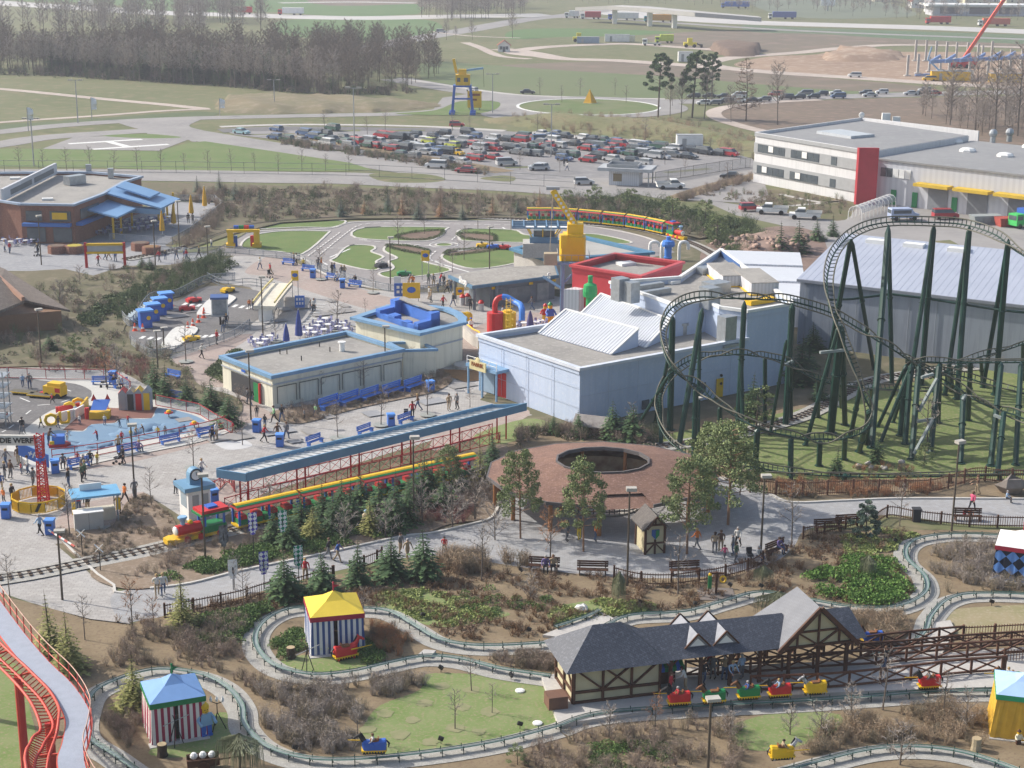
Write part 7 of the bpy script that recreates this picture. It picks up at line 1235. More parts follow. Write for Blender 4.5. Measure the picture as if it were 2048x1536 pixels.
TBL=[(620,668),(634,662),(648,670),(640,655),(656,660),(668,655),(650,648),(676,664),(685,657),(690,668),(610,676),(628,676)]
for i,(u,v) in enumerate(TBL): dup(tb,G(u,v),R.random(),'white table with blue and white chairs, %s of the group by the blue parasols'%NUM[i],'terrace tables')
for i,(u,v) in enumerate(((530,690),(520,698),(512,690),(540,683))): dup(tb,G(u,v),R.random(),'white table with chairs, %s of the small group left of the blue parasols'%NUM[i],'terrace tables')
for i,(u,v) in enumerate(((1028,660),(1048,657),(1072,655),(1082,652))): dup(tb,G(u,v),R.random(),'table with violet chairs, %s along the hall corner by the violet parasol'%NUM[i],'terrace tables')
for i,(u,v) in enumerate([(200+17*k_+ (r_*9),470-r_*8-3*k_*.6) for r_ in range(3) for k_ in range(8)]):
 r=dup(tb,G(u,v),R.random(),'cafe table with red chairs, %s on the restaurant terrace counted row by row'%NUM[i],'restaurant terrace tables')
for i,(u,v) in enumerate(((8,488),(22,492),(38,487),(52,490),(66,488),(30,480))): dup(tb,G(u,v),R.random(),'cafe table with chairs, %s before the left restaurant front'%NUM[i],'restaurant terrace tables')
for (u,v,w_,h,z,m,lb) in ((806,602,2.2,1.7,.6,BLUE,'blue notice board with white symbols behind the cream cube'),(823,606,2.2,2.0,.6,YEL,'yellow notice board with a blue crest behind the cream cube'),(851,560,1.1,1.4,2.6,YEL,'yellow square sign on a pole at the circuit railing'),(591,595,.9,1.3,2.2,YEL,'yellow hanging sign by the driving school bridge'),(600,618,1.2,1.5,.2,BB,'bright blue info panel right of the driving school bridge'),(795,572,.9,.9,.4,WHITE,'small white and red notice on the circuit railing'),(1190-270,606,1,1,1,YEL,'small yellow sign by the shop column')):
 t=thing('sign_board',lb,'sign',G(u,v),.1);mb=MB();mb.box(-w_/2,w_/2,-.05,.05,z,z+h);b_=part(t,'board',mb,m);mb=MB();mb.beam((-w_*.4,.08,0),(-w_*.4,.08,z+h*.9),.08);mb.beam((w_*.4,.08,0),(w_*.4,.08,z+h*.9),.08);part(t,'post',mb,GREY)
 mb=MB();(mb.ball((0,-.06,z+h*.55),h*.2,8,(1.4,.1,1)) if m is YEL else [mb.obox((x*w_*.28,-.06,z+h*(.35+.35*(k_%2))),(w_*.16,.02,h*.2)) for k_,x in enumerate((-1,-1,0,0,1,1))]);part(b_,'emblem',mb,BLUE if m is YEL else WHITE)
q=G(985,790);t=thing('entrance_porch','blue steel entrance porch with yellow FABRIK sign at the hall corner','porch',(q.x,q.y,0),ang((1158,852),(958,790))+pi_)
for x in (-2.1,0,2.1):
 for y in (-1.4,.2): mb=MB();mb.beam((x,y,0),(x,y,2.9),.16);part(t,'post',mb,STRIM)
mb=MB();mb.box(-2.3,2.3,-1.6,.5,2.9,3.2);part(t,'deck',mb,STRIM);mb=MB()
for z in (3.6,4.0): mb.beam((-2.2,-1.5,z),(2.2,-1.5,z),.05)
for x in (-2.2,-1.1,0,1.1,2.2): mb.beam((x,-1.5,3.2),(x,-1.5,4.0),.05)
part(t,'railing',mb,WHITE);mb=MB();mb.box(.4,1.9,.1,.2,.05,2.6);part(t,'door',mb,RED);mb=MB();mb.box(-1.9,.2,.05,.15,.1,2.6);part(t,'window',mb,mat('porch_glass',(.3,.4,.5),rough=.2))
mb=MB();mb.obox((-.3,-1.75,3.3),(2.4,.12,.95));mb.ball((-.3,-1.75,3.8),.4,10,(1,.2,1));s_=part(t,'sign',mb,mat('sign_cream',(.62,.55,.3)));text_mesh('FABRIK',.55,mat('sign_dark',(.25,.08,.02)),'lettering',s_,(-.3,-1.83,3.4),(pi_/2,0,0),.02,.015)
lad=G(1016,720);t=thing('cage_ladder','yellow caged ladder climbing the hall wall above the porch','ladder',(lad.x,lad.y-1.0,0),.4);mb=MB()
for x in (-.25,.25): mb.beam((x,0,2.5),(x,0,7.2),.05)
for k_ in range(14): mb.beam((-.25,0,2.7+k_*.33),(.25,0,2.7+k_*.33),.04)
part(t,'ladder',mb,YEL);mb=MB()
for z in (4.2,4.9,5.6,6.3,7.0): mb.tube([(.4*cos_(a_*.6),-.35-.35*sin_(a_*.6),z) for a_ in range(-1,7)],.025,4)
part(t,'cage',mb,YEL)
for u,v,lb in ((201,1143,'nearer one beside the rails'),(165,1112,'farther one by the flower bed')):
 t=thing('crossing_sign','white and red saltire level crossing sign, '+lb,'sign',G(u,v));mb=MB();mb.tube([(0,0,0),(0,0,1.6)],.04,5);part(t,'pole',mb,BLK);mb=MB();mb.beam((-.3,-.05,1.55),(.3,-.05,2.15),.13,.03);mb.beam((.3,-.07,1.55),(-.3,-.07,2.15),.13,.03);part(t,'cross',mb,WHITE);mb=MB();mb.obox((0,0,.04),(.6,.6,.08));part(t,'foot',mb,CONC)
t=thing('striped_barrier','white and red striped barrier pole along the flower bed','barrier',G(122,1085));a_=G(98,1072)-t.location;b_=G(150,1105)-t.location
for k_ in range(8): mb=MB();mb.beam(a_.lerp(b_,k_/8)+V_((0,0,.5)),a_.lerp(b_,(k_+1)/8)+V_((0,0,.5)),.1);part(t,'segment',mb,WHITE if k_%2==0 else mat('soft_red',(.6,.15,.12)))
q=G(925,228);t=thing('toy_portal_crane','blue and yellow model portal crane with slewing arm at the far junction','crane',(q.x,q.y,0));h=7.2
for x,y in ((-2.6,-2),(2.6,-2),(-2.6,2),(2.6,2)): mb=MB();mb.beam((x,y,0),(x*.75,y*.7,h),.55);mb.box(x-.7,x+.7,y-.7,y+.7,0,.7);part(t,'leg',mb,BLUE)
mb=MB();mb.box(-2.3,2.3,-1.8,1.8,h-.4,h);mb.beam((-2.1,-1.7,h*.55),(2.1,-1.7,h*.55),.4);part(t,'girder',mb,BLUE);mb=MB();mb.box(-1.7,1.9,-1.4,1.4,h+.01,h+2.6);mb.box(-1,1,-.8,.8,h+2.6,h+3.9);mb.beam((-1.5,0,h+3),(-2.2,0,h+6.4),.7);part(t,'cab',mb,YEL);mb=MB();mb.box(-1.3,-.5,-1.46,-1.401,h+.9,h+1.9);mb.box(.4,1.4,-1.46,-1.401,h+.9,h+1.9);part(t,'window',mb,GLASS);mb=MB();mb.beam((-1.5,0,h+3.3),(5.2,0,h+4.2),.6,.5);part(t,'arm',mb,LBL);mb=MB();mb.beam((5.2,0,h+4.2),(5.4,0,h-.5),.08);part(t,'cable',mb,BLK)
t=thing('yellow_billboard','yellow billboard with dark lettering beside the model portal crane','billboard',G(949,220));mb=MB();mb.box(-1.8,1.8,-.2,.2,.6,4.8);part(t,'panel',mb,YEL);mb=MB();mb.box(-1.4,1.4,-.23,-.21,3.6,4.2);mb.box(-.6,.6,-.23,-.21,2.4,2.9);part(t,'text_rows',mb,mat('sign_dark',(0,0,0)));mb=MB();mb.beam((-1.3,0,0),(-1.3,0,.6),.3);mb.beam((1.3,0,0),(1.3,0,.6),.3);part(t,'post',mb,GREY)
t=thing('yellow_pyramid','small bright yellow pyramid monument on the roundabout','monument',G(1180,206));hp=HT(1180,206,178);mb=MB();mb.add([(-1.9,-1.3,0),(.3,-1.9,0),(1.9,-.6,0),(0,1.9,0),(-.1,0,hp)],[(0,1,4),(1,2,4),(2,3,4),(3,0,4)]);part(t,'pyramid',mb,mat('monument_yellow',(.75,.42,.03),(.68,.36,.02),sc=1));mb=MB();mb.prism([(-2.1,-1.5),(.4,-2.2),(2.2,-.7),(0,2.2)],0,.12);part(t,'base',mb,CONC)
def car(kind,Lc=4.2,Wc=1.7,Hc=1.45):
 t=thing('parked_car','','car',(0,0,0),0,'parked cars');w_=Wc/2
 prof={'hatch':[(-.5,.42),(-.5,.62),(-.46,.95),(-.36,1.0),(.12,1.0),(.24,.64),(.44,.56),(.5,.42)],'sedan':[(-.5,.42),(-.5,.62),(-.34,.66),(-.24,1.0),(.10,1.0),(.23,.64),(.45,.56),(.5,.42)],'van':[(-.5,.42),(-.5,.8),(-.48,1.0),(-.4,1.02),(.2,1.02),(.36,.62),(.48,.55),(.5,.42)]}[kind]
 belt=.62
 low=[(-.5,.16),(-.5,belt*.98),(-.36,belt),(.28,belt),(.45,.54),(.5,.42),(.5,.16)]
 mb=MB();n=len(low)
 for y in (-1,1): mb.v+=[(x*Lc,y*w_*(.93 if abs(x)>.44 else 1),z*Hc) for x,z in low]
 mb.f+=[(i,(i+1)%n,(i+1)%n+n,i+n) for i in range(n)]+[tuple(range(n))[::-1],tuple(range(n,2*n))];mb.mi+=[0]*(n+2)
 roof=[p for p in prof if p[1]>=.95];x0,x1=roof[0][0],roof[-1][0];mb.add([(x0*Lc,-w_*.74,1.0*Hc),(x1*Lc,-w_*.74,1.0*Hc),(x1*Lc,w_*.74,1.0*Hc),(x0*Lc,w_*.74,1.0*Hc),(x0*Lc,-w_*.78,.95*Hc),(x1*Lc,-w_*.78,.95*Hc),(x1*Lc,w_*.78,.95*Hc),(x0*Lc,w_*.78,.95*Hc)],[(0,1,2,3),(4,5,1,0),(5,6,2,1),(6,7,3,2),(7,4,0,3)])
 part(t,'body',mb,[RED])
 xb=[p[0] for p in prof if p[1]<.9 and p[0]<0][-1];xf=.25 if kind!='van' else .34
 mb=MB();mb.add([(xb*Lc,-w_*.95,belt*Hc),(xf*Lc,-w_*.95,belt*Hc),(xf*Lc,w_*.95,belt*Hc),(xb*Lc,w_*.95,belt*Hc),(x0*Lc,-w_*.77,.95*Hc),(x1*Lc,-w_*.77,.95*Hc),(x1*Lc,w_*.77,.95*Hc),(x0*Lc,w_*.77,.95*Hc)],[(0,1,5,4),(1,2,6,5),(2,3,7,6),(3,0,4,7)]);part(t,'window',mb,GLASS)
 for x in (-.31,.31):
  for y in (-1,1): mb=MB();mb.tube([(x*Lc,y*w_*.88,.3),(x*Lc,y*w_*1.01,.3)],.3,8);part(t,'wheel',mb,TYRE)
 for y in (-.6,.6): mb=MB();mb.obox((.475*Lc,y*w_,.5*Hc),(.16,.3,.14));part(t,'headlight',mb,WHITE)
 return t
CAR={k_:car(k_,*d) for k_,d in (('hatch',(3.9,1.66,1.45)),('sedan',(4.5,1.72,1.4)),('van',(4.5,1.8,1.75)))}
def cpaint(n,c): return mat('car_'+n,c,tuple(x*.93 for x in c),rough=.28,sc=.5,metal=.1,spec=.5)
CC=dict(w=('white',(.7,.7,.7)),s=('silver',(.50,.51,.53)),k=('dark',(.05,.06,.075)),g=('grey',(.22,.23,.24)),b=('blue',(.08,.14,.28)),r=('red',(.40,.03,.04)),y=('yellow',(.75,.45,.02)),n=('dark green',(.06,.13,.10)),l=('pale turquoise',(.35,.55,.6)),p=('lime',(.5,.55,.1)))
used_=set()
def place_car(u,v,c,kind,a,label,group='parked cars',z=.12):
 t=CAR[kind];nm,cc=CC[c];q=G(u,v);q.z=z;r=dup(t,q,a,label,group,sc=.93)
 b_=[x for x in D.objects if x.parent==r and x.name.startswith('body')][0];slotify(b_,[cpaint(nm.replace(' ','_'),cc)]);return r
def rows(L,o,s): return [(o[0]+x/s,o[1]+(y+12)/s,c) for x,y,c in L]
lot=rows([(170,140,'l'),(445,118,'b'),(430,180,'b'),(525,195,'n'),(635,205,'g'),(665,150,'b'),(740,180,'b'),(765,160,'k'),(885,112,'n'),(820,165,'k'),(810,190,'n'),(880,198,'k'),(840,230,'w'),(985,190,'k'),(1040,190,'g'),(980,220,'n'),(1065,220,'r'),(1030,258,'g'),(1165,212,'s'),(1160,245,'n'),(1240,215,'s'),(1215,250,'r'),(1260,252,'k'),(1305,258,'k'),(1275,170,'r'),(1350,180,'r'),(1400,187,'k'),(1450,187,'k'),(1505,192,'k'),(1530,160,'k'),(1350,272,'r'),(1375,235,'g'),(1445,268,'k'),(1480,242,'k'),(1410,318,'n'),(1520,330,'g'),(1595,205,'w'),(1645,215,'p'),(1690,180,'k'),(1740,222,'s'),(1785,200,'s'),(1555,255,'s'),(1600,278,'s'),(1650,258,'b'),(1615,302,'s'),(1690,305,'b'),(1730,280,'b'),(1760,148,'k'),(1830,245,'p'),(1880,240,'g'),(1920,210,'s'),(1790,298,'k'),(1865,305,'y'),(1960,148,'k'),(2005,172,'b'),(2010,350,'r'),(1805,370,'k'),(1905,380,'s')],(440,230),3.938)+rows([(170,172,'s'),(265,182,'k'),(365,192,'r'),(385,165,'n'),(520,142,'w'),(460,180,'r'),(600,193,'w'),(575,225,'r'),(640,145,'b'),(690,158,'k'),(650,230,'s'),(760,215,'k'),(820,172,'w'),(895,182,'k'),(970,188,'n'),(1055,200,'b'),(1100,225,'r'),(1190,215,'w'),(1250,222,'s'),(1300,228,'b'),(1380,238,'n'),(1490,248,'w'),(35,225,'r'),(65,248,'s'),(145,218,'s'),(170,252,'r'),(265,242,'k'),(315,250,'k'),(385,240,'g'),(440,243,'n'),(510,205,'g'),(345,278,'g'),(405,285,'k'),(475,290,'g'),(605,278,'k'),(670,292,'k'),(745,298,'n'),(690,325,'b'),(845,250,'r'),(905,255,'b'),(865,220,'k'),(960,240,'g'),(1005,270,'r'),(1080,272,'b'),(1165,288,'n'),(1190,262,'k'),(1245,290,'s'),(1295,302,'k'),(1345,308,'s'),(1310,268,'g'),(1405,312,'s'),(1440,285,'s'),(1495,300,'g'),(60,298,'g'),(170,315,'r'),(40,325,'r'),(505,388,'s'),(860,335,'r'),(930,312,'k'),(1030,328,'s'),(1090,358,'k'),(1200,345,'k'),(1270,355,'s'),(1595,310,'k'),(1640,262,'k'),(1720,278,'k'),(1815,285,'k'),(1895,292,'r'),(560,250,'k'),(1250,255,'k'),(1030,240,'r')],(940,230),3.657)
lot.sort(key=lambda c: (round((c[1]-.035*(c[0]-900))/8),c[0]))
rowi={};
kn={'hatch':'hatchback','sedan':'saloon','van':'estate car'}
for u,v,c in lot:
 rr=round((v-.035*(u-900))/8);rowi.setdefault(rr,[]).append((u,v,c))
for ri_,(rr,L) in enumerate(sorted(rowi.items())):
 cnt={}
 for u,v,c in L:
  kind=R.choice(['hatch','hatch','sedan','van']);key=(c,kind);cnt[key]=cnt.get(key,0)+1;tot=sum(1 for x in L if x[2]==c)
  place_car(u,v,c,kind,-1.05+ru_(-.1,.1)+ (pi_ if R.random()<.8 else 0)+.35,'%s %s, %s of its kind from the left, %s car park row'%(CC[c][0],kn[kind],NUM[cnt[key]-1],NUM[ri_]),'cars parked in the car park')
for (u,v,c,k_,a,lb) in ((914,254,'r','hatch',0,'dark red car on the lane above the car park'),(1013,332,'s','van',.3,'silver people carrier on the open bay of the car park'),(1078,341,'s','sedan',.15,'silver saloon beside the crossing at the car park exit'),(872,337,'w','van',2.9,'white estate with dark windows by the hedge, lower edge of the car park'),(932,346,'r','sedan',2.9,'red convertible leaving along the hedge'),(1168,370,'s','hatch',.2,'silver hatchback driving left of the ticket building'),(1462,358,'k','sedan',2.9,'dark saloon on the works road before the white office'),(1055,188,'k','sedan',.05,'dark saloon driving above the roundabout'),(944,184,'s','hatch',2.4,'silver car turning behind the model portal crane'),(1500,422,'r','hatch',.2,'dark red car left of the white pickups'),(1890,438,'r','van',.1,'red car before the yellow door canopies'),(882,66,'s','van',.3,'silver car on the far road beside the bare trees'),(1084,342,'b','van',.3,'blue van in the back row') ): 
 if lb.startswith('blue van'): u,v=1083,284
 place_car(u,v,c,k_,a,lb)
RS_=[(x/2.926+1348,(y+10)/2.926,c) for x,y,c in ((115,565,'k'),(205,563,'k'),(290,565,'k'),(380,562,'w'),(375,590,'w'),(170,605,'w'),(235,605,'g'),(305,598,'k'),(455,588,'k'),(530,583,'g'),(595,556,'r'),(655,574,'k'),(730,570,'k'),(770,550,'g'),(815,567,'k'),(865,550,'k'),(950,545,'w'),(960,567,'b'),(1120,545,'k'),(1145,558,'s'),(1215,540,'w'),(1385,548,'s'),(1465,528,'s'),(1455,547,'k'),(1520,545,'r'))]
RS_.sort();cnt={}
for i,(u,v,c) in enumerate(RS_): cnt[c]=cnt.get(c,0)+1;place_car(u,v,c,R.choice(['hatch','sedan','van']),pi_+.05,'%s car parked on the far roadside, the %s %s one from the left'%(CC[c][0],NUM[cnt[c]-1],CC[c][0]),'cars along the far roadside')
place_car(1709,155,'w','van',3.1,'white van on the dirt track at the building site');place_car(1858,162,'y','van',3.1,'yellow van beside the yellow site containers')
def truck(u,v,cab,box,label,Lb=9,a=0.0,s=1.0,low=False):
 t=thing('truck',label,'truck',G(u,v),a);mb=MB();mb.box(0,Lb,-1.25,1.25,.9 if not low else .8,3.8 if not low else 1.1);part(t,'cargo_box',mb,box);mb=MB();mb.prism([(-2.2,-1.2),(-.2,-1.2),(-.2,1.2),(-2.2,1.2)],.6,2.9);part(t,'cab',mb,cab);mb=MB();mb.box(-2.25,-2.2,-1,1,1.7,2.6);mb.box(-2,-.6,-1.23,-1.2,1.7,2.5);part(t,'window',mb,GLASS)
 for x in (-1.2,Lb*.55,Lb*.85): mb=MB();mb.tube([(x,-1.2,.5),(x,1.2,.5)],.5,10);part(t,'wheel',mb,TYRE)
 t.scale=(s,s,s)
ORG=mat('truck_orange',(.7,.35,.05));TEAL=mat('truck_teal',(.05,.3,.35))
for a in ((1225,40,BLUE,WHITE,'blue cab truck with long white trailer on the far road',13),(1297,44,TEAL,ORG,'teal cab truck with long orange trailer on the far road',13),(1170,38,WHITE,RED,'white cab tanker with red load on the far road',8),(1138,36,WHITE,WHITE,'small white box truck on the far road',5),(1545,38,WHITE,mat('truck_blue',(.12,.16,.4)),'white cab truck with blue trailer on the motorway',12),(1965,52,WHITE,mat('truck_redorange',(.6,.14,.08)),'red-orange trailer truck at the far right of the motorway',13),(1860,48,RED,RED,'dark red box trailer on the motorway near the village',10),(1450,16,BLUE,BLUE,'dark blue trailer truck on the upper motorway branch',14),(565,30,RED,WHITE,'red cab truck with grey trailer on the left motorway',11),(470,28,RED,RED,'red articulated truck on the left motorway',9),(372,25,WHITE,WHITE,'small white truck left of the red articulated one',4),(165,13,WHITE,CREAM,'pale truck at the left of the motorway',6)): truck(*a)
truck(1295,91,WHITE,GREY,'white flatbed truck at the dirt depot',6,0,.9,True);truck(1320,86,mat('lime',(.55,.65,.08)),mat('lime',(0,0,0)),'lime yellow box truck at the dirt depot',6,0,.9)
truck(2040,455,mat('green_cab',(.06,.5,.12)),BLUE,'toy-like green and blue delivery truck in the yard',6,.5,.8)
for (u,v,w_,h,m,lb) in ((1234,84,10,3,WHITE,'white site container beside the dirt depot'),(1252,84,7,2.6,CREAM,'cream site container right of the white one'),(1176,87,9,2.6,mat('cont_blue',(.25,.33,.42)),'grey-blue container left of the white site containers'),(1370,124,5,3.5,WHITE,'small white cabin by the dirt track bend'),(1900,162,12,3,YEL,'long yellow site container beside the hall columns'),(1925,160,6,3,WHITE,'white site container right of the yellow one'),(2010,165,10,2.8,YEL,'yellow site container behind the bare trees at right'),(1378,300,5.5,3.2,WHITE,'white box trailer parked at the car park end')):
 t=thing('site_container',lb,'container',G(u,v),ru_(-.1,.1));mb=MB();mb.box(-w_/2,w_/2,-1.2,1.2,.2,h);part(t,'body',mb,m);mb=MB();mb.box(-w_/2-.05,w_/2+.05,-1.25,1.25,h,h+.1);part(t,'roof',mb,GREY);mb=MB();mb.box(-w_*.3,-w_*.3+.9,-1.26,-1.2,.3,h*.8);part(t,'door',mb,GREY)
for u,v,lb in ((1158,84,'yellow wheel loader by the grey-blue container'),(1380,95,'yellow bulldozer on the dirt road spoil heap')):
 t=thing('digger',lb,'digger',G(u,v));mb=MB();mb.box(-2.5,2.5,-1.2,1.2,.8,2);mb.box(-1,.8,-1,1,2,3.6);part(t,'body',mb,mat('digger_yellow',(.7,.6,.05)));mb=MB();mb.beam((2.4,0,1.6),(4.2,0,.8),.5);mb.box(4,4.8,-1.4,1.4,.1,1.3);part(t,'bucket',mb,BLK);mb=MB()
 for x in (-1.6,1.6): mb.tube([(x,-1.3,.7),(x,1.3,.7)],.7,10)
 part(t,'wheels',mb,TYRE)
pk_=thing('pickup','','pickup',(0,0,0),0,'white works pickups');mb=MB();mb.box(-2.5,2.3,-.85,.85,.45,.95);mb.prism([(-.2,-.82),(1.4,-.82),(1.4,.82),(-.2,.82)],.95,1.15);mb.box(-.15,1.0,-.75,.75,1.6,1.75);part(pk_,'body',mb,WHITE);mb=MB();mb.add([(-.2,-.8,1.15),(1.5,-.8,1.15),(1.5,.8,1.15),(-.2,.8,1.15),(-.15,-.73,1.6),(1.0,-.73,1.6),(1.0,.73,1.6),(-.15,.73,1.6)],[(0,1,5,4),(1,2,6,5),(2,3,7,6),(3,0,4,7)]);part(pk_,'window',mb,GLASS);mb=MB();mb.box(-2.7,-.3,-.95,.95,.97,1.02);mb.box(-2.7,-.3,-.95,-.9,1.02,1.3);mb.box(-2.7,-.3,.9,.95,1.02,1.3);mb.box(-2.7,-2.65,-.9,.9,1.02,1.3);part(pk_,'load_bed',mb,mat('bed_pale',(.6,.6,.58)))
for x in (-1.6,1.5):
 for y in (-.8,.8): mb=MB();mb.tube([(x,y-.1,.38),(x,y+.1,.38)],.38,10);part(pk_,'wheel',mb,TYRE)
for u,v,a,lb in ((1542,428,2.95,'upper of the two parked by the works garden'),(1608,438,2.95,'lower of the two parked by the works garden'),(1342,378,.1,'driving past the ticket building')): dup(pk_,G(u,v),a,'white pickup truck '+lb,'white works pickups',sc=1.05)
t=thing('delivery_van','pale blue delivery van parked before the bicycle shelter','van',G(1806,440),.15);mb=MB();mb.prism([(-2.4,.5),(2.4,.5),(2.4,1.1),(1.6,1.25),(1.1,2.0),(-2.3,2.0),(-2.4,1.8)],-.9,.9);mb.v=[(x,z,y) for x,y,z in mb.v];part(t,'body',mb,mat('van_blue',(.38,.45,.62),rough=.4));mb=MB();mb.box(-2.43,-2.4,-.75,.75,1.2,1.8);mb.box(-2,1,-.93,-.9,1.2,1.75);part(t,'window',mb,GLASS)
for x in (-1.5,1.6):
 for y in (-.85,.85): mb=MB();mb.tube([(x,y-.08,.38),(x,y+.08,.38)],.38,10);part(t,'wheel',mb,TYRE)
for u,v,w_,m,lb in ((1970,447,5,mat('skip_grey',(.3,.33,.33)),'grey open skip in front of the loading door'),(2008,452,2.6,mat('skip_red',(.4,.08,.06)),'dark red skip beside the green truck')):
 t=thing('skip',lb,'skip',G(u,v),.2);mb=MB();mb.add([(-w_*.4,-.9,0),(w_*.4,-.9,0),(w_*.4,.9,0),(-w_*.4,.9,0),(-w_/2,-1.1,1.4),(w_/2,-1.1,1.4),(w_/2,1.1,1.4),(-w_/2,1.1,1.4)],[(0,3,2,1),(0,1,5,4),(1,2,6,5),(2,3,7,6),(3,0,4,7),(4,5,6,7)]);part(t,'tub',mb,m);mb=MB()
 for k_ in range(4): x=-w_*.4+k_*w_*.25;mb.beam((x,-.98,.1),(x-.1,-1.14,1.35),.08)
 part(t,'ribs',mb,m)
t=thing('curved_garden_wall','curved pale garden wall with yellow rail between the cream cube and the hall','wall',G(935,712));mb=MB();A_=cr([G(*p,0) for p in ((925,672),(945,690),(960,700),(958,730))],False,5)
for a_,b_ in zip(A_,A_[1:]): mb.wall(a_,b_,0,1.3,.3)
part(t,'wall',mb,CONC,world=True);mb=MB();mb.tube([(p.x,p.y,1.9) for p in A_],.1,6);part(t,'rail',mb,YEL,world=True)
mb=MB();mb.prism([(.0+1.5*cos_(k_*.5),1.5*sin_(k_*.5)) for k_ in range(12)],0,.4);solo('round_planter',mb,CONC,'round pale planter wall below the curved garden wall','planter',G(935,735))
mb=MB();
for k_ in range(5): mb.ball((ru_(-.8,.8),ru_(-.3,.3),.5+R.random()*.5),.55,8,(1.2,.5,1.0))
solo('yellow_blob_seat',mb,YEL,'bulbous yellow play sculpture behind the curved cube roof','sculpture',G(922,645))
BARK=mat('bark',(.11,.085,.065),(.075,.06,.05),sc=3);BARKL=mat('bark_grey',(.16,.135,.115),(.12,.10,.085),sc=3);PBARK=mat('pine_bark',(.27,.15,.085),(.20,.12,.08),sc=3)
TW=mat('twig_brown',(.33,.26,.21),(.26,.20,.16));TWG=mat('twig_grey',(.38,.33,.29),(.30,.26,.23));TWR=mat('twig_russet',(.40,.20,.10),(.32,.16,.08));TWD=mat('twig_red',(.30,.12,.11),(.24,.10,.09));TWT=mat('twig_tan',(.42,.32,.22),(.34,.25,.17))
def leafm(n,a,b): return [mat(n,a,tuple(x*.8 for x in a),rough=.8,sc=4),mat(n+'_tip',b,tuple(x*.85 for x in b),rough=.8,sc=4)]
FIR=leafm('fir_needles',(.045,.09,.035),(.10,.17,.06));PIN=leafm('pine_needles',(.15,.195,.08),(.25,.30,.13));YFR=leafm('yellow_fir',(.17,.18,.05),(.28,.27,.09));SPR=leafm('blue_spruce',(.07,.11,.085),(.13,.18,.13));ORL=leafm('larch_orange',(.30,.16,.08),(.38,.22,.11));JUN=leafm('juniper_green',(.10,.17,.05),(.18,.27,.08));YGR=leafm('yellow_green_cover',(.27,.32,.10),(.36,.40,.16));BRL=leafm('brown_leaves',(.20,.115,.06),(.28,.17,.09));BOX=leafm('hedge_green',(.09,.13,.055),(.15,.19,.09))
rv=lambda s=1: V_((R.gauss(0,s),R.gauss(0,s),R.gauss(0,s)))
def tri(mb,c,s,d=None):
 a=rv(1).normalized();b=a.cross(rv(1)).normalized();c=V_(c);mb.v+=[tuple(c+a*s),tuple(c-a*s*.5+b*s*.8),tuple(c-a*s*.5-b*s*.8)];n=len(mb.v);mb.f.append((n-3,n-2,n-1));mb.mi.append(mb.cur)
def twig(mb,p,q,w_):
 p=V_(p);q=V_(q);x=(q-p).cross(rv(1));x=x.normalized()*w_ if x.length>1e-6 else V_((w_,0,0));mb.v+=[tuple(p+x),tuple(p-x),tuple(q)];n=len(mb.v);mb.f.append((n-3,n-2,n-1));mb.mi.append(mb.cur)
def proto(name,label,cat,trunk,tm,crown,cm,group=None,shrink=1):
 t=thing(name,label,cat,(0,0,0),0,group);part(t,'trunk',trunk,tm);part(t,'crown',crown,cm);return t
def bare(seed,h,sp,nl,nt,tw=.018,tr=.055,up=.75,clear=.35):
 R.seed(seed);T=MB();K=MB();T.tube([(0,0,0),(.02*h*ru_(-1,1),0,h*.5),(0,.02*h*ru_(-1,1),h*.92)],[tr,tr*.7,tr*.2],5)
 for i in range(nl):
  z=h*(clear+(.92-clear)*i/nl);a=i*2.4+ru_(-.4,.4);L=sp*(1-.65*((z/h-clear)/(1-clear)))*ru_(.7,1.15);d=V_((cos_(a),sin_(a),up+ru_(-.25,.25))).normalized();p=V_((0,0,z));q=p+d*L;T.tube([p,p+d*L*.5,q],[tr*.4,tr*.28,tr*.1],3,cap=False)
  for j in range(nt):
   f=ru_(.25,1);b=p+d*L*f;e=b+(d*.6+rv(.45)+V_((0,0,.25))).normalized()*L*ru_(.25,.5);twig(K,b,e,tw)
   for k in range(3): g=b.lerp(e,ru_(.3,.9));twig(K,g,g+(e-b)*.3+rv(.12*L),tw*.7)
 return T,K
def fir(seed,h,r,dens=1.0,shape=1.0):
 R.seed(seed);T=MB();K=MB();T.tube([(0,0,0),(0,0,h)],[.03*h,.005],5);lay=int(h*4.2)
 for i in range(lay):
  f=i/lay;z=h*(.07+.9*f);rr=r*(1-f)**shape*ru_(.82,1.12)+.06;nb=max(5,int(11*(1-f)+4))
  for j in range(nb):
   a=2*pi_*j/nb+i*1.3+ru_(-.2,.2);L=rr*ru_(.75,1.12);d=V_((cos_(a),sin_(a),-.22));s_=V_((-sin_(a),cos_(a),0))
   for k in range(int(5*dens)):
    g=(k+1)/(5*dens);c=V_((0,0,z))+d*L*g;K.cur=1 if (g>.7 and R.random()<.6) else 0;wd=L*.24*(1.15-g*.5);c1=c+s_*wd+V_((0,0,ru_(-.06,.04)));c2=c-s_*wd+V_((0,0,ru_(-.06,.04)));K.add([c1,c2,c+d*L*.26],[(0,1,2)])
 return T,K
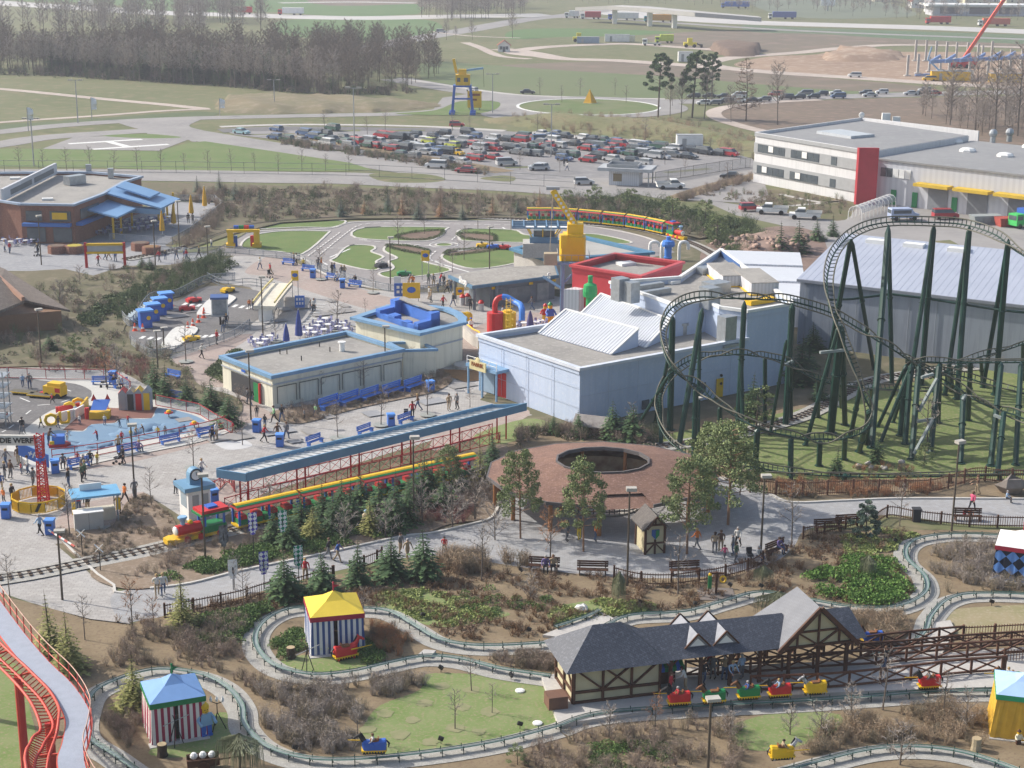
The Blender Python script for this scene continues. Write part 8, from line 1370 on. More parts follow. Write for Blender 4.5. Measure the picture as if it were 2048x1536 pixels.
def pine(seed,h,r,n=26,per=75,clear=.4,ls=.085,tr=.09):
 R.seed(seed);T=MB();K=MB();T.tube([(0,0,0),(.05,.03,h*.5),(0,0,h*.93)],[tr,tr*.8,tr*.25],7)
 for i in range(n):
  f=i/n;z=h*(clear+(1-clear)*f);a=i*2.4+ru_(-.5,.5);L=r*sin_(min(1,(.25+.75*(1-f)))*1.5)*ru_(.55,1.1);c=V_((cos_(a)*L,sin_(a)*L,z+L*.22));T.tube([(0,0,z-.1),c],[tr*.3,.012],3,cap=False);cr_=ru_(.34,.52)*r*.6
  for j in range(per): K.cur=1 if R.random()<.42 else 0;u=rv(1).normalized()*cr_*R.random()**.4;u.z*=.62;tri(K,c+u,ls*ru_(.6,1.3))
 return T,K
def shrub(seed,h,n,tw=.0115,spread=.6):
 R.seed(seed);K=MB();K.cur=seed%2
 for i in range(n):
  a=ru_(0,6.28);b=V_((cos_(a),sin_(a),0))*R.random()*.12;e=V_((cos_(a)*spread*R.random(),sin_(a)*spread*R.random(),h*ru_(.6,1.05)));twig(K,b,e,tw)
  for k in range(3): g=b.lerp(e,ru_(.4,.95));twig(K,g,g+rv(.16*h)+V_((0,0,.12*h)),tw*.8)
 return K
def leafy(seed,r,h,n,ls=.07):
 R.seed(seed);K=MB()
 for i in range(n): K.cur=1 if R.random()<.45 else 0;a=ru_(0,6.28);q=R.random()**.5;z=h*math.sqrt(max(0,1-q*q))*ru_(.45,1.05);tri(K,(r*q*cos_(a),r*q*sin_(a),z+.02),ls*ru_(.6,1.3))
 return K
def merged(name,label,protos,tf,mats,cat='undergrowth',kind='stuff'):
 """many copies of small meshes as one uncountable mass"""
 V=[];Fc=[];MI=[];o=0;A_=[(np.array(p.v,dtype=np.float32),p.f,p.mi) for p in protos]
 for (x,y,z,s,a,k) in tf:
  v,f,mi=A_[k%len(A_)];c,sn=cos_(a)*s,sin_(a)*s;w_=np.empty_like(v);w_[:,0]=v[:,0]*c-v[:,1]*sn+x;w_[:,1]=v[:,0]*sn+v[:,1]*c+y;w_[:,2]=v[:,2]*s+z;V.append(w_);Fc.append(np.array([q[:3] for q in f],dtype=np.int32)+o);MI.append(np.array(mi,dtype=np.int32));o+=len(v)
 V=np.concatenate(V);Fc=np.concatenate(Fc);MI=np.concatenate(MI);me=D.meshes.new(name);me.vertices.add(len(V));me.vertices.foreach_set('co',V.ravel());nf=len(Fc);me.loops.add(nf*3);me.loops.foreach_set('vertex_index',Fc.ravel());me.polygons.add(nf);me.polygons.foreach_set('loop_start',np.arange(0,nf*3,3));me.polygons.foreach_set('loop_total',np.full(nf,3))
 for m in mats: me.materials.append(m)
 if len(mats)>1: me.polygons.foreach_set('material_index',MI)
 me.update(calc_edges=True);ob=obj(name,me);tag(ob,label,cat,None,kind);return ob
def area_pts(poly,n,avoid=(),gap=None):
 P=poly;xs=[p.x for p in P];ys=[p.y for p in P];out=[];g=0
 while len(out)<n and g<n*40:
  g+=1;x=ru_(min(xs),max(xs));y=ru_(min(ys),max(ys))
  if inside((x,y),P) and (gap is None or sin_(x*1.1+gap)+sin_(y*1.5+x*.7)+.5*sin_(x*3.1-y*2.3)>-.75) and all(min((a.x-x)**2+(a.y-y)**2 for a in av)>w_*w_ for av,w_ in avoid): out.append((x,y))
 return out
AV=[(J1,1.15),(J2,1.15),(J3,1.15),(J4,1.15),(J2b,1.15)]
def scat(label,px,n,protos,mats,s0=.7,s1=1.3,name='shrubbery',avoid=None,key=None):
 poly=BEDS[key] if key else gp(px,0,True,False);R.seed(len(label)+n);tf=[(x,y,.02,ru_(s0,s1),ru_(0,6.28),R.randrange(9)) for x,y in area_pts(poly,n,AV if avoid is None else avoid,n*.1)]
 if len(mats)==1: mats=[mats[0],mat('twig_mixed',(.27,.22,.15),(.20,.17,.12))]
 merged(name,label,protos,tf,mats)
SH=[shrub(i,1.0,26) for i in range(3)];SHL=[shrub(i+5,.5,18,.016,.4) for i in range(3)];LF=[leafy(i,.5,.42,110) for i in range(3)];LFS=[leafy(i+9,.35,.12,45,.06) for i in range(3)]
scat('thicket of grey-brown twiggy shrubs left of the joust lawn',[(500,1380),(560,1375),(680,1375),(800,1360),(850,1370),(760,1400),(715,1440),(715,1500),(620,1515),(540,1500),(505,1450)],400,SH,[TWG],.6,1.1)
scat('brown twigs and fallen leaves inside the bend above the blue-roofed tent',[(270,1260),(400,1240),(520,1240),(505,1300),(540,1350),(500,1390),(400,1345),(300,1330),(200,1340)],300,SH,[TW],.5,1.0)
scat('brown leaf litter and low twigs across the jousting beds',[(230,1245),(560,1180),(900,1120),(1100,1145),(1400,1160),(1600,1075),(1790,1060),(1860,1075),(1800,1110),(1845,1180),(1700,1215),(1520,1190),(1250,1235),(1000,1290),(860,1270),(780,1225),(540,1230),(420,1260)],1500,SHL+LFS,[mat('litter_brown',(.32,.23,.16),(.24,.17,.12)),BRL[0]],.6,1.2,'undergrowth')
scat('grey-brown bare shrubs around the checked tent',[(1850,1110),(1920,1090),(2060,1090),(2060,1190),(1900,1195),(1870,1170)],260,SH,[TWG],.6,1.1)
scat('russet shrubs behind the timber station',[(1640,1240),(1760,1235),(1840,1235),(1830,1290),(1740,1310),(1650,1260)],300,SH,[TWT],.6,1.1);scat('low brown shrubs left of the timber station',[(1000,1300),(1110,1305),(1110,1345),(1020,1345),(960,1325)],140,SH,[TW],.5,.8)
scat('brown shrubs in the bottom right bed',[(1180,1460),(1400,1445),(1480,1450),(1500,1500),(1460,1580),(1150,1580),(1020,1560),(1060,1500)],300,SH,[TW],.5,1.0);scat('reddish brown shrubs in front of the ochre tent',[(1690,1440),(1980,1400),(1960,1500),(1850,1490),(1740,1495),(1690,1510),(1600,1510),(1640,1470)],300,SH,[TWT],.5,1.1)
scat('twiggy scrub inside the blue-roofed tent loop',[(185,1430),(210,1400),(290,1370),(280,1440),(260,1500),(220,1500)],120,SH,[TW],.4,.8);scat('orange-brown shrubs beside the yellow-roofed tent',[(740,1250),(790,1255),(850,1300),(790,1315),(745,1300)],110,SH,[TWR],.5,.9)
scat('dark green low junipers above the left track loop',[(370,1250),(470,1225),(540,1215),(510,1255),(470,1290),(400,1290)],150,LF,JUN,.8,1.4);scat('dark green juniper beds around the yellow-roofed tent',[(545,1290),(600,1260),(610,1300),(570,1320)],45,LF,JUN,.7,1.2);scat('green junipers right of the red brick horse',[(720,1280),(780,1290),(760,1335),(720,1320)],45,LF,JUN,.6,1.1)
scat('bright green shrubs below the right track curve',[(1610,1160),(1700,1120),(1790,1120),(1835,1170),(1820,1205),(1740,1212),(1640,1190)],230,LF,leafm('bright_green',(.10,.20,.035),(.19,.32,.08)),.9,1.5);scat('yellow-green ground cover by the round bush',[(1690,1075),(1760,1060),(1850,1075),(1800,1110),(1780,1130),(1700,1120)],420,LFS,YGR,.9,1.8);scat('yellow-green ground cover in the centre bed',[(760,1185),(860,1182),(950,1210),(1010,1235),(900,1250),(820,1235)],420,LFS,YGR,.9,1.7);scat('yellow-green ground cover by the white slab',[(1110,1220),(1200,1202),(1310,1212),(1240,1236),(1120,1248)],240,LFS,YGR,.9,1.8)
scat('green shrubs among the pale centre bed',[(900,1180),(1000,1180),(1100,1200),(1060,1250),(930,1230)],40,LF,JUN,.5,1.0);scat('evergreen undergrowth at the bottom centre',[(1180,1490),(1330,1490),(1340,1560),(1180,1560)],90,LF,JUN,.5,1)
scat('red dogwood twigs beneath the lamp by the firs',[(790,1010),(850,1000),(960,1000),(950,1045),(870,1055),(800,1062)],130,SH,[TWD],.6,1.0);scat('green juniper bank along the castle path',[(310,1165),(400,1125),(520,1090),(640,1065),(780,1055),(780,1072),(640,1103),(480,1135),(380,1160)],300,LF,JUN,.7,1.3);scat('brown twig bed beside the toy train',[(330,1085),(450,1062),(640,1010),(900,950),(1000,930),(990,1000),(900,1040),(780,1050),(560,1085),(400,1120),(250,1170)],480,SH,[TW],.5,1.0)
scat('brown stubble bed by the clock kiosk',None,420,SHL,[TW],.5,.9,key='c');scat('dark brown twig bed before the cream pavilion',None,420,SHL+SH[:1],[TW],.5,1.1,key='a');scat('mixed scrub around the driving school and barn',None,640,SH+LF,[TW]+[BOX[1]],.8,1.6,key='e');scat('low dark hedge by the cream pavilion end',[(420,740),(455,715),(480,700),(450,760),(430,765)],60,LF,BOX,1.0,1.5)
scat('green hedge bank above the driving school',[(240,600),(330,545),(440,515),(470,530),(430,560),(360,590),(290,605),(240,650)],240,LF+SH,BOX,1.2,2.2);scat('clipped hedge left of the blue booths',[(165,640),(230,595),(245,600),(180,655)],60,LF,BOX,1.6,2.2);scat('red-leaved shrubs above the play road',[(60,735),(200,705),(290,720),(320,775),(250,750),(100,745)],140,SH,[TWD],.6,1.0)
scat('scrub and low trees on the bank below the perimeter road',[(430,405),(440,385),(600,378),(800,384),(1000,398),(1200,406),(1340,425),(1450,470),(1400,480),(1300,452),(1150,436),(1000,434),(700,434),(560,442),(460,455)],900,SH+LF,[TW]+[BOX[0]],1.0,2.1);scat('dense green scrub behind the toy train',[(1140,400),(1260,400),(1380,425),(1500,450),(1540,490),(1470,520),(1400,470),(1300,445),(1150,430)],420,LF+SH,BOX,1.3,2.6);scat('brown scrub left of the restaurant terrace bank',[(340,400),(440,385),(450,440),(400,490),(350,500),(430,410)],160,SH,[TW],1,1.8)
scat('weeds and twigs on the car park bank',[(1000,240),(1158,232),(1312,242),(1450,262),(1530,290),(1520,325),(1440,298),(1300,282),(1100,262)],260,SH,[TWT],1.2,2.4);scat('low hedge strip beside the car park',[(560,282),(700,302),(860,326),(980,346),(970,352),(850,334),(700,310),(560,290)],330,SH+LF,[TW,BOX[0]],1,1.7);scat('brown hedge strip along the works road',[(1345,402),(1430,374),(1520,350),(1530,355),(1440,382),(1360,406)],120,SH,[TW],1,1.7)
scat('russet bed along the coaster fence',[(1500,950),(1600,965),(1800,965),(1890,975),(1850,992),(1700,998),(1590,1000),(1530,980)],380,SHL+SH[:1],[TWR],.6,1.0);scat('bare shrubs at the foot of the blue hall',[(1040,860),(1160,862),(1260,870),(1340,870),(1300,900),(1200,880),(1060,880),(1030,900)],200,SH+LF,[TW,BOX[0]],.8,1.5);scat('garden shrubs before the works office',[(1400,390),(1520,385),(1690,400),(1690,430),(1600,425),(1480,405)],150,SH+LF,[TW,BOX[1]],.7,1.4)
scat('small rock garden planting on the coaster lawn',[(1700,935),(1780,928),(1830,935),(1820,950),(1740,955)],60,SHL,[TWR],.6,1,)
for i,P in enumerate(CBEDS):
 R.seed(30+i);L=[(q.x,q.y,0,ru_(.7,1.0),ru_(0,6),k) for k,(q,a) in enumerate(along(P+[P[0]],.55))];o=merged('clipped_hedge','low clipped hedge round the %s bed of the traffic circuit'%('rear left','front left','rear right','front right')[i],LF,L,BOX,'hedge');o['kind']='thing'
def rock(seed):
 R.seed(seed);m=MB();m.ball((0,0,.25),.5,6,(1,.8,.6));m.v=[tuple(V_(v)*ru_(.8,1.2)) for v in m.v];m.f=[(a,b,c) for f in m.f for a,b,c in ((f[0],f[1],f[2]),(f[0],f[2],f[3]))];m.mi=[0]*len(m.f);return m
RK=[rock(i) for i in range(3)];c=G(1530,500);hill('hill',[(1460,505),(1500,482),(1560,478),(1600,492),(1590,512),(1520,518)],1.8,mat('rubble_earth',(.30,.21,.17),(.22,.15,.12),sc=1),12);R.seed(4)
merged('rubble','heap of pinkish boulders between the toy train and the white sheds',RK,[(c.x+R.gauss(0,2.6),c.y+R.gauss(0,2.2),ru_(.2,1.3),ru_(.5,1.3),ru_(0,6),i) for i in range(230)],[mat('boulder_pink',(.36,.25,.20),(.26,.18,.15),sc=3)],'rubble')
merged('rubble','pale boulders among the planting on the coaster lawn',RK,[(G(u,v).x,G(u,v).y,0,.7,u,u) for u,v in ((1718,935),(1742,938),(1768,940),(1803,928),(1735,930))],[mat('boulder_grey',(.4,.37,.33),(.3,.28,.25),sc=3)],'rubble')
for (u,v,s_,lb) in ((2020,985,2.6,'big grey boulder by the brown picnic tables at right'),(930,1135,1.5,'dark rock sculpture in the twig bed by the path'),(1165,1480-257,1,'white stone beside the pale ground cover')): solo('boulder',rock(u),mat('boulder_dark',(.22,.19,.17),(.15,.13,.11),sc=2) if s_>1 else WHITE,lb,'boulder',G(u,v)).scale=(s_,s_,s_)
def put(t,L,base,top_h,grp,desc):
 for i,a in enumerate(L):
  u,v=a[0],a[1];h=HT(u,v,a[2]);s=h/top_h;lb=a[3];x=a[4] if len(a)>4 else 1;q=dup(t[i%len(t)],G(u,v),ru_(0,6.28),desc+' '+lb,grp,sc=(s*x*ru_(.85,1.2),s*x*ru_(.85,1.2),s));q.rotation_euler=(ru_(-.05,.05),ru_(-.05,.05),q.rotation_euler.z)
P_=lambda n,l,c,tk,tm,cm,g: [proto(n,'',c,T,tm,K,cm,g) for T,K in tk]
firs=P_('fir_tree','','tree',[fir(i,3.5,1.25+.2*(i%3),1.15,.85+.1*i) for i in (1,2,3,4)],BARK,FIR,'young fir trees');R.seed(11)
put(firs,[(570,1198,1100,'first from the left in the row by the castle path'),(646,1192,1094,'second from the left in the row by the castle path'),(714,1172,1072,'third from the left in the row by the castle path'),(782,1158,1062,'fourth from the left in the row by the castle path'),(851,1160,1050,'fifth from the left in the row by the castle path'),(604,1064,972,'behind the green checked banner',.9),(645,1050,962,'left one in the clump before the train',.9),(682,1035,950,'second in the clump before the train'),(725,1020,940,'third in the clump before the train'),(758,1045,952,'fourth in the clump before the train'),(786,1060,938,'tall one beside the stump sculpture'),(545,1085,1010,'smallest, by the black banner'),(580,1095,1015,'first from the left in the thicket below the train',.95),(665,1070,975,'second from the left in the thicket below the train',.95),(700,1055,960,'third from the left in the thicket below the train',.95),(812,1048,955,'fourth from the left in the thicket below the train',.95),(830,1022,930,'fifth from the left in the thicket below the train',.95),(890,1020,950,'sixth from the left in the thicket below the train',.95),(915,985,905,'seventh from the left in the thicket below the train',.95),(985,940,862,'eighth from the left in the thicket below the train',.95),(850,1000,905,'right of the lamp before the train'),(312,792,702,'tall dense one left of the cream pavilion',.8),(330,800,722,'next to the tall dense one by the playground',.8),(375,806,748,'before the rose paving'),(424,822,754,'left of the pavilion end wall'),(456,850,776,'at the pavilion end wall'),(1106,868,822,'small one at the blue hall corner'),(1158,872,815,'second at the foot of the blue hall'),(1225,878,795,'third at the foot of the blue hall'),(1262,884,802,'fourth at the foot of the blue hall'),(1500,838,742,'between the coaster legs by the blue hall'),(1672,952,890,'dark columnar one on the coaster lawn',.8),(1752,925,868,'by the coaster lawn boulders',.8),(1626,700,640,'left one before the grey shed'),(1790,692,622,'right one before the grey shed'),(1722,690,640,'middle one before the grey shed'),(1600,768,668,'dark one in the gap beside the blue hall'),(1618,735,690,'second one in the gap beside the blue hall'),(1640,800,735,'golden green one behind the coaster legs'),(1560,510,440,'left one above the low white sheds'),(1598,505,436,'second one above the low white sheds'),(1634,480,432,'third one above the low white sheds'),(1666,472,425,'fourth one above the low white sheds'),(285,535,508,'left of the driving school hedge',1.3),(300,540,512,'dark one above the driving school hedge',1.3),(100,700,664,'dark one in the scrub by the barn',1.2)],0,3.5,'young fir trees','dark green fir tree')
yf=P_('golden_fir','','tree',[fir(i,4,1.3,.8,1.2) for i in (7,8)],BARK,YFR,'golden firs');put(yf,[(960,965,880,'fourth from the left in the thicket below the train',.95),(868,1000,915,'third from the left in the thicket below the train',.95),(742,1068,985,'second from the left in the thicket below the train',.95),(625,1078,1000,'first from the left in the thicket below the train',.95),(366,1255,1135,'leaning over the pale path by the walking pair'),(105,1318,1180,'left one beside the catwalk'),(140,1345,1215,'right one beside the catwalk'),(268,1420,1300,'behind the blue-roofed tent'),(985,905,862,'behind the left of the ring roof')],0,4,'golden firs','yellowish green fir')
R.seed(12);pines=P_('pine_tree','','tree',[pine(i,4.6,1.5,46,150,.3,.062,.07) for i in (1,2,3)],PBARK,PIN,'pines around the ring pavilion')
put(pines,[(1041,1077,908,'left one before the ring roof',.85),(1167,1103,925,'second one before the ring roof',.85),(1374,1108,925,'third one by the timber kiosk',.85),(1456,1050,855,'tall one at the right side of the ring roof'),(1425,1010,850,'behind the tall one at the ring roof'),(900,985,895,'in the bed left of the ring roof')],0,4.6,'pines around the ring pavilion','Scots pine with orange trunk,')
pb=P_('bushy_pine','','tree',[pine(i,3,1.3,20,80,.05,.075,.06) for i in (4,5)],BARK,PIN,'bushy young pines');R.seed(13)
put(pb,[(1860,698,648,'left one before the grey shed wall'),(1958,694,640,'middle one before the grey shed wall'),(2036,690,642,'right one before the grey shed wall'),(1848,932,885,'on the coaster lawn right of the boulders'),(1512,858,775,'grey-green one under the coaster'),(1460,528,490,'beside the rubble heap'),(1135,420,380,'left one behind the toy train'),(1190,418,372,'second one behind the toy train'),(1262,425,378,'third one behind the toy train'),(1345,450,395,'fourth one behind the toy train'),(1410,455,400,'fifth one behind the toy train'),(1435,490,430,'behind the toy locomotive'),(150,720,672,'in the scrub left of the lamp'),(1035,1530,1490,'at the bottom track right of the blue horse')],0,3,'bushy young pines','bushy young pine')
bs=P_('round_bush','','bush',[pine(9,2.2,.9,26,110,.02,.07,.05)],BARK,SPR,None);put(bs,[(1732,1074,1008,'beside the gap in the picket fence')],0,2.2,None,'dense dark blue-green conifer bush')
lar=P_('young_larch','','tree',[fir(i,5,1.1,.6,1.1) for i in (21,22)],BARK,ORL,'orange larches');spr=P_('bank_spruce','','tree',[fir(i,5,1.3,.8) for i in (23,24)],BARK,SPR,'spruces on the bank');R.seed(14)
xs=[(682,436),(728,430),(775,425),(806,432),(838,440),(880,436),(925,440),(985,432),(1035,430),(1080,420)]
put(lar,[(u,v,v-R.randint(38,52),'%s from the left on the bank above the circuit'%NUM[i]) for i,(u,v) in enumerate([x for k,x in enumerate(xs) if k%2])],0,5,'orange larches','orange-brown larch');put(spr,[(u,v,v-R.randint(34,50),'%s from the left on the bank above the circuit'%NUM[i]) for i,(u,v) in enumerate([x for k,x in enumerate(xs) if k%2==0]+[(470,402),(520,412),(395,386),(440,388)])],0,5,'spruces on the bank','slim spruce')
R.seed(15);yb=P_('bare_tree','','tree',[bare(i,4.2,1.15,13,7) for i in (1,2,3,4)],BARKL,[TWG],'bare young trees')
YB=[(387,938,855,'behind the clock kiosk'),(303,1012,928,'in the bed left of the clock kiosk'),(576,868,800,'by the three visitors at the pavilion corner'),(676,878,793,'first behind the long canopy'),(762,852,765,'second behind the long canopy'),(855,832,745,'third behind the long canopy'),(940,815,770,'fourth behind the long canopy, by the porch'),(643,795,735,'first against the cream wall'),(728,782,716,'second against the cream wall'),(825,752,690,'third against the cream wall'),(485,890,820,'by the red-coated visitor'),(674,662,573,'alone on the grey plaza'),(731,630,594,'by the cream cube on the plaza'),(552,684,640,'left of the dark blue parasols'),(642,560,485,'first along the circuit railing'),(746,586,528,'second along the circuit railing'),(798,492,425,'tall one on the circuit roundabout approach'),(849,468,412,'on the top lawn of the circuit'),(928,520,445,'on the right lawn of the circuit'),(956,458,400,'behind the right lawn of the circuit'),(880,560,510,'on the winding lane lawn'),(905,545,495,'before the shop on the circuit lawn'),(1022,460,410,'right of the circuit below the larches'),(963,1162,1045,'beside the twig bed by the castle path'),(1356,1188,1058,'in front of the timber kiosk railing'),(1583,1095,960,'at the path bend by the picket fence'),(1799,1052,960,'right of the round conifer bush'),(170,1280,1185,'above the catwalk on the pale paving edge'),(490,1228,1130,'beside the narrow white banner'),(728,1250,1168,'behind the yellow-roofed tent'),(943,1382,1305,'upper one on the joust lawn'),(910,1458,1372,'middle one on the joust lawn'),(984,1426,1362,'right one on the joust lawn'),(716,1482,1392,'at the left edge of the joust lawn'),(790,1398,1335,'above the left edge of the joust lawn'),(20,1195,1100,'at the far left on the pale paving'),(140,1075,960,'by the flower bed before the snack stand'),(372,725,640,'on the rose paving by the driving school'),(1855,905,780,'slender one among the coaster legs'),(1995,740+20,700,'behind the flat coaster track'),(470,1180,1100,'behind the white banner'),(1262,880,800,'slim one behind the ring roof'),(1765,1420,1290,'spindly one before the trestle rails'),(1885,1440,1330,'spindly one left of the ochre tent')]
put(yb,[x for x in YB],0,4.2,'bare young trees','bare young tree')
k_=[(40+i*47,342) for i in range(15)];put(yb,[(u,v,v-R.randint(38,55),'%s from the left along the perimeter road lawn'%NUM[i]) for i,(u,v) in enumerate(k_)],0,4.2,'bare trees along the perimeter road','bare tree')
k_=[(570,290),(650,262),(735,275),(770,262),(830,330),(865,290),(905,262),(940,262),(1000,300),(1040,340),(1075,265),(1150,300),(1200,290),(1260,320),(1290,280),(1330,330),(1370,350),(1420,310),(1455,360),(1480,330),(1120,345),(960,320)];put(yb,[(u,v,v-R.randint(30,48),'%s from the left in and around the car park'%NUM[i]) for i,(u,v) in enumerate(sorted(k_))],0,4.2,'bare trees in the car park','bare tree')
k_=[(1080,190),(1124,205),(1160,190),(1230,190),(1252,206),(1345,212)];put(yb,[(u,v,v-38,'%s from the left around the roundabout'%NUM[i]) for i,(u,v) in enumerate(k_)],0,4.2,'bare trees round the roundabout','thin bare tree')
rs=P_('russet_tree','','tree',[bare(31,4,1.25,14,9,.02)],BARK,[TWR],'russet trees');put(rs,[(1100,1132,1015,'before the ring roof by the seated pair'),(265,1258,1155,'at the corner of the pale paving'),(308,1262,1190,'small one by the lower left picket fence'),(1310,1462,1385,'in front of the station platform'),(215,780,700,'orange one left of the firs by the playground')],0,4,'russet trees','russet leaved tree')
bb=P_('bare_bush','','bush',[(bare(41,2.6,1.3,16,12,.016,.05,.9,.05)),(bare(42,2.6,1.2,16,12,.016,.05,1.0,.05))],BARKL,[TWG],'bare bushes');R.seed(16);put(bb,[(690,1085,1010,'left one in the thicket below the train'),(770,1075,1000,'middle one in the thicket below the train'),(845,1045,965,'right one in the thicket below the train'),(1218,1480-5,1405,'under the lamp cut by the bottom edge'),(1460,1478,1418,'left one on the bottom lawn'),(1580,1470,1410,'middle one on the bottom lawn'),(1640,1475,1400,'right one on the bottom lawn'),(1700,1450,1370,'left of the lone red horse'),(1930,1460,1380,'before the trestle rails at right'),(1800,1530,1440,'big one in the bottom right corner bed'),(905,1055,960,'big grey one left of the ring pavilion'),(950,1040,930,'tall one touching the ring roof'),(990,1080,1000,'at the path edge by the ring pavilion'),(540,1030,960,'behind the violet banner'),(120,620,560,'big yellowish one over the barn garden',),(60,640,590,'left one over the barn garden'),(160,570,530,'upper one over the barn garden'),(235,760,690,'brown one above the playground'),(1060,1200,1140,'on the pale centre bed'),(1480,1050-60,930,'by the coaster fence corner')],0,2.6,'bare bushes','bare grey bush')
R.seed(17);K=MB();T=MB();T.tube([(0,0,0),(.1,0,1.7),(.6,0,2.0)],[.06,.05,.02],5)
for i in range(420):
 a=ru_(0,6.28);rr=ru_(.1,1.25);x,y=rr*cos_(a)*1.2,rr*sin_(a)*.8;z=2.1-rr*.5;K.tube([(x*.6,y*.6,z+.1),(x,y,z),(x*1.08,y*1.08,z-ru_(.6,1.4))],[.012,.012,.006],3,cap=False)
wt=[proto('weeping_tree','','tree',T,BARK,K,[mat('weeping_green',(.20,.22,.13),(.15,.16,.10))],'weeping trees')];put(wt,[(1555,1232,1182,'behind the station gable',1.1),(1235,1212,1140,'by the curved picket fence',.45),(480,1545,1468,'at the bottom beside the supply cart'),(1525,1172,1130,'small one at the picket fence corner',.6),(1735,1155,1110,'small one in the bright green bed',.7)],0,2.15,'weeping trees','weeping pale green tree')
scat('dry reeds and seed heads beside the castle path',[(870,1115),(1000,1120),(1060,1130),(1010,1150),(900,1150)],120,SH,[TWT],.8,1.5)
R.seed(18);big=[bare(i,15,4.2,26,16,.05,.16,.9,.3) for i in (51,52,53)];bt=P_('tall_bare_tree','','tree',big,BARKL,[TWG],'tall bare trees')
BT=[(1025,76,20,'on the field left of the bridge'),(893,80,36,'left one beside the far road'),(945,80,38,'right one beside the far road'),(912,78,50,'small one between the two beside the far road'),(1555,250,120,'alone in front of the stony field'),(1340,232,150,'left one in the pine group by the roundabout'),(1362,236,140,'middle one in the pine group by the roundabout'),(1408,238,135,'right one in the pine group by the roundabout'),(1462,245,165,'small one left of the larch'),(1900,250,120,'first behind the office at right'),(1950,262,105,'second behind the office at right'),(1990,268,95,'third behind the office at right'),(2035,272,80,'fourth behind the office at right'),(2075,280,70,'fifth behind the office at right'),(2010,250,110,'sixth behind the office at right')]
put(bt,BT,0,15,'tall bare trees','tall bare tree')
lt=P_('tall_larch','','tree',[bare(55,14,3.0,34,14,.06,.14,.15,.15)],BARK,[TW],None);put(lt,[(1492,242,104,'right of the pines beyond the roundabout')],0,14,None,'tall bare larch with level branches')
tp_=P_('tall_pine','','tree',[pine(i,14,3,26,150,.4,.22,.2) for i in (61,62)],BARK,FIR,'tall pines beyond the roundabout');put(tp_,[(1316,235,108,'left one beyond the roundabout'),(1384,236,104,'middle one beyond the roundabout'),(1424,200,106,'right one beyond the roundabout')],0,14,'tall pines beyond the roundabout','tall dark pine,')
FE=gp([(-60,146),(120,150),(250,160),(330,166),(450,173),(600,187),(700,197),(780,195),(850,180)],0,False,True,8);R.seed(19)
for i,(q,a) in enumerate(along(FE,2.5)[:56]): 
 s=ru_(.7,.95);dup(bt[i%3],(q.x+ru_(-1,1),q.y+ru_(-1.5,1.5),0),ru_(0,6),'bare tree, %s from the left at the front edge of the wood'%NUM[i],'front trees of the wood',sc=s)
W_=gp([(-80,143),(120,147),(250,157),(450,170),(600,184),(700,192),(790,190),(880,150),(860,118),(700,108),(500,112),(250,106),(-80,112)],0,True,False);small=[bare(i,13,3.4,22,11,.07,.10,.9,.2) for i in (71,72,73)]
def joint(TK):
 m=MB();m.v=list(TK[0].v);m.f=[];m.mi=[]
 for f in TK[0].f:
  for j in range(1,len(f)-1): m.f.append((f[0],f[j],f[j+1]));m.mi.append(0)
 o=len(m.v);m.v+=TK[1].v;m.f+=[tuple(i+o for i in f) for f in TK[1].f];m.mi+=[1+x for x in TK[1].mi];return m
merged('bare_wood','mass of bare trees of the wood left of the toy portal crane',[joint(x) for x in small],[(x,y,0,ru_(.6,1.08),ru_(0,6),i) for i,(x,y) in enumerate(area_pts(W_,500))],[mat('wood_bark',(.13,.105,.08)),mat('wood_twig',(.21,.165,.13),(.16,.13,.10))],'wood')
scat('brown undergrowth along the foot of the bare wood',[(-60,148),(250,161),(450,174),(700,198),(850,184),(790,176),(600,170),(300,150),(-60,138)],420,SH+LF,[mat('wood_twig',(0,0,0)),BOX[0]],1.6,4)
merged('evergreens','dark evergreens standing inside the bare wood',[joint(fir(81,11,2.6,.8,.8))],[(x,y,0,ru_(.6,1.1),ru_(0,6),0) for x,y in area_pts(gp([(100,150),(250,158),(450,170),(600,184),(600,160),(380,142),(100,138)],0,True,False),110)+area_pts(gp([(-60,110),(40,112),(60,100),(-60,98)],0,True,False),10)+area_pts(gp([(270,80),(320,82),(320,74),(270,72)],0,True,False),12)],[BARK]+FIR,'wood')
merged('bare_wood','bare wood along the far road beyond the green field',[joint(x) for x in small],[(x,y,0,ru_(.9,1.3),ru_(0,6),i) for i,(x,y) in enumerate(area_pts(gp([(825,42),(900,44),(1040,36),(1060,20),(1000,8),(840,16)],0,True,False),110)+area_pts(gp([(80,44),(500,50),(560,42),(500,34),(100,36)],0,True,False),70)+area_pts(gp([(-60,80),(420,84),(540,60),(-60,58)],0,True,False),60))],[BARK,TWG],'wood')
merged('bare_wood','trees and scrub around the village beyond the motorway',[joint(x) for x in small],[(x,y,0,ru_(.5,.95),ru_(0,6),i) for i,(x,y) in enumerate(area_pts(gp([(1350,6),(1500,26),(1700,36),(2100,44),(2100,-16),(1350,-20)],0,True,False),330)+area_pts(gp([(1040,6),(1200,8),(1350,14),(1350,-20),(1040,-20)],0,True,False),90))],[BARK,TWG],'wood')
merged('bare_wood','brush under the tall bare trees behind the office',[joint(x) for x in small],[(x,y,0,ru_(.4,.75),ru_(0,6),i) for i,(x,y) in enumerate(area_pts(gp([(1830,225),(2150,230),(2150,285),(1970,275),(1900,255)],0,True,False),60))],[BARK,TWG],'wood')
SKIN=mat('skin',(.50,.30,.21),rough=.6);SHOE=mat('shoes',(.04,.035,.03));JEAN=mat('jeans_blue',(.07,.11,.20));
def cloth(n,c): return mat('cloth_'+n,c,tuple(x*.8 for x in c),rough=.85,sc=6)
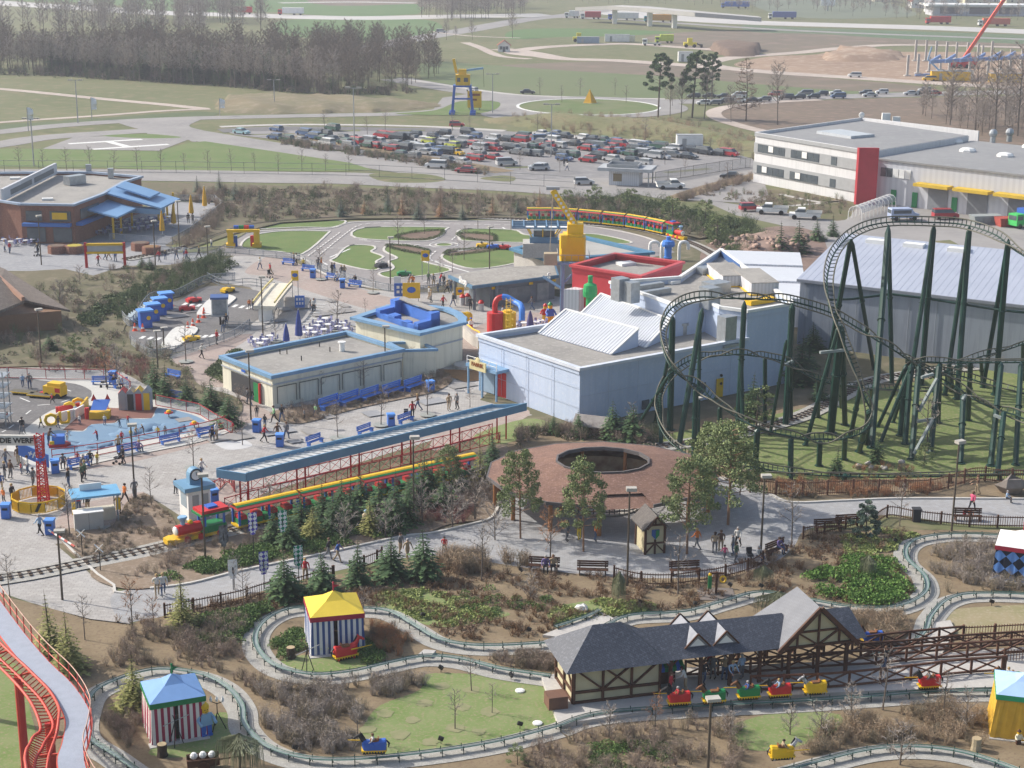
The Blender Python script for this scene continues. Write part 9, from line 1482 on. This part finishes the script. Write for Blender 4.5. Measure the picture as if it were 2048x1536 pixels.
CL={k:cloth(n,c) for k,n,c in (('k','black',(.03,.03,.035)),('g','grey',(.16,.16,.17)),('r','red',(.50,.04,.05)),('o','orange',(.65,.19,.04)),('b','blue',(.06,.12,.35)),('l','light blue',(.32,.45,.62)),('w','white',(.62,.61,.58)),('t','tan',(.38,.29,.19)),('n','dark green',(.07,.12,.07)),('e','pale green',(.35,.60,.30)),('y','yellow',(.70,.52,.06)),('p','pink',(.68,.12,.22)),('v','purple',(.16,.12,.28)),('m','brown',(.14,.08,.05)))}
CN=dict(k='black',g='grey',r='red',o='orange',b='blue',l='light blue',w='white',t='tan',n='dark green',e='pale green',y='yellow',p='pink',v='purple',m='brown')
def bodymesh(nm,J,E,reg):
 me=D.meshes.new(nm);me.from_pydata([j[:3] for j in J],E,[]);o=D.objects.new(nm,me);COL.objects.link(o);m=o.modifiers.new('s','SKIN');sv=me.skin_vertices[0].data
 for i,j in enumerate(J): sv[i].radius=(j[3],j[3]*(j[4] if len(j)>4 else 1));sv[i].use_root=(i==0)
 o.modifiers.new('u','SUBSURF').levels=1;bpy.context.view_layer.update();r=D.meshes.new_from_object(o.evaluated_get(bpy.context.evaluated_depsgraph_get()));D.objects.remove(o)
 for k in (SKIN,CL['k'],JEAN,SHOE): r.materials.append(k)
 P=[V_(j[:3]) for j in J]
 for f in r.polygons:
  c=f.center;best=min(range(len(E)),key=lambda e:(lambda a,b:(c-(a+(b-a)*max(0,min(1,(c-a).dot(b-a)/(b-a).length_squared)))).length)(P[E[e][0]],P[E[e][1]]));f.material_index=reg[best];f.use_smooth=True
 # five fingers on each hand
 bm=bmesh.new();bm.from_mesh(r)
 for h,w_ in ((9,8),(13,12)):
  d=(P[h]-P[w_]).normalized();s_=d.cross(V_((0,1,.2))).normalized()
  for k in range(5):
   L=(.05,.085,.095,.088,.07)[k];b=P[h]+s_*(k-2)*.018+d*(.0 if k else -.03);e=b+d*L*.8+s_*(-.035 if k==0 else 0)+V_((0,-.02,0));x=MB();x.beam(b,e,.016);vs=[bm.verts.new(v) for v in x.v];[bm.faces.new([vs[i] for i in f]) for f in x.f]
 hc=P[4]
 for q,sz in (((0,-.105,-.01),.022),((.035,-.09,.02),.012),((-.035,-.09,.02),.012),((.095,0,-.01),.02),((-.095,0,-.01),.02)):
  x=MB();x.ball(hc+V_(q),sz,5);vs=[bm.verts.new(v) for v in x.v];[bm.faces.new([vs[i] for i in f]) for f in x.f if len(set(f))>3]
 bm.to_mesh(r);bm.free();return r,P[4]
E_=[(0,1),(1,2),(2,3),(3,4),(4,5),(2,6),(6,7),(7,8),(8,9),(2,10),(10,11),(11,12),(12,13),(0,14),(14,15),(15,16),(16,17),(0,18),(18,19),(19,20),(20,21)];RG=[1,1,1,0,0,1,1,1,0,1,1,1,0,2,2,2,3,2,2,2,3]
def pose(lean=0,ll=0,rl=0,la=0,ra=0,sit=0,ab=0):
 z0=.93 if not sit else .5;L=lambda x:x
 J=[(0,0,z0,.135,.8),(0,-lean*.1,z0+.2,.13,.75),(0,-lean*.25,z0+.42,.15,.7),(0,-lean*.33,z0+.56,.055),(0,-lean*.4-.01,z0+.68,.092),(0,-lean*.42,z0+.77,.075)]
 for s_,a in ((-1,la),(1,ra)): J+=[(s_*.19,-lean*.26,z0+.47,.065),(s_*.25,-lean*.2-a*.5,z0+.2+abs(a)*.12,.046),(s_*.23,-lean*.2-a*1.2-.05,z0+abs(a)*.38,.034),(s_*.22,-lean*.2-a*1.45-.06,z0-.07+abs(a)*.42,.03)]
 for s_,l in ((-1,ll),(1,rl)):
  if sit: J+=[(s_*.1,-.04,z0-.02,.09),(s_*.12,-.42,z0+.02,.068),(s_*.12,-.44,.1,.045),(s_*.12,-.6,.05,.04)]
  else: J+=[(s_*.1,0,z0-.05,.095),(s_*.11,-l*.5-.02,.5,.066),(s_*.11,-l*1.0+.05+(.08 if l<0 else 0),.1,.045),(s_*.11,-l*1.0-.12,.045,.04)]
 return J
POSES={'standing':bodymesh('body_standing',pose(.05,.03,-.03,.05,.02),E_,RG),'walking':bodymesh('body_walking',pose(.15,.3,-.28,-.18,.2),E_,RG),'sitting':bodymesh('body_sitting',pose(.2,la=.25,ra=.22,sit=1),E_,RG),'leaning':bodymesh('body_leaning',pose(.6,.05,-.05,.35,.3),E_,RG),'holding a camera':bodymesh('body_camera',pose(.05,.1,-.1,.3,.34),E_,RG)}
HM={}
for k_,(me_,hp) in POSES.items():
 for n_,ln in (('short',.0),('long',.09)): m=MB();m.ball(hp+V_((0,.018,.035)),.108,9,(1,1.05,1));(m.ball(hp+V_((0,.06,-.05)),.085,7,(1,.7,1.3)) if ln else 0);HM[k_,n_]=m.mesh('hair_'+n_,[CL['m']])
HC=[mat('hair_dark',(.04,.025,.02)),mat('hair_brown',(.13,.07,.04)),mat('hair_fair',(.42,.29,.13)),mat('hair_grey',(.35,.34,.33))]
def person(q,po,top,leg,label,rz,s=1.0,grp=None):
 o=obj('person',POSES[po][0],None,q,rz);o.scale=(s*1.15,s*1.12,s);tag(o,label,'person' if s>.8 else 'child',grp);slotify(o,[SKIN,CL[top],CL[leg] if leg in CL else JEAN,SHOE]);h=obj('hair',HM[po,R.choice(['short','long'])],o);slotify(h,[R.choice(HC)]);return o
ab={'s':'standing','w':'walking','i':'sitting','l':'leaning','c':'holding a camera'}
def crowd(place,L,z=.06):
 for i,a in enumerate(sorted(L,key=lambda a:a[0])):
  u,v,top,po=a[:4];s=a[4] if len(a)>4 else 1;leg=a[5] if len(a)>5 else R.choice('jjkgt');rz=a[6] if len(a)>6 else ru_(-3.1,3.1);po=ab[po]
  q=G(u,v);q.z=z-(.03 if po=='sitting' else 0)
  person(q,po,top,leg,'%s %s in %s, %s from left %s'%('child' if s<.8 else 'visitor',po,CN[top],NUM[i],place),rz,s)
R.seed(5)
crowd('on the promenade before the cream pavilion',[(549,847,'e','w',1,'k',-1.2),(564,845,'k','w'),(514,836,'k','s',.7),(529,886,'r','w',1,'k'),(530,856,'k','s',.75),(555,882,'m','w'),(573,881,'g','w'),(609,841,'g','s',.65),(631,833,'e','w',.65),(825,838,'r','w'),(836,822,'m','w'),(898,822,'t','s'),(914,820,'g','s'),(467,868,'r','w',.7),(495,810,'g','s'),(502,812,'k','w')])
crowd('on the plaza around the driving school',[(628,625,'w','c'),(622,622,'k','s',.8),(552,622,'k','s'),(453,656,'k','s'),(446,666,'k','l'),(434,690,'r','s'),(404,718,'w','w',1,'k'),(541,551,'r','w'),(520,540,'w','w'),(499,620,'o','s',.8),(506,620,'m','s',.8)])
crowd('along the circuit railing',[(637,540,'k','s'),(643,540,'o','s'),(664,551,'k','s'),(669,551,'b','s'),(683,556,'g','s'),(689,556,'t','s'),(607,537,'y','s',.8),(588,530,'g','s'),(593,531,'w','s'),(817,575,'g','l'),(826,575,'o','l'),(857,570,'n','s'),(867,574,'g','s'),(880,572,'r','l'),(888,575,'k','s'),(876,585,'g','w',.7),(894,587,'t','w'),(902,585,'g','w'),(675,562,'w','i',1,'j',-.5),(711,568,'k','i',1,'j',-.5)])
crowd('before the shop',[(906,614,'k','w'),(941,621,'k','w'),(886,618,'r','w'),(858,600,'w','s'),(862,606,'t','s'),(1064,621,'g','w'),(1005,640,'w','s'),(1012,642,'k','s',.8),(1018,644,'t','s'),(960,600,'g','s')])
crowd('in the playground',[(45,872,'k','w'),(83,858,'y','w',.65),(105,809,'r','w',.6),(46,776,'l','s',.8),(60,780,'g','s'),(15,848,'r','w',.65),(117,858,'m','w',.7),(195,883,'r','l',.6),(244,887,'r','s',.65),(272,876,'t','l',.6),(288,872,'m','l',.6),(317,875,'y','l',.6),(331,875,'g','s',.6),(98,894,'m','l'),(135,884,'w','l',.6),(240,857,'k','l',.6),(256,851,'r','l',.55),(210,852,'w','s',.6),(262,880,'y','s',.55),(160,852,'w','s',.6),(152,832,'l','s',.6)],.1)
crowd('by the playground rail',[(278,908,'v','i',1,'j',2.9),(238,908,'t','s'),(247,930,'k','s'),(127,935,'g','i',1,'k',.2),(138,936,'n','i',.75,'j',.2),(156,930,'r','s',.7),(181,928,'k','i',1,'j',.2),(195,930,'y','s',.65),(425,880,'k','i',1,'k',.2),(434,880,'w','s'),(228,774,'k','i',1,'g',.8),(238,778,'w','i',1,'k',.8),(162,948,'g','l'),(170,960,'n','s')])
crowd('around the red lattice mast',[(10,962,'k','s'),(22,959,'m','s'),(12,936,'g','w'),(43,950,'r','s',.65),(56,950,'w','s'),(67,975,'g','s'),(138,976,'k','s'),(165,966,'n','s'),(8,1008,'o','s',.8),(25,1008,'k','s'),(2,985,'b','s'),(37,930,'m','s')])
crowd('between the snack stand and clock kiosk',[(250,1008,'o','w',1,'k'),(238,1031,'m','c'),(270,998,'g','s'),(403,956,'w','w'),(81,1072,'l','w',1,'k'),(352,990,'r','s',.8),(158,1026,'r','s'),(176,1028,'k','s')])
crowd('on the castle path left of the ring pavilion',[(315,1194,'w','w'),(327,1192,'w','w'),(657,1120,'k','w'),(676,1126,'b','w',1,'t'),(611,1162,'r','s'),(801,1109,'g','s'),(815,1121,'t','w'),(889,1108,'r','w',.8)])
crowd('on the path around the ring pavilion',[(1134,1084,'g','s'),(1158,1081,'m','s',1,'y'),(1191,1084,'o','s',.9),(1394,1100,'o','w'),(1429,1108,'t','s'),(1441,1104,'m','s'),(1449,1124,'p','w',.75),(1471,1128,'n','s'),(1465,1112,'g','s'),(1475,1097,'w','w',1,'k'),(1515,1124,'w','i',1,'j',.8),(1556,1106,'v','i',1,'j',.8),(1091,1143,'v','i',1,'k',0),(1106,1142,'t','i',1,'k',0),(1205,955,'r','l')])
crowd('on the right castle path',[(1943,1024,'p','w'),(1954,990,'m','c'),(1929,1038,'r','i',.7,'k',0),(1940,1037,'o','i',.7,'k',0),(2012,1005,'l','i',.8)])
crowd('on the restaurant plaza',[(319,525,'r','w'),(331,520,'k','s',.8),(353,521,'g','w'),(369,516,'w','w'),(374,522,'r','w'),(398,517,'k','w'),(423,496,'w','s',.8),(197,533,'r','w'),(211,521,'k','w'),(218,521,'k','w'),(231,524,'b','s'),(76,511,'k','w'),(377,448,'k','s'),(386,448,'g','s'),(10,505,'w','s'),(20,508,'r','s')])
crowd('at the timber station',[(1340,1403,'r','s',.95,'k'),(1370,1394,'w','l'),(1448,1371,'t','s'),(1482,1368,'l','s'),(1425,1368,'g','s'),(1417,1355,'r','s'),(1518,1348,'w','s'),(1405,1381,'k','s'),(1460,1378,'l','l'),(1768,1352,'k','s')],.35)
crowd('near the car park exit',[(1128,334,'k','w'),(1134,343,'w','w')],.15)
for i,(q,a,n) in enumerate(RIDERS):
 if i in (1,4,9): continue
 person(q+V_((0,0,.33)),'sitting','roblvgwtwt'[i],'j','child riding the %s'%HRS[i][6].split(',')[0],a+pi_/2,.72)
for i,(q,a) in enumerate(TOYP[:7]): person(q+V_((0,0,.02)),'sitting','yrbowlr'[i],'j','child driving the %s'%TOY[i][4],a+pi_/2,.55)
st=thing('stroller','','pushchair',(0,0,0),0,'pushchairs');mb=MB();mb.obox((0,0,.6),(.42,.6,.12),0,0);mb.obox((0,.25,.85),(.42,.12,.5));part(st,'seat',mb,CL['k']);mb=MB();mb.tube([(-.2,.3,.9),(-.22,.6,1.05),(.22,.6,1.05),(.2,.3,.9)],.02,4);mb.beam((-.2,.3,.9),(-.22,-.3,.15),.03);mb.beam((.2,.3,.9),(.22,-.3,.15),.03);part(st,'frame',mb,GREY)
for x in (-.24,.24):
 for y in (-.3,.3): mb=MB();mb.tube([(x-.02,y,.13),(x+.02,y,.13)],.13,8);part(st,'wheel',mb,TYRE)
for u,v,lb in ((812,838,'pushed by the visitor in red on the promenade'),(236,928,'beside the black-clad visitor at the playground rail'),(1499,1124,'parked by the seated visitors at the path bend'),(540,556,'near the start of the circuit railing'),(74,512,'on the brick restaurant plaza'),(208,775,'by the rear playground bench')): dup(st,G(u,v),ru_(0,6),'dark pushchair '+lb,'pushchairs')
hz=MB();hz.box(-2500,2500,-150,2600,-1.5,60);o=obj('haze',hz.mesh('haze',[]));o['kind']='stuff';m=D.materials.new('haze_air');m.use_nodes=True;n=m.node_tree.nodes;n.remove(n['Principled BSDF']);pv=n.new('ShaderNodeVolumePrincipled');pv.inputs['Color'].default_value=(.84,.88,1,1);pv.inputs['Density'].default_value=.00028;pv.inputs['Anisotropy'].default_value=.2;m.node_tree.links.new(pv.outputs[0],n['Material Output'].inputs['Volume']);o.data.materials.append(m)
for o in D.objects:
 if o.parent and o.name.split('.')[0] in ('crossties','rail_stands','sleepers'): o['kind']='stuff'
